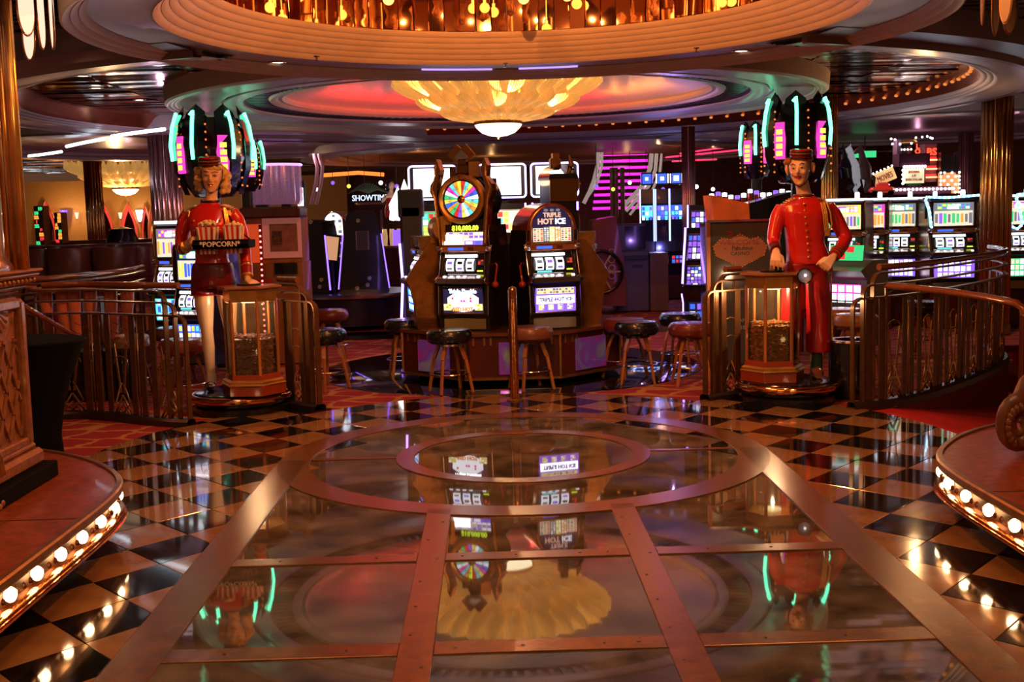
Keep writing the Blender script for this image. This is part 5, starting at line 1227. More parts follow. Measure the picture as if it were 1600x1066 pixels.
for k in range(wn):
    b = MB(); a0, a1 = 2*pi*k/wn+.012, 2*pi*(k+1)/wn-.012
    b.add([(.038*cos(a0),-.003,.038*sin(a0))]+[(.168*cos(a0+(a1-a0)*q/3),-.003,.168*sin(a0+(a1-a0)*q/3)) for q in range(4)]+[(.038*cos(a1),-.003,.038*sin(a1))], [(0,1,2,3,4,5)], False, PM(0,.0,WZ))
    b.obj('wheel_segment', G[pal_w[k]], wheel)
    am = (a0+a1)/2; s_ = random.choice(('200','25','50','100','1000','40','30','75'))
    text(s_, .026, (.112*cos(am), -.006, WZ+.112*sin(am)), 0, mat('wheel_ink', (.05,.03,.10), .5), wheel, rot=Matrix.Rotation(-am,3,'Y').to_euler() if False else (Matrix.Rotation(-am,4,'Y') @ Matrix.Rotation(pi/2,4,'X')).to_euler(), depth=.001)
b = MB(); b.lathe([(0,.03),(.02,.03),(.036,.018),(.040,0)], 20, M=PM(0,0,WZ) @ Matrix.Rotation(pi/2,4,'X')); b.obj('wheel_hub', COPPER, wheel)
b = MB(); b.lathe([(.176,.0),(.184,.05),(.205,.058),(.226,.04),(.23,-.03),(.20,-.05)], 56, M=PM(0,.02,WZ) @ Matrix.Rotation(pi/2,4,'X')); b.obj('wheel_bezel', GOLD, w_)
b = MB(); b.add([(-.012,-.05,WZ+.23),(.012,-.05,WZ+.23),(0,-.05,WZ+.165),(-.012,-.03,WZ+.23),(.012,-.03,WZ+.23),(0,-.03,WZ+.165)], [(0,1,2),(5,4,3),(0,2,5,3),(1,4,5,2),(0,3,4,1)]); b.obj('pointer', COPPER, w_)
for s in (-1,1):   # art deco wings
    b = MB(); pts = [(s*.20,.80),(s*.235,.80),(s*.255,1.02),(s*.27,1.22),(s*.31,1.30),(s*.305,1.36),(s*.255,1.43),(s*.265,1.53),(s*.235,1.60),(s*.20,1.50),(s*.235,1.36),(s*.245,1.26),(s*.215,1.02)]
    n = len(pts); b.add([(x,-.01,z) for x,z in pts]+[(x,.10,z) for x,z in pts], [tuple(range(n)), tuple(range(2*n-1,n-1,-1))]+[(i,n+i,n+(i+1)%n,(i+1)%n) for i in range(n)]); wg = b.obj('deco_wing', COPPER, w_)
    b = MB(); b.tube([(s*.225,-.014,.82),(s*.245,-.016,1.05),(s*.265,-.016,1.24),(s*.29,-.016,1.33),(s*.245,-.016,1.45),(s*.25,-.016,1.55)], .008, 6); b.obj('wing_rib', BRASS, wg)
b = MB(); b.box((0,.20,1.48),(.30,.20,.10)); b.box((0,.06,1.50),(.12,.10,.10), bev=.02); b.box((.09,.10,1.50),(.10,.06,.14), .5); b.box((0,.06,1.565),(.09,.08,.05), bev=.01); b.obj('crest_block', mat('crest_bronze', (.16,.08,.03), .3, .8), w_)
b = MB(); b.add([(-.075,.02,1.60),(.075,.02,1.60),(.0,.02,1.685),(-.075,.12,1.60),(.075,.12,1.60),(0,.12,1.685)], [(0,1,2),(5,4,3),(0,2,5,3),(1,4,5,2),(0,3,4,1)]); b.obj('crest_roof', CHROME, w_)
for s in (-1,1): b = MB(); b.bar((s*.01,.03,1.70),(s*.10,.03,1.60),.012,.10); b.obj('crest_eave', COPPER, w_)
b = MB(); b.lathe([(.235,-.44),(.24,-.06),(.235,-.05)], 40, M=PM(0,.02,WZ) @ Matrix.Rotation(pi/2,4,'X')); b.obj('wheel_housing', BLACK, w_)
text('Triple Double', .048, (0,-.047,.372), 0, G['hot'], w_, bold=.002); text('RED HOT', .048, (0,-.050,.205), 0, G['orange'], w_, bold=.003)
for k in range(3): art(w_, 'belly_seven', PM(-.09+k*.09,-.042,.295,2), .05, .055, 'white', 2, 2, ('magenta','white','red'), k)
# pull levers with red balls on the inner sides
def lever(t, s):
    b = MB(); b.tube([(s*.26,.16,.62),(s*.29,.12,.60),(s*.29,.06,.46)], .010, 8); b.sphere((s*.29,.055,.43), .034, 14, 10); b.obj('lever', mat('lever_red', (.30,.02,.01), .15, coat=1), t)
lever(w_, 1); lever(b_, -1)
# tall dark back machine behind the arched one
t = thing('tall_slot_machine', 'tall black machine with bronze hood rising behind the arched machine', 'slot machine', (.56,4.05,.496), R(14))
b = MB(); b.box((0,.2,.55),(.30,.42,1.10)); b.box((0,.2,1.28),(.27,.36,.36)); b.obj('housing', BLACK, t)
b = MB(); b.lathe([(.15,-.2),(.15,.2)], 24, M=PM(0,.2,1.40) @ Matrix.Rotation(pi/2,4,'X'), a0=0, a1=pi); b.box((0,.012,1.30),(.28,.02,.22)); b.obj('bronze_hood', mat('hood_bronze', (.22,.11,.03), .25, .85), t)
b = MB(); b.box((-.04,.15,1.56),(.11,.10,.12), bev=.02); b.box((-.04,.13,1.63),(.07,.06,.07)); b.tube([(.08,.1,1.45),(.11,.08,1.56),(.08,.06,1.64)], [.02,.03,.01], 8); b.tube([(.14,.1,1.25),(.18,.08,1.36),(.15,.06,1.46)], [.02,.025,.01], 8); b.obj('crest', DBRASS, t)
b = MB()
for k in range(30): b.sphere((.15+.01*sin(k),-.02,.55+k*.03), .004, 5, 4)
b.obj('glitter_edge', BRASS, t)
# side machines of the island with gold side cheeks
def cheek_machine(label, loc, rz, s):
    t = slot('slot_machine', label, loc, rz, kind='arch', seed=6, side=mat('side_dark_gold', (.34,.16,.04), .25, .9, noise=.2), depthk=1.1, sc=.96)
    out = [(-.02,0),(-.05,.25),(-.09,.44),(-.13,.50),(-.05,.62),(.06,.78),(.12,.86),(.34,.86),(.36,.1),(.34,0)]
    b = MB(); sidewall(b, out, s*.30, .05); b.obj('copper_cheek', mat('cheek_copper', (.32,.12,.03), .24, .9, noise=.3), t)
    if s > 0:
        b = MB()
        for z in (-.02,.09,.20): b.lathe([(0,z),(.125,z),(.13,z+.01),(.13,z+.09),(.125,z+.10),(0,z+.10)], 20, M=PM(s*.16,.26,1.0) @ Matrix.Rotation(pi/2,4,'Y'))
        b.box((s*.18,.26,.87),(.28,.26,.12)); b.obj('gold_drum', mat('drum_gold', (.60,.30,.06), .25, .9), t)
    return t
cheek_machine('slot machine with copper cheek turned away at left of the island', (-.93,3.80,.496), R(-78), 1)
cheek_machine('slot machine with copper cheek turned away at right of the island', (.88,4.0,.496), R(84), -1)
cheek_machine('slot machine on the hidden rear side of the island', (0,5.1,.496), R(180), 1)
SEATB = mat('black_vinyl', (.010,.009,.010), .25, coat=.4); SEATR = mat('oxblood_vinyl', (.16,.025,.018), .3, coat=.4); SEATBR = mat('brown_vinyl', (.20,.07,.035), .3, coat=.4)
s0 = stool('black round stool in front of the wheel machine', (-.57,2.86,-.004), SEATB)
for lb, p, m_ in (('brown round stool behind the copper post',(.16,2.92,-.004),SEATBR),('black round stool standing free right of the island',(1.15,3.13,-.004),SEATB),
    ('oxblood stool tucked behind the free-standing black stool',(1.08,3.52,-.012),SEATR),('black stool at the left flank of the island',(-1.05,4.0,-.004),SEATB),
    ('oxblood stool beside the right looped railing gate',(1.62,2.95,-.012),SEATR),('black stool behind the right looped railing gate',(1.68,3.95,-.012),SEATB),
    ('red leather stool behind the left railing, nearest the popcorn figure',(-2.92,2.72,-.012),mat('red_leather', (.34,.06,.03), .3, coat=.5)),
    ('dark stool left of the wall of screens behind the looped gate',(-1.75,3.3,-.012),SEATB),('oxblood stool at the black slot backs, middle left',(-2.0,5.6,-.012),SEATR),
    ('tan stool seen over the bin at right',(3.25,3.35,-.012),mat('tan_vinyl', (.42,.20,.09), .3, coat=.4)),('tan stool behind the looped end of the right railing',(3.30,4.0,-.012),mat('tan_vinyl')),
    ('black stool seen through the right curved railing',(4.35,4.6,-.012),SEATB),('dark stool under the blue curved machines',(3.05,9.6,-.012),SEATB),('oxblood stool beside the slim violet-lit column',(2.75,7.4,-.012),SEATR),('tan stool seen through the left railing',(-3.55,3.2,-.012),mat('tan_vinyl')),('dark wood stool at the foot of the left machine row',(-3.3,3.9,-.012),SEATBR)):
    stool(lb, p, m_, first=s0)
# ------------------------------------------------------------------ background machines and signs
def Wp(px, py, Y): p = at(px, py, Y); return p
def place(px, Y, z=0): p = at(px, 400, Y); return (p.x, Y, z)
VPROF = [(.0,0),(.0,.30),(-.06,.42),(-.10,.50),(-.02,.54),(.02,.75),(.10,1.05),(.13,1.20),(.5,1.20),(.5,0)]
def video_slot(label, loc, rz, seed=1, w=.50, edge='violet_tube', top=True, scr=('blue',('cyan','violet','white','blue')), sc=1, group=None, topbg='hot', bodym=None):
    t = thing('video_slot_machine', label, 'slot machine', loc, rz, group); t.scale = (sc,sc,sc)
    b = MB(); sidewall(b, VPROF, 0, w); b.obj('cabinet', bodym or BLACK, t)
    em = MATS.get(edge) or PURPLE
    if loc[2] > .1: b = MB(); b.box((0,.24,-loc[2]/sc/2),(w*.96,.46,loc[2]/sc)); b.obj('stand', WOOD, t)
    for s in (-1,1): b = MB(); b.tube([(s*(w/2+.01), y-.012, z) for y, z in VPROF[4:8]], .012, 6); b.tube([(s*(w/2+.01), y-.012, z) for y, z in VPROF[0:3]], .008, 6); b.obj('edge_light', em, t)
    art(t, 'lower_screen', PM(0,-.015,.64,-10), w*.80, .22, scr[0], 5, 7, scr[1], seed, .3, frame=.006)
    art(t, 'main_screen', PM(0,.045,.97,-14), w*.80, .32, scr[0], 4, 6, scr[1], seed+1, .25, frame=.006)
    b = MB(); b.box((0,-.07,.525),(w*.95,.10,.02), bev=.004); dk = b.obj('button_deck', DARKM, t)
    for k in range(4): b = MB(); b.box((-w*.3+k*w*.2,-.08,.54),(.05,.03,.01)); b.obj('button', G['white' if k % 2 else 'violet'], dk)
    art(t, 'belly_panel', PM(0,-.02,.22), w*.7, .20, scr[0] if seed % 2 else 'grey', 2, 3, scr[1], seed+2, .3)
    if top:
        b = MB(); b.box((0,.20,1.46),(w+.06,.10,.42), bev=.03); b.box((0,.28,1.22),(.14,.10,.12)); b.obj('top_box', DARKM, t)
        art(t, 'top_screen', PM(0,.142,1.46), w*.86, .32, topbg, 2, 2, (topbg,'white'), seed, .5)
        b = MB(); pts = []
        for cx_, cz_, a0 in ((1,-1,-pi/2),(1,1,0),(-1,1,pi/2),(-1,-1,pi)):
            for q in range(5): a_ = a0+q*pi/8; pts.append((cx_*(w/2-.02)+.04*cos(a_), .140, 1.46+cz_*.15+.04*sin(a_)))
        b.tube(pts, .012, 6, True); b.obj('neon_frame', MATS.get('frame_violet') or glow('frame_violet', (.55,.42,1), 5), t)
    return t
glow('frame_violet', (.55,.42,1), 5)
# bank of video machines with big white upper screens behind the island
for i, (px, rz, top) in enumerate(((681,8,True),(788,0,True),(868,-6,True),(735,4,False))):
    video_slot(['violet framed machine with white upper screen left of the prize wheel','violet framed machine with white upper screen between the two island machines','violet framed machine with white upper screen, right of the arched machine','low video machine behind the prize wheel'][i], place(px, 7.0 if top else 8.2, .40 if top else .30), R(rz), seed=11+i, scr=('green' if i == 0 else 'cream',('cyan','white','yellow','red')), sc=1.08, top=top)
# back side pillar with violet tubes left of the island
t = thing('machine_pylon', 'slim dark pylon with two violet light tubes left of the island', 'pylon', place(645,6.6,0))
b = MB(); b.box((0,0,.85),(.26,.3,1.7), bev=.03); b.box((0,0,1.72),(.30,.3,.34), bev=.02); b.obj('body', DARKM, t)
for s in (-1,1): b = MB(); b.tube([(s*.15,-.16,.35),(s*.12,-.16,.8),(s*.14,-.16,1.25)], .016, 6); b.obj('violet_light', PURPLE, t)
# slots with their black backs to the viewer, middle left
isl2 = thing('slot_stand', 'round dark wood stand under the black slot backs, middle left', 'stand', place(548,9.6,0))
b = MB(); b.lathe([(0,.5),(.95,.5),(.97,.47),(.93,.44),(.92,.06),(0,.06)], 32); b.obj('stand_body', mat('stand_navy', (.02,.015,.03), .3, coat=.3), isl2)
b = MB(); b.lathe([(.98,.475),(.99,.45),(.95,.43)], 32); b.obj('counter_edge', WOOD, isl2)
def black_back(label, px, Y, rz, w=.62, pic=True, h=1.16):
    t = thing('slot_machine', label, 'slot machine', place(px, Y, .5), R(rz))
    b = MB(); pts = [(-w/2,0),(w/2,0),(w*.44,.35),(w*.36,.85),(w*.30,h-.08),(w*.24,h),(-w*.24,h),(-w*.30,h-.08),(-w*.36,.85),(-w*.44,.35)]
    n = len(pts); b.add([(x,-.02,z) for x,z in pts]+[(x*.9,.42,z*.98) for x,z in pts], [tuple(range(n)), tuple(range(2*n-1,n-1,-1))]+[(i,n+i,n+(i+1)%n,(i+1)%n) for i in range(n)]); b.obj('housing', BLACK, t)
    for s in (-1,1): b = MB(); b.tube([(s*w*.50,.0,.05),(s*w*.45,.0,.35),(s*w*.37,.0,.83)], .014, 6); b.obj('edge_light', glow('deep_violet', (.25,.12,1), 3), t)
    if pic:
        b = MB(); b.box((0,-.03,.74),(.17,.012,.26)); f = b.obj('picture', mat('card_dark', (.05,.06,.06), .3), t)
        b = MB(); b.tube([(-.085,-.04,.61),(.085,-.04,.61),(.085,-.04,.87),(-.085,-.04,.87)], .008, 4, True); b.obj('picture_frame', mat('frame_grey', (.5,.4,.42), .4), f)
    for x, z in ((-.05,1.02),(.08,.20),(.05,.10),(-.10,.06)): b = MB(); b.lathe([(0,-.03),(.03,-.03),(.035,-.018)], 12, M=PM(x,0,z) @ Matrix.Rotation(pi/2,4,'X')); b.lathe([(0,.03),(.03,.03),(.035,.018)], 12, M=PM(x,0,z) @ Matrix.Rotation(pi/2,4,'X')); b.obj('vent_cap', CHROME, t)
    return t
black_back('black slot back with small framed card picture, middle left', 567, 9.3, 8, .72)
black_back('narrow black slot back beside the pink framed kiosk', 494, 9.2, -20, .40, False, 1.05)
t = slot('slot_machine', 'arched white-lit slot between the two black slot backs, middle left', place(523,9.9,.5), R(-6), w=.40, kind='arch', seed=8, belly=('violet',('white','violet')))
arch_top(t, .80, .36, .36); art(t, 'top_glass', PM(0,.02,.98), .28, .34, 'white', 4, 3, ('hot','cream','grey'), 3, .5, arch=True, frame=.012, fm=BEZ)
t = thing('tilted_display', 'amber tilted display screen at the black slots', 'display', tuple(at(517,388,9.2)))
b = MB(); b.box((0,.02,0),(.26,.03,.40), M=Matrix.Rotation(R(8),4,'Y')); b.obj('case', BLACK, t)
b = MB(); b.box((0,0,0),(.20,.01,.33), M=Matrix.Rotation(R(8),4,'Y')); b.obj('screen', glow('amber_screen', (.75,.36,.18), .9), t)
b = MB(); b.tube([(0,.03,-.20),(.02,.05,-t.location.z+.50)], .02, 8); b.obj('stalk', DARKM, t)
# kiosk with pink framed picture and red LED strip
t = thing('framed_kiosk', 'wood kiosk with pink framed picture panel right of the popcorn figure', 'kiosk', place(425,5.2,0))
q0, q1 = at(374,330,5.2), at(468,330,5.2); wd = q1.x-q0.x; xo = (q0.x+q1.x)/2-t.location.x
b = MB(); b.box((xo,.35,.55),(wd,.6,1.1)); b.box((xo+.0,.42,1.35),(wd*.95,.5,.5)); b.obj('body', OAK, t)
b = MB(); b.box((xo+.02,.15,1.65),(wd*1.0,.55,.12), bev=.02); b.obj('top', WOOD, t)
pz = at(435,372,5.2).z; b = MB(); b.box((xo+.10,.13,pz),(.42,.02,.44)); fr = b.obj('picture_frame', mat('pink_frame', (.60,.25,.20), .4, emit=(.7,.2,.15), power=.25), t)
b = MB(); b.box((xo+.12,.115,pz),(.30,.02,.30)); b.obj('picture', mat('faded_print', (.35,.13,.10), .4, noise=.3), fr); b = MB(); b.box((xo+.05,.10,pz+.0),(.11,.02,.15)); b.obj('portrait_print', mat('print_dark', (.12,.03,.02), .4, noise=.9, nscale=40), fr)
b = MB(); b.box((xo+.15,.03,pz-.33),(.24,.05,.12)); b.obj('black_slot', BLACK, t); b = MB(); b.prism([(-.1,0),(.1,0),(.1,.01),(-.1,.01)], 0, .16); o = b.obj('red_panel', mat('red_panel', (.5,.03,.02), .3), t); o.location = (xo-.12,.03,pz-.60)
b = MB(); b.box((xo-.20,.10,1.32),(.16,.02,.42)); b.obj('red_side_panel', mat('red_glow_panel', (.4,.03,.01), .4, emit=(1,.10,.02), power=.5), t)
ls = thing('led_strip', 'vertical strip of small red lights right of the popcorn figure', 'light strip', (at(408,400,4.6).x,4.6,0))
b = MB(); b.box((0,.02,.76),(.03,.02,1.53)); b.obj('strip_back', WOOD, ls)
bm_ = MB(); bm_.sphere((0,0,0), .011, 8, 6); me = bm_.mesh('red_light', glow('red_led', (1,.10,.10), 9))
for k in range(22): put('red_light', me, (0,0,.25+k*.058), parent=ls)
# left row of machines beside the popcorn figure
slot('slot_machine', 'slot machine with blue and yellow lower screen behind the left railing', place(296,3.7,.20), R(-22), w=.44, seed=9, cab=BLACK, belly=('blue',('yellow','white','cyan','yellow')), pal=('violet','yellow','blue'))
slot('slot_machine', 'slot machine half hidden by the popcorn figure shoulder', place(262,4.5,.40), R(-28), w=.44, seed=10, cab=BLACK, side=GOLD, belly=('cyan',('white','blue')), pal=('violet','yellow','orange'), top='grey')
# right row of classic machines
rr = [(1356,7.2,-24,'gold trimmed slot machine with carnival pay table, behind the bellboy figure','magenta',5),(1405,7.6,-20,'gold trimmed slot machine with green title, second right of the bellboy','grey',7),
      (1446,8.2,-16,'slot machine half hidden by the neon framed machine','grey',6),(1490,7.0,-4,'slot machine framed in blue-white rope light left of the big column','grey',9),(1592,7.0,-6,'slot machine at the right edge beside the big column','cream',4),(1318,6.6,-30,'slot machine partly hidden behind the bellboy figure','yellow',2)]
for px, Y, rz, lb, tp, sd in rr:
    t = slot('slot_machine', lb, place(px, Y, .46), R(rz), w=.50 if px != 1490 else .60, seed=sd, side=mat('bronze_side', (.16,.08,.035), .25, .8), top=tp, pal=('green','orange','violet','grey'), belly=('violet' if sd % 2 else 'green',('white','hot','cream','white')))
    b = MB(); b.box((0,.27,-.23),(.56,.5,.46)); b.obj('stand', WOOD, t)
def rope(label, pts, Y):
    t = thing('rope_light', label, 'rope light', (0,0,0)); P_ = [at(x,y,Y) for x,y in pts]
    b = MB(); b.tube(P_, .018, 6); b.obj('tube', glow('rope_blue', (.25,.62,1), 2.2), t)
    bm_ = MB(); bm_.sphere((0,0,0), .014, 6, 5); me = bm_.mesh('bead', glow('rope_bead', (.65,.88,1), 9)); L_ = 0; nx = 0
    for a_, c_ in zip(P_, P_[1:]):
        d = (c_-a_).length
        while L_+d > nx: put('bead', me, a_.lerp(c_, (nx-L_)/d)-V((0,.018,0)), parent=t); nx += .06
        L_ += d
rope('blue-white rope light outlining the machine left of the big column', [(1455,355),(1452,330),(1446,312),(1447,308),(1480,309),(1530,305)], 6.8)
rope('looped blue-white rope light right of the big column', [(1600,303),(1590,304),(1588,310),(1594,330),(1597,350),(1590,358),(1580,354),(1576,335),(1575,318)], 6.7)
t = thing('slot_machine_hood', 'dark blue hood over the rope-lit machine', 'hood', place(1492,6.95,0)); p = at(1490,311,6.95)
b = MB(); b.box((0,.12,p.z),(.64,.30,.05), bev=.01); b.box((0,.24,p.z-.12),(.60,.04,.24)); b.obj('hood', DARKM, t)
# white curved machine front between the bellboy and the railing
t = thing('slot_machine', 'silver curved slot base glowing pink behind the bellboy legs', 'slot machine', place(1322,4.6,0), R(-50))
b = MB(); sidewall(b, [(0,.25),(-.1,.28),(-.12,.35),(-.02,.45),(0,.8),(-.12,.9),(.1,1.0),(.4,1.0),(.4,.1),(.1,.1)], 0, .5); b.obj('cabinet', mat('silver_grey', (.3,.27,.26), .3, .7), t)
art(t, 'belly_glass', PM(0,-.012,.62), .38, .28, 'magenta', 3, 4, ('white','hot','white'), 3, .2, frame=.008); art(t, 'top_glass', PM(0,.0,1.08,-10), .4, .16, 'green', 2, 4, ('red','navy','green'), 3, .2)
# casino sign board
p0, p1 = at(1107,346,3.35), at(1205,346,3.35); wd = p1.x-p0.x; xc = (p0.x+p1.x)/2; zt = p0.z; tilt = 0
t = thing('sign_board', 'tall grey glass sign board reading Fabulous CASINO behind the right gate', 'sign', (xc,3.35,0), R(-4))
b = MB(); b.box((0,.03,zt/2+.05),(wd,.06,zt-.1), bev=.005); b.obj('board', mat('smoked_glass_board', (.075,.07,.075), .12, coat=.8), t)
for s in (-1,1): b = MB(); b.box((s*wd/2,.02,zt/2),(.035,.09,zt)); b.obj('side_post', mat('post_copper', (.45,.16,.08), .3, .7), t)
b = MB(); b.box((0,.02,zt),(wd,.10,.02)); b.obj('top_cap', CHROME, t)
b = MB(); b.box((0,.1,.06),(wd*.9,.35,.10)); b.obj('foot', BLACK, t)
ez = at(1154,391,3.35).z; dm = [(-.25,.04),(-.17,.115),(-.09,.10),(0,.15),(.09,.10),(.17,.115),(.25,.04),(.225,-.05),(.0,-.165),(-.225,-.05)]
b = MB(); b.add([(x,-.004,ez+z) for x,z in dm], [tuple(range(len(dm)))]); em = b.obj('emblem', mat('emblem_brown', (.40,.13,.05), .4), t)
b = MB(); P_ = [V((x,-.006,ez+z)) for x,z in dm]; P_.append(P_[0])
bl = MB(); bl.sphere((0,0,0), .0085, 6, 5); blm = bl.mesh('gold_bead', mat('gold_bead', (.85,.55,.10), .25, .6))
for a_, c_ in zip(P_, P_[1:]):
    n = max(2, int((c_-a_).length/.024))
    for k in range(n): put('gold_bead', blm, a_.lerp(c_, k/n), parent=em)
rl = mat('red_print', (.35,.03,.02), .4); dk_ = mat('dark_print', (.03,.015,.012), .4)
text('WELCOME', .062, (-.01,-.010,ez+.072), 0, rl, t, sx=1.25); text('to', .03, (-.135,-.010,ez+.018), 0, rl, t); text('Fabulous', .055, (.02,-.010,ez+.018), 0, dk_, t); text('CASINO', .048, (.0,-.010,ez-.032), 0, dk_, t)
b = MB()
for k in range(8): a_ = k*pi/4; b.add([(-.09+.045*cos(a_),-.008,ez+.155+.045*sin(a_)),(-.09+.012*cos(a_+.4),-.008,ez+.155+.012*sin(a_+.4)),(-.09+.012*cos(a_-.4),-.008,ez+.155+.012*sin(a_-.4))], [(0,1,2)])
b.obj('star', rl, t)
b = MB(); b.lathe([(.13,0),(.15,-.006),(.155,0)], 28, M=PM(.08,-.004,ez-.33) @ Matrix.Rotation(pi/2,4,'X')); b.obj('lower_emblem', mat('ember_print', (.22,.06,.03), .4), t)
text('AMERICA', .045, (.09,-.008,ez-.27), 0, mat('ember_print'), t); text('AM', .05, (.02,-.008,ez-.66), 0, mat('grey_print', (.4,.35,.33), .5), t); text('10', .05, (.02,-.008,ez-.73), 0, mat('grey_print'), t)
b = MB(); b.lathe([(.075,0),(.082,-.005),(.088,0)], 24, M=PM(.21,-.004,ez-.66) @ Matrix.Rotation(pi/2,4,'X')); b.obj('round_mark', rl, t)
# slanted red topper with little lamps
t = thing('machine_topper', 'slanted orange-red machine topper beside a black wedge behind the sign board', 'topper', place(1140,5.4,0))
A_, B_, C_, D_ = at(1111,305,5.4), at(1170,318,5.4), at(1172,346,5.4), at(1116,346,5.4); o = t.location
b = MB(); P4 = [V((q.x-o.x,0,q.z)) for q in (A_,B_,C_,D_)]; b.add(P4+[q+V((0,.5,0)) for q in P4], [(0,1,2,3),(7,6,5,4),(0,4,5,1),(1,5,6,2),(2,6,7,3),(3,7,4,0)]); b.obj('red_face', mat('orange_red_face', (.60,.10,.02), .3, noise=.4, nscale=5, emit=(1,.12,.02), power=.22), t)
P4 = [V((q.x-o.x,.0,q.z)) for q in (B_, at(1236,300,5.4), at(1236,350,5.4), C_)]; b = MB(); b.add(P4+[q+V((0,.5,0)) for q in P4], [(0,1,2,3),(7,6,5,4),(0,4,5,1),(1,5,6,2),(2,6,7,3),(3,7,4,0)]); b.obj('black_face', BLACK, t)
b = MB(); b.box(((C_.x+A_.x)/2-o.x,.3,C_.z/2),(.5,.4,C_.z-.02)); b.obj('cabinet', BLACK, t)
random.seed(21)
ORD_ = ['first','second','third','fourth','fifth','sixth','seventh','eighth','ninth','tenth','eleventh','twelfth','thirteenth','fourteenth','fifteenth','sixteenth','seventeenth','eighteenth','nineteenth','twentieth']
GK = [0]
for k in range(13):
    px = 1112+k*10; p = at(px, 297-3*sin(k*1.3)+ (4 if k < 6 else 0), 6.4)
    tt = thing('candle_lamp', 'small red and white signal lamp, %s from the left behind the bellboy' % ORD[k], 'lamp', (p.x,6.4,p.z-.06), 0, 'signal lamps above the machines behind the bellboy')
    b = MB(); b.lathe([(0,-.1),(.028,-.1),(.028,.0),(0,.0)], 10); b.obj('red_stage', mat('lamp_red', (.5,.05,.03), .3), tt); b = MB(); b.lathe([(0,0),(.03,0),(.03,.045),(0,.05)], 10); b.obj('white_stage', G[('white','violet','hot')[k%3]], tt)
b = MB(); a_, c_ = at(1100,306,6.45), at(1250,300,6.45); b.box(((a_.x+c_.x)/2+.14,6.42,p.z/2-.11),(c_.x-a_.x-.28,.30,p.z-.26)); tag(b.obj('machine_row_cabinet', BLACK), 'long black cabinet row carrying the small signal lamps', 'cabinet')
# violet machines between the slim column and the sign
for i, (px, Y, rz) in enumerate(((1100,7.8,-12),(1094,6.3,-25))):
    video_slot(['violet lit video machine right of the slim column, rear','violet lit video machine just left of the casino sign board'][i], place(px,Y,.42 if i == 0 else .15), R(rz), seed=30+i, top=False, scr=('navy',('violet','white','blue','violet')), w=.40)
# tall curved blue machines
for i, px in enumerate((1012,1036,1058)):
    t = thing('curved_video_machine', ('tall curved blue-lit machine, %s of three at centre right' % ('leftmost','middle','rightmost')[i]), 'slot machine', place(px,13.0,.42), R(-8))
    pr = [(.0,0),(-.06,.25),(-.14,.42),(-.10,.60),(-.02,.90),(.06,1.25),(.08,1.50),(.45,1.50),(.45,0)]
    b = MB(); sidewall(b, pr, 0, .245); b.obj('cabinet', BLACK, t)
    for s in (-1,1): b = MB(); b.tube([(s*.118,y-.02,z) for y, z in pr[3:7]], .013, 6); b.obj('edge_light', glow('blue_edge', (.25,.35,1), 4), t)
    for k, (z, tl) in enumerate(((.75,-14),(1.08,-12),(1.36,-6))): art(t, 'screen_art', PM(0,-.055+k*.075,z,tl), .19, .28, 'blue' if i else 'cyan', 3, 3, ('cyan','white','violet','blue'), k+i*3, .3)
    art(t, 'lower_art', PM(0,-.10,.28), .19, .16, 'navy', 2, 3, ('blue','red','violet'), i, .3)
    b = MB(); b.box((0,.15,1.68),(.21,.2,.22), bev=.02); tb_ = b.obj('topper_box', DARKM, t); art(t, 'topper_art', PM(0,.045,1.68), .15, .17, 'blue', 1, 1, ('white',), i, .6)
    for s in (-1,1): b = MB(); b.tube([(s*.10,.04,1.60),(s*.10,.04,1.76)], .008, 5); b.obj('topper_tube', G['hot'] if i else G['violet'], t)
    b = MB(); b.box((0,.2,-.2),(.25,.5,.4)); b.obj('stand', WOOD, t)
# brown wedge cabinet with hand wheel, and kiosk
t = thing('wedge_cabinet', 'red-brown slanted cabinet with a spoked wheel right of the island', 'cabinet', place(945,10.2,0))
o = t.location; P_ = [at(x,y,10.2) for x,y in ((926,345),(962,338),(978,430),(978,478),(926,478))]
b = MB(); pl = [(q.x-o.x, q.z) for q in P_]; n = 5; b.add([(x,0,z) for x,z in pl]+[(x,.8,z) for x,z in pl], [tuple(range(n)), tuple(range(2*n-1,n-1,-1))]+[(i,n+i,n+(i+1)%n,(i+1)%n) for i in range(n)]); b.obj('body', mat('redwood_gloss', (.24,.06,.03), .2, coat=.6), t)
wc = at(938,425,10.2); b = MB(); b.tube([(wc.x-o.x+.32*cos(k*pi/10),-.08,wc.z+.32*sin(k*pi/10)) for k in range(20)], .03, 8, True); wv = b.obj('hand_wheel', BLACK, t)
b = MB()
for k in range(6): b.bar((wc.x-o.x,-.08,wc.z),(wc.x-o.x+.31*cos(k*pi/3),-.08,wc.z+.31*sin(k*pi/3)),.025)
b.obj('spokes', BRASS, t)
b = MB()
for k in range(4): b.tube([(.10+.045*cos(q*pi/6),-.03,.95-.12*k+.045*sin(q*pi/6)) for q in range(12)], .008, 5, True)
b.obj('scroll_inlay', GOLDP, t)
t = thing('cash_kiosk', 'violet-grey cash kiosk standing right of the wheel cabinet', 'kiosk', place(988,10.6,0))
KM = mat('kiosk_grey', (.13,.11,.17), .4, .3); h_ = at(985,350,10.6).z
b = MB(); b.box((0,.3,h_*.35),(.52,.6,h_*.7), bev=.02); b.box((-.02,.36,h_*.84),(.50,.5,h_*.32), bev=.02); b.obj('body', KM, t)
b = MB(); b.box((.06,.10,h_*.84),(.32,.02,.36)); b.obj('screen', mat('kiosk_screen', (.02,.02,.05), .1, coat=.5), t)
b = MB(); b.box((.06,-.04,h_*.62),(.34,.12,.05)); b.box((.08,-.015,h_*.52),(.16,.03,.04)); b.obj('keypad_shelf', DARKM, t)
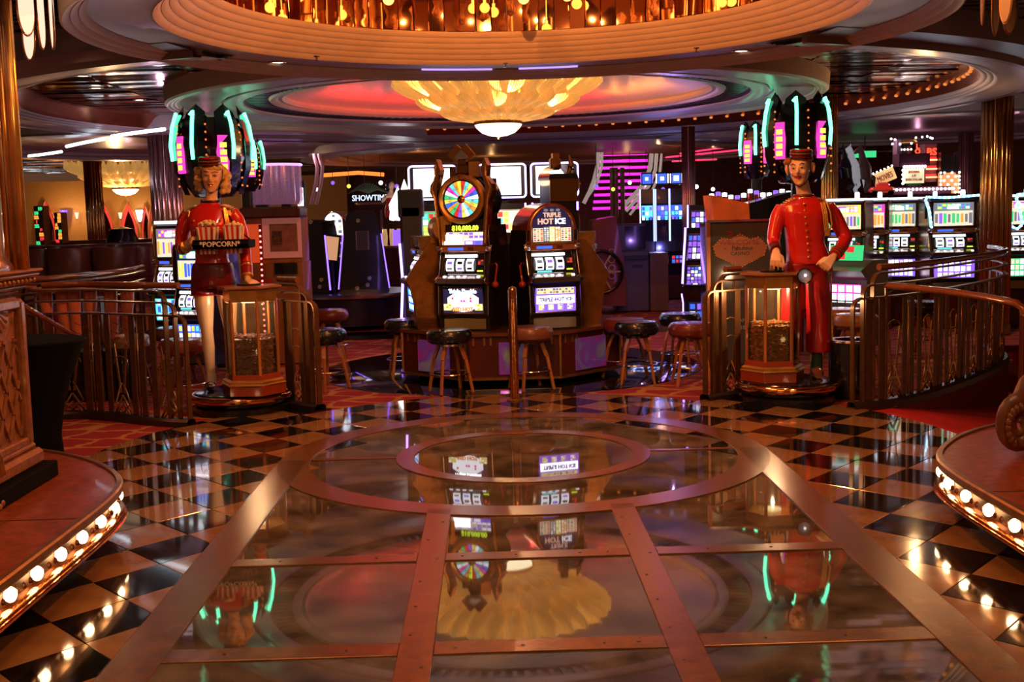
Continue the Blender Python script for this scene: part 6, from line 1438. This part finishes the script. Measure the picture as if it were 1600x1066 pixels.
b = MB(); b.box((.42,.3,.45),(.28,.5,.9)); b.obj('side_unit', mat('brushed_bronze', (.30,.20,.14), .35, .8), t)
# magenta staircase with white sweeping rails
t = thing('lit_staircase', 'staircase with magenta glowing risers between white curved rails', 'staircase', place(970,19.5,0))
o = t.location; MG = glow('magenta_riser', (1,.02,.62), 1.8)
for k in range(10):
    y0 = 326-k*10.5; a_, c_ = at(926+k*1.2,y0,19.5+k*.25), at(1016-k*0.6,y0,19.5+k*.25); b = MB(); b.box(((a_.x+c_.x)/2-o.x, k*.25, a_.z),(c_.x-a_.x,.03,.065)); b.obj('riser', MG, t)
    b = MB(); b.box(((a_.x+c_.x)/2-o.x, k*.25+.10, a_.z+.045),(c_.x-a_.x,.25,.03)); b.obj('tread', mat('tread_dark', (.10,.01,.06), .4), t)
WR = mat('white_rail', (.85,.80,.72), .25, coat=.5, emit=(1,.9,.8), power=.25)
for pl, r_ in ((((935,238),(934,258),(928,282),(921,300),(912,318)),.045),(((941,238),(940,262),(932,288),(918,308)),.03),(((1018,240),(1016,262),(1008,285),(990,306),(970,326)),.05),(((1026,240),(1024,266),(1014,290),(996,310),(978,330)),.04),(((1034,240),(1031,270),(1020,296),(1000,316),(984,336)),.03)):
    b = MB(); b.tube([V(((p:=at(x,y,19.0)).x-o.x,-.5,p.z)) for x,y in pl], r_, 8); b.obj('white_rail', WR, t)
for px in (956,962,972): b = MB(); p = at(px,262,18.6); b.tube([(p.x-o.x,-.9,.4),(p.x-o.x,-.9,p.z)], .05, 8); b.obj('newel', mat('rosewood_newel', (.22,.08,.05), .3, coat=.4), t)
lamp('POINT', (o.x,18.6,1.9), (1,.1,.7), 12)
# SHOWTIME sign with palms
t = thing('showtime_sign', 'blue-white SHOWTIME letters under palm fronds, middle left', 'sign', tuple(at(578,308,15)))
text('SHOWTIME', .155, (0,0,-.02), 0, glow('sign_ice', (.55,.75,1), 2.2), t, sx=.85, depth=.02)
b = MB()
for k in range(11): an = .25+k*.26; b.tube([(-.05,.1,.08),(-.05+.2*cos(an),.1,.11+.16*sin(an)),(-.05+.4*cos(an),.1,.02+.18*sin(an))], [.015,.02,.004], 5)
b.obj('palm_fronds', mat('palm_green', (.06,.08,.03), .5), t); b = MB(); b.box((.0,.1,-.12),(.6,.06,.04)); b.box((-.2,.1,-t.location.z/2-.12),(.05,.05,t.location.z-.24)); b.box((.2,.1,-t.location.z/2-.12),(.05,.05,t.location.z-.24)); b.obj('sign_posts', WOOD, t)
t = thing('person', 'small showgirl figure in a red dress right of the SHOWTIME sign', 'person', tuple(at(612,340,15)))
b = MB(); loft(b, [(0,0,0,.10,.08),(0,0,.15,.12,.09),(0,0,.28,.08,.07),(0,0,.40,.11,.08),(0,0,.47,.05,.04),(.01,0,.52,.04,.04)]); b.sphere((.02,-.02,.60), (.06,.07,.08), 10, 8); b.tube([(-.10,0,.42),(-.16,-.05,.30),(-.05,-.1,.42)], [.03,.028,.02], 8); b.tube([(.10,0,.42),(.14,-.05,.28),(.10,-.12,.2)], [.03,.028,.02], 8); remesh(b, .012, 'body', SKINP, t, 2)
b = MB(); loft(b, [(0,0,-.01,.12,.10),(0,0,.15,.135,.105),(0,0,.28,.09,.08),(0,-.01,.37,.115,.09)]); b.obj('dress', REDJ2, t); b = MB(); b.sphere((-.01,.02,.63), (.085,.08,.09), 10, 8); b.sphere((-.06,.02,.54), (.04,.05,.08), 8, 6); b.obj('hair', BLACK, t)
t = thing('glass_sculpture', 'glowing white upright glass sculpture on the bar, middle left', 'sculpture', tuple(at(625,345,14)))
b = MB()
for x, h_, r_ in ((-.12,.42,.07),(-.02,.62,.09),(.10,.75,.08),(.2,.5,.05)): b.lathe([(0,0),(r_,.02),(r_*.8,h_*.4),(r_,h_*.7),(0,h_)], 10, (x,0,0))
b.obj('sculpture', G['hot'], t)
t = thing('bar_counter', 'ribbed dark wood bar with backlit glasses behind the black slots', 'bar', place(600,13.6,0)); q0, q1, q2 = at(560,388,13.6), at(645,388,13.6), at(600,388,13.6)
b = MB(); b.box((0,.3,q2.z/2),(q1.x-q0.x+.8,.6,q2.z)); b.obj('front', WOOD, t); b = MB(); b.box((0,.28,q2.z+.02),(q1.x-q0.x+.9,.7,.04)); b.obj('counter', OAK, t)
for k in range(9): b = MB(); b.lathe([(0,0),(.04,0),(.05,.16),(.04,.30),(.035,.30),(.04,.16),(0,.01)], 8, (-.5+k*.13,.1,q2.z+.04)); b.obj('glass', mat('amber_glassware', (.6,.4,.2), .1, .4, emit=(1,.6,.25), power=.4), t)
b = MB(); b.box((.35,.02,q2.z-.13+.3),(.35,.05,.3)); b.obj('violet_lamp', G['violet'], t)
# neon crowned barrel signs
def crown(label, px, py, Y, r, h, panels=((-.9,),(.2,)), n=6, pole=True):
    c = at(px, py, Y); t = thing('neon_crown_sign', label, 'sign', (c.x,Y,c.z))
    GN = glow('green_neon', (.12,1,.50), 5)
    b = MB(); b.lathe([(0,-h*.5),(r*.55,-h*.48),(r*.85,-h*.3),(r,-.02*h),(r*.97,h*.25),(r*.80,h*.46),(0,h*.42)], 32); b.obj('barrel', mat('barrel_black_red', (.025,.006,.006), .15, coat=.7), t)
    for k in range(n):
        a_ = 2*pi*k/n+.2; cxy = lambda q, z, da=0: (q*r*cos(a_+da), q*r*sin(a_+da), z*h)
        f = MB(); pts = [(.75,-.45),(1.0,-.15),(1.05,.15),(.95,.40),(.82,.52)]
        vs_ = []
        for q, z in pts: vs_ += [cxy(q,z,-.38), cxy(q+.08,z,0), cxy(q,z,.38)]
        vs_.append(cxy(.74,.62)); fs_ = [(3*i+j,3*i+j+1,3*i+j+4,3*i+j+3) for i in range(4) for j in range(2)]+[(12,13,15),(13,14,15)]; f.add(vs_, fs_, True); f.obj('petal', BLACK, t)
        nb = MB(); nb.tube([cxy(1.12,-.04,.05),cxy(1.16,.14,.05),cxy(1.09,.36,.05),cxy(.96,.53,.02),cxy(1.0,.48,-.06)], .019, 6); nb.obj('green_tube', GN, t)
        bb_ = MB()
        for q in range(9): z = -.35+.09*q; bb_.sphere(cxy(1.03-.10*max(0,z-.1)**1, z, .39), .011, 6, 4)
        bb_.obj('rim_bulbs', mat('amber_dots', (.5,.1,.03), .3, emit=(1,.22,.04), power=1.2), t)
    for k, a_ in enumerate((-2.35,-1.05)):
        M_ = Matrix.Rotation(a_+pi/2,4,'Z') @ Matrix.Translation((0,-r*1.06,.02*h))
        b = MB(); pl = [(-.05,-.22*h),(.05,-.22*h),(.065,.02),(.05,.22*h),(-.05,.22*h),(-.065,.02)]; b.add([(x,0,z) for x,z in pl]+[(x,.03,z) for x,z in pl], [tuple(range(6)), tuple(range(11,5,-1))]+[(i,6+i,6+(i+1)%6,(i+1)%6) for i in range(6)], False, M_); pn = b.obj('sign_panel', G['magenta'], t)
        b = MB()
        for q in range(4): b.box((0,-.006,-.15*h+q*.085*h),(.07,.008,.06*h), M=M_)
        b.obj('yellow_letters', G['yellow'], pn)
    if pole: b = MB(); b.tube([(0,0,-h*.45),(0,0,-c.z+.02)], .07, 12); b.obj('pole', BLACK, t)
    return t
crown('large black barrel sign with green neon petals behind the popcorn figure', 332, 246, 4.9, .36, .86)
crown('smaller black barrel sign with neon panel right of the popcorn figure', 384, 262, 7.4, .20, .62)
crown('large black barrel sign with green neon petals behind the bellboy figure', 1246, 224, 4.9, .34, .86)
crown('smaller black barrel sign with neon panel left of the bellboy figure', 1182, 240, 7.4, .20, .66)
# marquee signs at right
MY = 11.5
t = thing('movie_marquee', 'cream marquee board with changeable letters and round bulbs at right', 'sign', (0,MY,0))
q0, q1, q2 = at(1411,264,MY), at(1443,286,MY), at(1427,275,MY); CB = mat('board_cream_lit', (.8,.75,.5), .5, emit=(1,.88,.52), power=.75)
b = MB(); b.box((q2.x,0,q2.z),(q1.x-q0.x,.05,q0.z-q1.z)); b.obj('letter_board', CB, t); LR = mat('letter_red', (.5,.03,.02), .5); LG = mat('letter_green', (.02,.12,.05), .5)
for k, (s_, m_) in enumerate((('SHOWING',LR),('A 97',LR),('SEVEN DOLLARS',LR),('CASABLANCA',LG))): text(s_, .052, (q2.x,-.03,q0.z-.055-.062*k-(.02 if k == 3 else 0)), 0, m_, t, depth=.004, sx=.72, bold=.002)
b = MB(); b.box((q2.x+.1,.1,q1.z-.12),(1.0,.3,.12)); b.box((q2.x,.1,q0.z+.14),(.50,.3,.20)); b.obj('marquee_frame', mat('marquee_plum', (.10,.03,.06), .4), t)
bm_ = MB(); bm_.sphere((0,0,0), .022, 8, 6); mb_ = bm_.mesh('marquee_bulb', glow('marquee_white', (1,.85,.85), 9))
for k in range(9): put('marquee_bulb', mb_, (q0.x+(q1.x-q0.x)*k/8,-.06,q0.z+.03), parent=t)
for k in range(16): put('marquee_bulb', mb_, (at(1392,292,MY).x+.06*k*1.1,-.08,q1.z-.10), parent=t)
for k in range(4): put('marquee_bulb', mb_, (q0.x-.02,-.06,q1.z+.07*k), parent=t)
t = thing('neon_theatre_front', 'tall plum theatre front with red neon letters and bars at right', 'sign', (0,MY+.2,0))
p0, p1 = at(1446,225,MY+.2), at(1464,284,MY+.2)
b = MB(); b.box(((p0.x+p1.x)/2,.15,(p0.z+p1.z)/2),(p1.x-p0.x,.25,p0.z-p1.z)); b.obj('tower', mat('tower_plum', (.22,.10,.14), .35), t)
RN = glow('red_neon', (1,.05,.02), 3); RB_ = glow('hot_bar', (1,.25,.10), 5)
text('BS', .16, ((p0.x+p1.x)/2,-.02,at(1456,237,MY).z), 0, RN, t, depth=.01, bold=.004)
for y in (250,264,277): a_ = at(1455,y,MY+.2); b = MB(); b.tube([(p0.x+.01,-.02,a_.z),(p1.x-.01,-.02,a_.z)], .014, 6); b.obj('neon_bar', RB_, t); b = MB(); b.box(((p0.x+p1.x)/2,.01,a_.z+.03),(p1.x-p0.x-.02,.02,.05)); b.obj('red_band', G['red'], t)
for k, ch in enumerate('LOXX'): text(ch, .11, (at(1440,250,MY).x,-.02,at(1440,228+8*k,MY).z), 0, RN, t, depth=.01, bold=.003)
p0, p1 = at(1402,218,MY+.2), at(1434,256,MY+.2)
b = MB(); b.box((p0.x+.03,.1,(p0.z+p1.z)/2),(.07,.2,p0.z-p1.z)); b.obj('lilac_pillar', mat('lilac_pillar', (.45,.33,.50), .3), t)
b = MB(); b.box(((p0.x+p1.x)/2,.2,(p0.z+p1.z)/2-.05),(p1.x-p0.x-.1,.1,p0.z-p1.z-.1)); b.obj('dark_arcade', BLACK, t)
b = MB(); b.lathe([(0,.04),(.14,.02),(.17,-.02),(.12,-.03),(0,-.02)], 20, ((p0.x+p1.x)/2+.02,.05,p0.z-.03), sy=.5); b.obj('gold_canopy', GOLDP, t)
for k in range(3):
    for j in range(4): put('marquee_bulb', mb_, (p0.x+.10+j*.055,.1,p0.z-.16-k*.10), parent=t, sc=.7)
for x, y in ((1399,216),(1405,217),(1401,224),(1413,224),(1431,223),(1438,214),(1448,213),(1456,212),(1461,214),(1464,215)): put('marquee_bulb', mb_, V((at(x,y,MY).x,0,at(x,y,MY).z)), parent=t, sc=.8)
t = thing('bulb_arch_sign', 'amber sign crowded with white bulbs right of the red neon tower', 'sign', (0,MY,0)); p0, p1 = at(1471,270,MY), at(1500,302,MY)
b = MB(); b.box(((p0.x+p1.x)/2,.1,(p0.z+p1.z)/2),(p1.x-p0.x,.1,p0.z-p1.z)); b.obj('panel', mat('amber_panel', (.5,.2,.08), .4, emit=(1,.4,.15), power=.5), t)
b = MB(); b.box(((p0.x+p1.x)/2,.1,p0.z+.15),(.20,.1,.25)); b.box((p0.x+.03,.1,p0.z+.15),(.05,.12,.36)); b.box((p1.x-.03,.1,p0.z+.15),(.05,.12,.36)); b.obj('dark_gate', DARKM, t)
for i in range(6):
    for j in range(6):
        if (i+j) % 2 == 0 or i in (0,5): put('marquee_bulb', mb_, (p0.x+(p1.x-p0.x)*i/5,.03,p1.z+.02+(p0.z-p1.z-.02)*j/5), parent=t, sc=.8)
t = thing('movies_sign', 'tilted amber sign lettered MOVIES with a red toy car below', 'sign', (0,MY,0)); c = at(1383,276,MY)
M_ = Matrix.Translation((c.x,0,c.z)) @ Matrix.Rotation(R(-22),4,'Y')
b = MB(); b.box((0,.05,0),(.36,.05,.20), M=M_); b.obj('board', mat('amber_board', (.7,.5,.2), .5, emit=(1,.6,.25), power=.6), t)
text('MOVIES', .13, (c.x,.0,c.z-.01), 0, LR, t, rot=(pi/2,R(-22),0), sx=.6, depth=.01)
for k in range(6): p = M_ @ V((-.16+.065*k,0,.12)); put('marquee_bulb', mb_, p, parent=t, sc=.7)
t = thing('toy_car', 'shiny red classic car model on top of the machines at right', 'car', tuple(at(1374,300,MY)-V((0,.1,.06))))
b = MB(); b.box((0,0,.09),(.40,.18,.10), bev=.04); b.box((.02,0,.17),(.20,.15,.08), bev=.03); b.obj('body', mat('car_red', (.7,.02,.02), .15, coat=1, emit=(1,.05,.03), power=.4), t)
for x in (-.13,.13): b = MB(); b.lathe([(0,-.09),(.045,-.09),(.045,.09),(0,.09)], 12, M=PM(x,0,.045) @ Matrix.Rotation(pi/2,4,'X')); b.obj('wheel', MATTE, t)
b = MB(); b.box((0,-.092,.08),(.38,.01,.015)); b.obj('bumper', CHROME, t)
b = MB(); a_, c_ = at(1316,304,MY-.5), at(1510,304,MY+.1); b.box(((a_.x+c_.x)/2,MY+.05,a_.z/2-.03),(c_.x-a_.x,1.3,a_.z-.08)); tag(b.obj('sign_plinth', WOOD), 'dark wood plinth carrying the marquee signs at right', 'plinth')
for i, (px, m_, lb) in enumerate(((1322,BLACK,'black rearing horse cut-out figure above the right machines'),(1333,mat('statue_white',(.75,.75,.78),.3,emit=(.7,.8,.9),power=.25),'white rearing horse figure above the right machines'),(1350,mat('statue_brown',(.16,.10,.10),.4),'grey-brown rearing horse figure above the right machines'))):
    p = at(px,302,MY-.5); t = thing('horse_statue', lb, 'statue', tuple(p))
    b = MB(); b.tube([(.02,0,.22),(.0,0,.40),(-.02,0,.52)], [.10,.11,.07], 10); b.tube([(-.02,0,.50),(-.04,0,.62),(-.06,0,.70)], [.065,.05,.04], 8); b.tube([(-.05,0,.70),(-.12,0,.66),(-.16,0,.62)], [.045,.035,.025], 8); b.sphere((-.045,0,.75),(.012,.02,.03),6,4)
    for s in (-1,1): b.tube([(.04,s*.04,.22),(.08,s*.05,.12),(.03,s*.05,.06),(.05,s*.05,0)], [.05,.032,.024,.02], 8); b.tube([(-.04,s*.05,.42),(-.14,s*.05,.40),(-.15,s*.05,.30)], [.03,.022,.016], 8)
    b.tube([(.08,0,.30),(.16,0,.24),(.17,0,.08)], [.03,.03,.01], 6); remesh(b, .014, 'body', m_, t, 2)
for x, r_ in ((0,1),): pass
t = thing('exit_lamp', 'green lit exit lamp under the ceiling right of the bellboy', 'lamp', tuple(at(1352,243,16))); b = MB(); b.prism([(-.22,0),(.22,.0),(.22,.05),(-.22,.05)], -.04, .09); b.obj('case', G['green'], t); b = MB(); b.tube([(0,.02,.08),(0,.02,3.285-t.location.z)], .012, 6); b.obj('hanging_rod', DARKM, t)
# left lounge: arches, sconces, number boards, tables and chairs
AY = 24.4
def arch(px, wpx, ytop, label):
    c = at(px, 378, AY); wv = wpx/FPX*(AY+7.73); h = at(px,ytop,AY).z-.15
    t = thing('pointed_arch', label, 'arch', (c.x,AY,.0)); prof = []
    def ogive(w_, h_): return [(-w_/2,.4)]+[(-w_/2*(1-(q/8)**1.7), 1.0+(h_-1.0)*(.25+.75*(q/8)**.9)) for q in range(9)]+[(w_/2*(1-(q/8)**1.7), 1.0+(h_-1.0)*(.25+.75*(q/8)**.9)) for q in range(7,-1,-1)]+[(w_/2,.4)]
    h += .12; o_, i_ = ogive(wv*1.05,h), ogive(wv*.70,h-.22); n = len(o_)
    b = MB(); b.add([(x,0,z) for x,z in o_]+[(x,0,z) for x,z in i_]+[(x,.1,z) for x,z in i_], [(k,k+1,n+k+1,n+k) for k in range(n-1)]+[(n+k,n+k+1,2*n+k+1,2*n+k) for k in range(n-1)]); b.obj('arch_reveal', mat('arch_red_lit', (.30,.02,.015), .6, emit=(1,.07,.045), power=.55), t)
    b = MB(); b.tube([(x,-.02,z) for x,z in o_], .022, 6); b.obj('arch_moulding', OAK, t)
    b = MB(); b.add([(x,.06,z) for x,z in i_], [tuple(range(n))]); b.obj('dark_opening', mat('arch_dark', (.010,.002,.002), 1, spec=0), t)
    for s in (-1,1): b = MB(); b.add([(s*wv*.05,.05,.1),(s*wv*.34,.05,.1),(s*wv*.33,.05,h*.55),(s*wv*.2,.05,h*.66)], [(0,1,2,3)]); b.obj('curtain', mat('arch_curtain', (.12,.015,.01), .7), t)
for a_ in ((76,28,311,'red-lit pointed arch at far left behind the number boards'),(165,30,313,'red-lit pointed arch just right of the far gold column'),(203,27,314,'red-lit pointed arch left of the bright wall lamp'),(230,16,316,'narrow red-lit pointed arch nearest the popcorn figure'),(241,14,316,'narrow red-lit arch half hidden by the rosy column')): arch(*a_)
for px, col in ((100,'violet'),(218,'orange'),(188,'cream'),(120,'cream'),(141,'cream')):
    p = at(px, 337, AY-.15); t = thing('wall_sconce', {100:'violet glass wall sconce between the number board and column',218:'bright amber wall sconce right of the third arch',188:'small bright sconce left of the third arch',120:'small candle sconce on the gold wall',141:'small candle sconce beside the far gold column'}[px], 'sconce', tuple(p))
    k_ = .62 if px in (100,218) else .35; b = MB(); b.lathe([(0,-.30*k_),(.08*k_,-.2*k_),(.16*k_,.22*k_),(.14*k_,.24*k_),(0,.2*k_)], 14); b.obj('shade', G['hot'] if px == 218 else G[col], t); b = MB(); b.lathe([(0,-.36*k_),(.04*k_,-.33*k_),(.05*k_,-.27*k_),(0,-.25*k_)], 10); b.obj('bracket', BRASS, t)
    lamp('POINT', (p.x,p.y-.35,p.z+.1), (1,.55,.22), 16 if k_ > .5 else 7)
for px in (76,165,203,235): p = at(px,330,AY-1.2); lamp('POINT', (p.x,p.y-1,p.z-.4), (1,.5,.2), 14)
for px, wpx, y0, y1, lb, sd in ((61,14,322,384,'tall black number board with glowing orange and red figures, larger','orange',),(91,11,332,380,'smaller black number board right of the first','red')):
    c = at(px,(y0+y1)/2,14); hh = at(px,y0,14).z-at(px,y1,14).z; ww = wpx/FPX*21.7; t = thing('number_board', lb, 'display', (c.x,14,c.z)); b = MB(); b.box((0,.05,0),(ww,.1,hh), bev=.01); b.obj('case', BLACK, t); rnd = random.Random(px)
    for k in range(9):
        cc = rnd.choice(('orange','orange','red','green','red')) if px == 61 else rnd.choice(('red','green','dim','orange')); text(str(rnd.randrange(1,36)), hh*.105, (rnd.choice((-1,1))*ww*.22,-.005,-hh*.44+k*hh*.108), 0, G[cc], t, bold=.008)
    b = MB(); b.box((ww*.62,.1,0),(ww*.2,.25,hh)); b.obj('side_rail', OAK, t); b = MB(); b.box((0,.05,-hh/2-(c.z-hh/2)/2+.01),(.1,.1,c.z-hh/2-.02)); b.obj('stand', BLACK, t)
CHM = mat('lounge_leather', (.17,.035,.015), .35, coat=.3)
ch0 = thing('lounge_chair', 'brown leather tub chair at the far left gaming tables', 'chair', place(60,9.5,.42), 2.6)
b = MB(); b.lathe([(.0,.30),(.27,.30),(.29,.36),(.27,.42),(0,.43)], 20); b.obj('seat', CHM, ch0); b = MB(); b.lathe([(.27,.36),(.31,.38),(.33,.78),(.31,.82),(.28,.78),(.26,.42)], 20, a0=-.2, a1=pi+.2); b.obj('backrest', CHM, ch0)
for s in (-1,1):
    for q in (-1,1): b = MB(); b.bar((s*.16,q*.16,.30),(s*.19,q*.19,0),.035); b.obj('leg', WOOD, ch0)
for i, (px, Y, rz) in enumerate(((108,9.4,3.3),(135,10.4,2.9),(180,9.5,3.5),(95,12.4,.4),(165,12.6,.2),(222,9.8,3.0),(238,12.6,.5))): dup(ch0, place(px,Y,.42), rz, 'brown leather tub chair at the far left tables, %s' % ('second from the left','beside the green table','nearest the red roulette table','behind the number boards','across the red roulette table','left of the rosy column','farthest back by the rosy column')[i], 'lounge chairs round the far left tables')
ch0['group'] = 'lounge chairs round the far left tables'; ch0['label'] = 'brown leather tub chair, leftmost at the far left tables'
for px, Y, mm, lb in ((78,10.9,mat('felt_dark',(.02,.03,.02),.9),'round dark felt gaming table at far left'),(185,11.0,mat('felt_red',(.35,.05,.02),.9),'oval red felt gaming table beside the far gold column')):
    t = thing('gaming_table', lb, 'table', place(px,Y,.42)); b = MB(); b.lathe([(0,.80),(.40,.80)], 28, sx=1.25); b.obj('felt', mm, t); b = MB(); b.lathe([(.39,.80),(.41,.84),(.47,.83),(.49,.78),(.46,.72),(.2,.62),(0,.62)], 28, sx=1.25); b.obj('rail', WOOD, t); b = MB(); b.lathe([(.22,.65),(.14,.4),(.16,.1),(.32,0),(0,0)], 20); b.obj('pedestal', WOOD, t)
t = thing('lounge_bar', 'long dark bar counter before the red arches at far left', 'bar', place(222,16.4,0)); b = MB(); b.box((0,0,.59),(3.4,.6,1.18)); b.obj('front', WOOD, t); b = MB(); b.box((0,0,1.21),(3.5,.75,.06), bev=.02); b.obj('counter', mat('counter_brown'), t)
t = thing('machine_hood', 'dark rounded machine hood beside the far left bar', 'machine', place(193,15.5,0)); b = MB(); b.lathe([(0,0),(.3,0),(.32,1.2),(.22,1.45),(0,1.5)], 14); b.obj('body', BLACK, t)
b = MB(); b.box((-6.6,11.4,.20),(4.6,6.5,.40)); structure(b.obj('floor_podium', CARPET))
# tables standing on sculpted stockinged legs
FISH = mat('stocking_pink', (.80,.26,.16), .35, coat=.3)
for i, (px, k_) in enumerate(((80,.8),(124,1.0),(182,1.1))):
    t = thing('leg_table', ('small table on a pair of sculpted stockinged legs, %s of three at left' % ('leftmost','middle','rightmost')[i]), 'table', place(px, 3.05, .0)); z0 = .46
    for s in (-1,1): 
        b = MB(); b.tube([(s*.075,0,1.0),(s*.075,0,.88),(s*.07,.0,.76),(s*.075,.02,.66),(s*.055,.0,z0+.04),(s*.055,-.03,z0)], [.062,.06,.045,.050,.026,.03], 12); lg = b.obj('leg', FISH, t)
        b = MB()
        for q in range(6): 
            for sg in (-1,1): b.tube([(s*.07+.052*cos(a_)*(1-q*.06),.01+.052*sin(a_)*(1-q*.06),.93-q*.085+sg*a_*.02+.03) for a_ in [pi+pi*u/5 for u in range(6)]], .0025, 4)
        b.obj('garter_lines', NAVY, lg)
    b = MB(); b.lathe([(0,.99),(.20,.99),(.21,1.005),(.20,1.02),(0,1.02)], 24); b.obj('table_top', OAK, t); b = MB(); b.lathe([(0,0),(.17,0),(.19,.18),(.17,z0-.02),(0,z0-.02)], 24); b.obj('drum_base', BLACK, t)
# red neon lines on the back wall ceiling and small hanging lamps
for i, (x0,y0,x1,y1) in enumerate(((1040,246,1160,234),(1050,252,1120,249),(1062,240,1150,228))):
    t = thing('neon_line', ('long red neon line on the far ceiling, %s' % ('middle','lowest','topmost')[i]), 'neon tube', (0,0,0)); b = MB(); b.tube([at(x0,y0,18.5), at(x1,y1,18.5)], .02, 6); b.obj('tube', glow('crimson_neon', (1,.03,.12), 2.2), t)
b = MB(); b.tube([at(505,274,20), at(560,270,20), at(600,273,20)], .05, 6); t = tag(b.obj('neon_line', glow('orange_line', (1,.20,.03), 2)), 'orange-red glowing band below the gold oval ceiling, left', 'neon tube')
for i in range(26):
    px = 470+i*25 if i < 16 else 880+(i-16)*26
    if 640 < px < 910: continue
    p = at(px, 291+6*sin(i*2.1), 18+2*sin(i)); GK[0] += 1; t = thing('globe_lamp', 'tiny distant glowing globe lamp, %s from the left' % ORD[GK[0]-1], 'lamp', tuple(p), 0, 'distant globe lamps')
    b = MB(); b.sphere((0,0,0), .045, 8, 6); b.obj('globe', G[('cream','white','violet','yellow')[i%4]] if i % 4 else G['hot'], t); b = MB(); b.tube([(0,0,.04),(0,0,3.285-p.z)], .006, 4); b.obj('hanging_rod', DARKM, t)
t = thing('fibre_optic_curtain', 'glittering lilac bead curtain drum hanging at middle left', 'curtain', (at(430,285,12).x,12,at(430,270,12).z+.1))
b = MB(); b.lathe([(.42,0),(.43,-.55),(.40,-.62)], 40, flute=lambda a_: 1+.03*cos(20*a_)); o = b.obj('bead_curtain', mat('bead_lilac', (.55,.32,.42), .25, .6, noise=.5, nscale=60, emit=(.8,.35,.6), power=.12), t); o['kind'] = 'stuff'; b = MB(); b.lathe([(.44,.0),(.46,.02),(.44,.04)], 32); b.obj('hoop', glow('hoop_violet', (.6,.3,1), 2), t)
for i, (px, w_, h_, c_) in enumerate(((408,.15,.5,'yellow'),(447,.12,.45,'red'),(470,.10,.6,'white'))):
    t = thing('small_lit_machine', 'small distant %s lit machine top below the lilac curtain' % c_, 'slot machine', tuple(at(px,322,12))); b = MB(); b.box((0,.1,.12),(w_*1.3,.2,h_), bev=.02); b.obj('case', DARKM, t); b = MB(); b.box((0,.12,-t.location.z/2),(w_*1.2,.2,t.location.z)); b.obj('cabinet', BLACK, t); art(t, 'screen_art', PM(0,-.004,.15), w_, h_*.5, c_, 3, 2, ('orange','white','red'), i, .3)
b = MB()
for k, x in enumerate((490,498)): b.tube([at(x,240,12.5), at(x+6,262,12.5), at(x+4,285,12.5), at(x-4,320,12.5)], .03, 8)
tag(b.obj('white_column_pair', mat('ivory_post', (.7,.55,.5), .3)), 'pair of curved ivory posts left of the SHOWTIME sign', 'posts')
# violet and blue accent light of the machines on the floor, added points brightening columns
lamp('POINT', place(1030,12.2,1.2), (.2,.2,1), 18); lamp('POINT', place(1095,7.0,1.0), (.4,.2,1), 8); lamp('POINT', (4.4,4.9,2.3), (1,.55,.22), 22); lamp('POINT', (-4.3,7.6,2.2), (.9,.5,.8), 14); lamp('POINT', (-4.2,1.6,1.9), (1,.4,.2), 5); lamp('POINT', (2.2,7.9,2.2), (.7,.35,1), 8)
for p in ((-5,6),(5.5,5.5),(0,9),(-3,9.5),(4,9.5),(8,8)): lamp('SPOT', (p[0],p[1],2.7), WARM, 30, .05, (p[0],p[1],0), 120, .9)
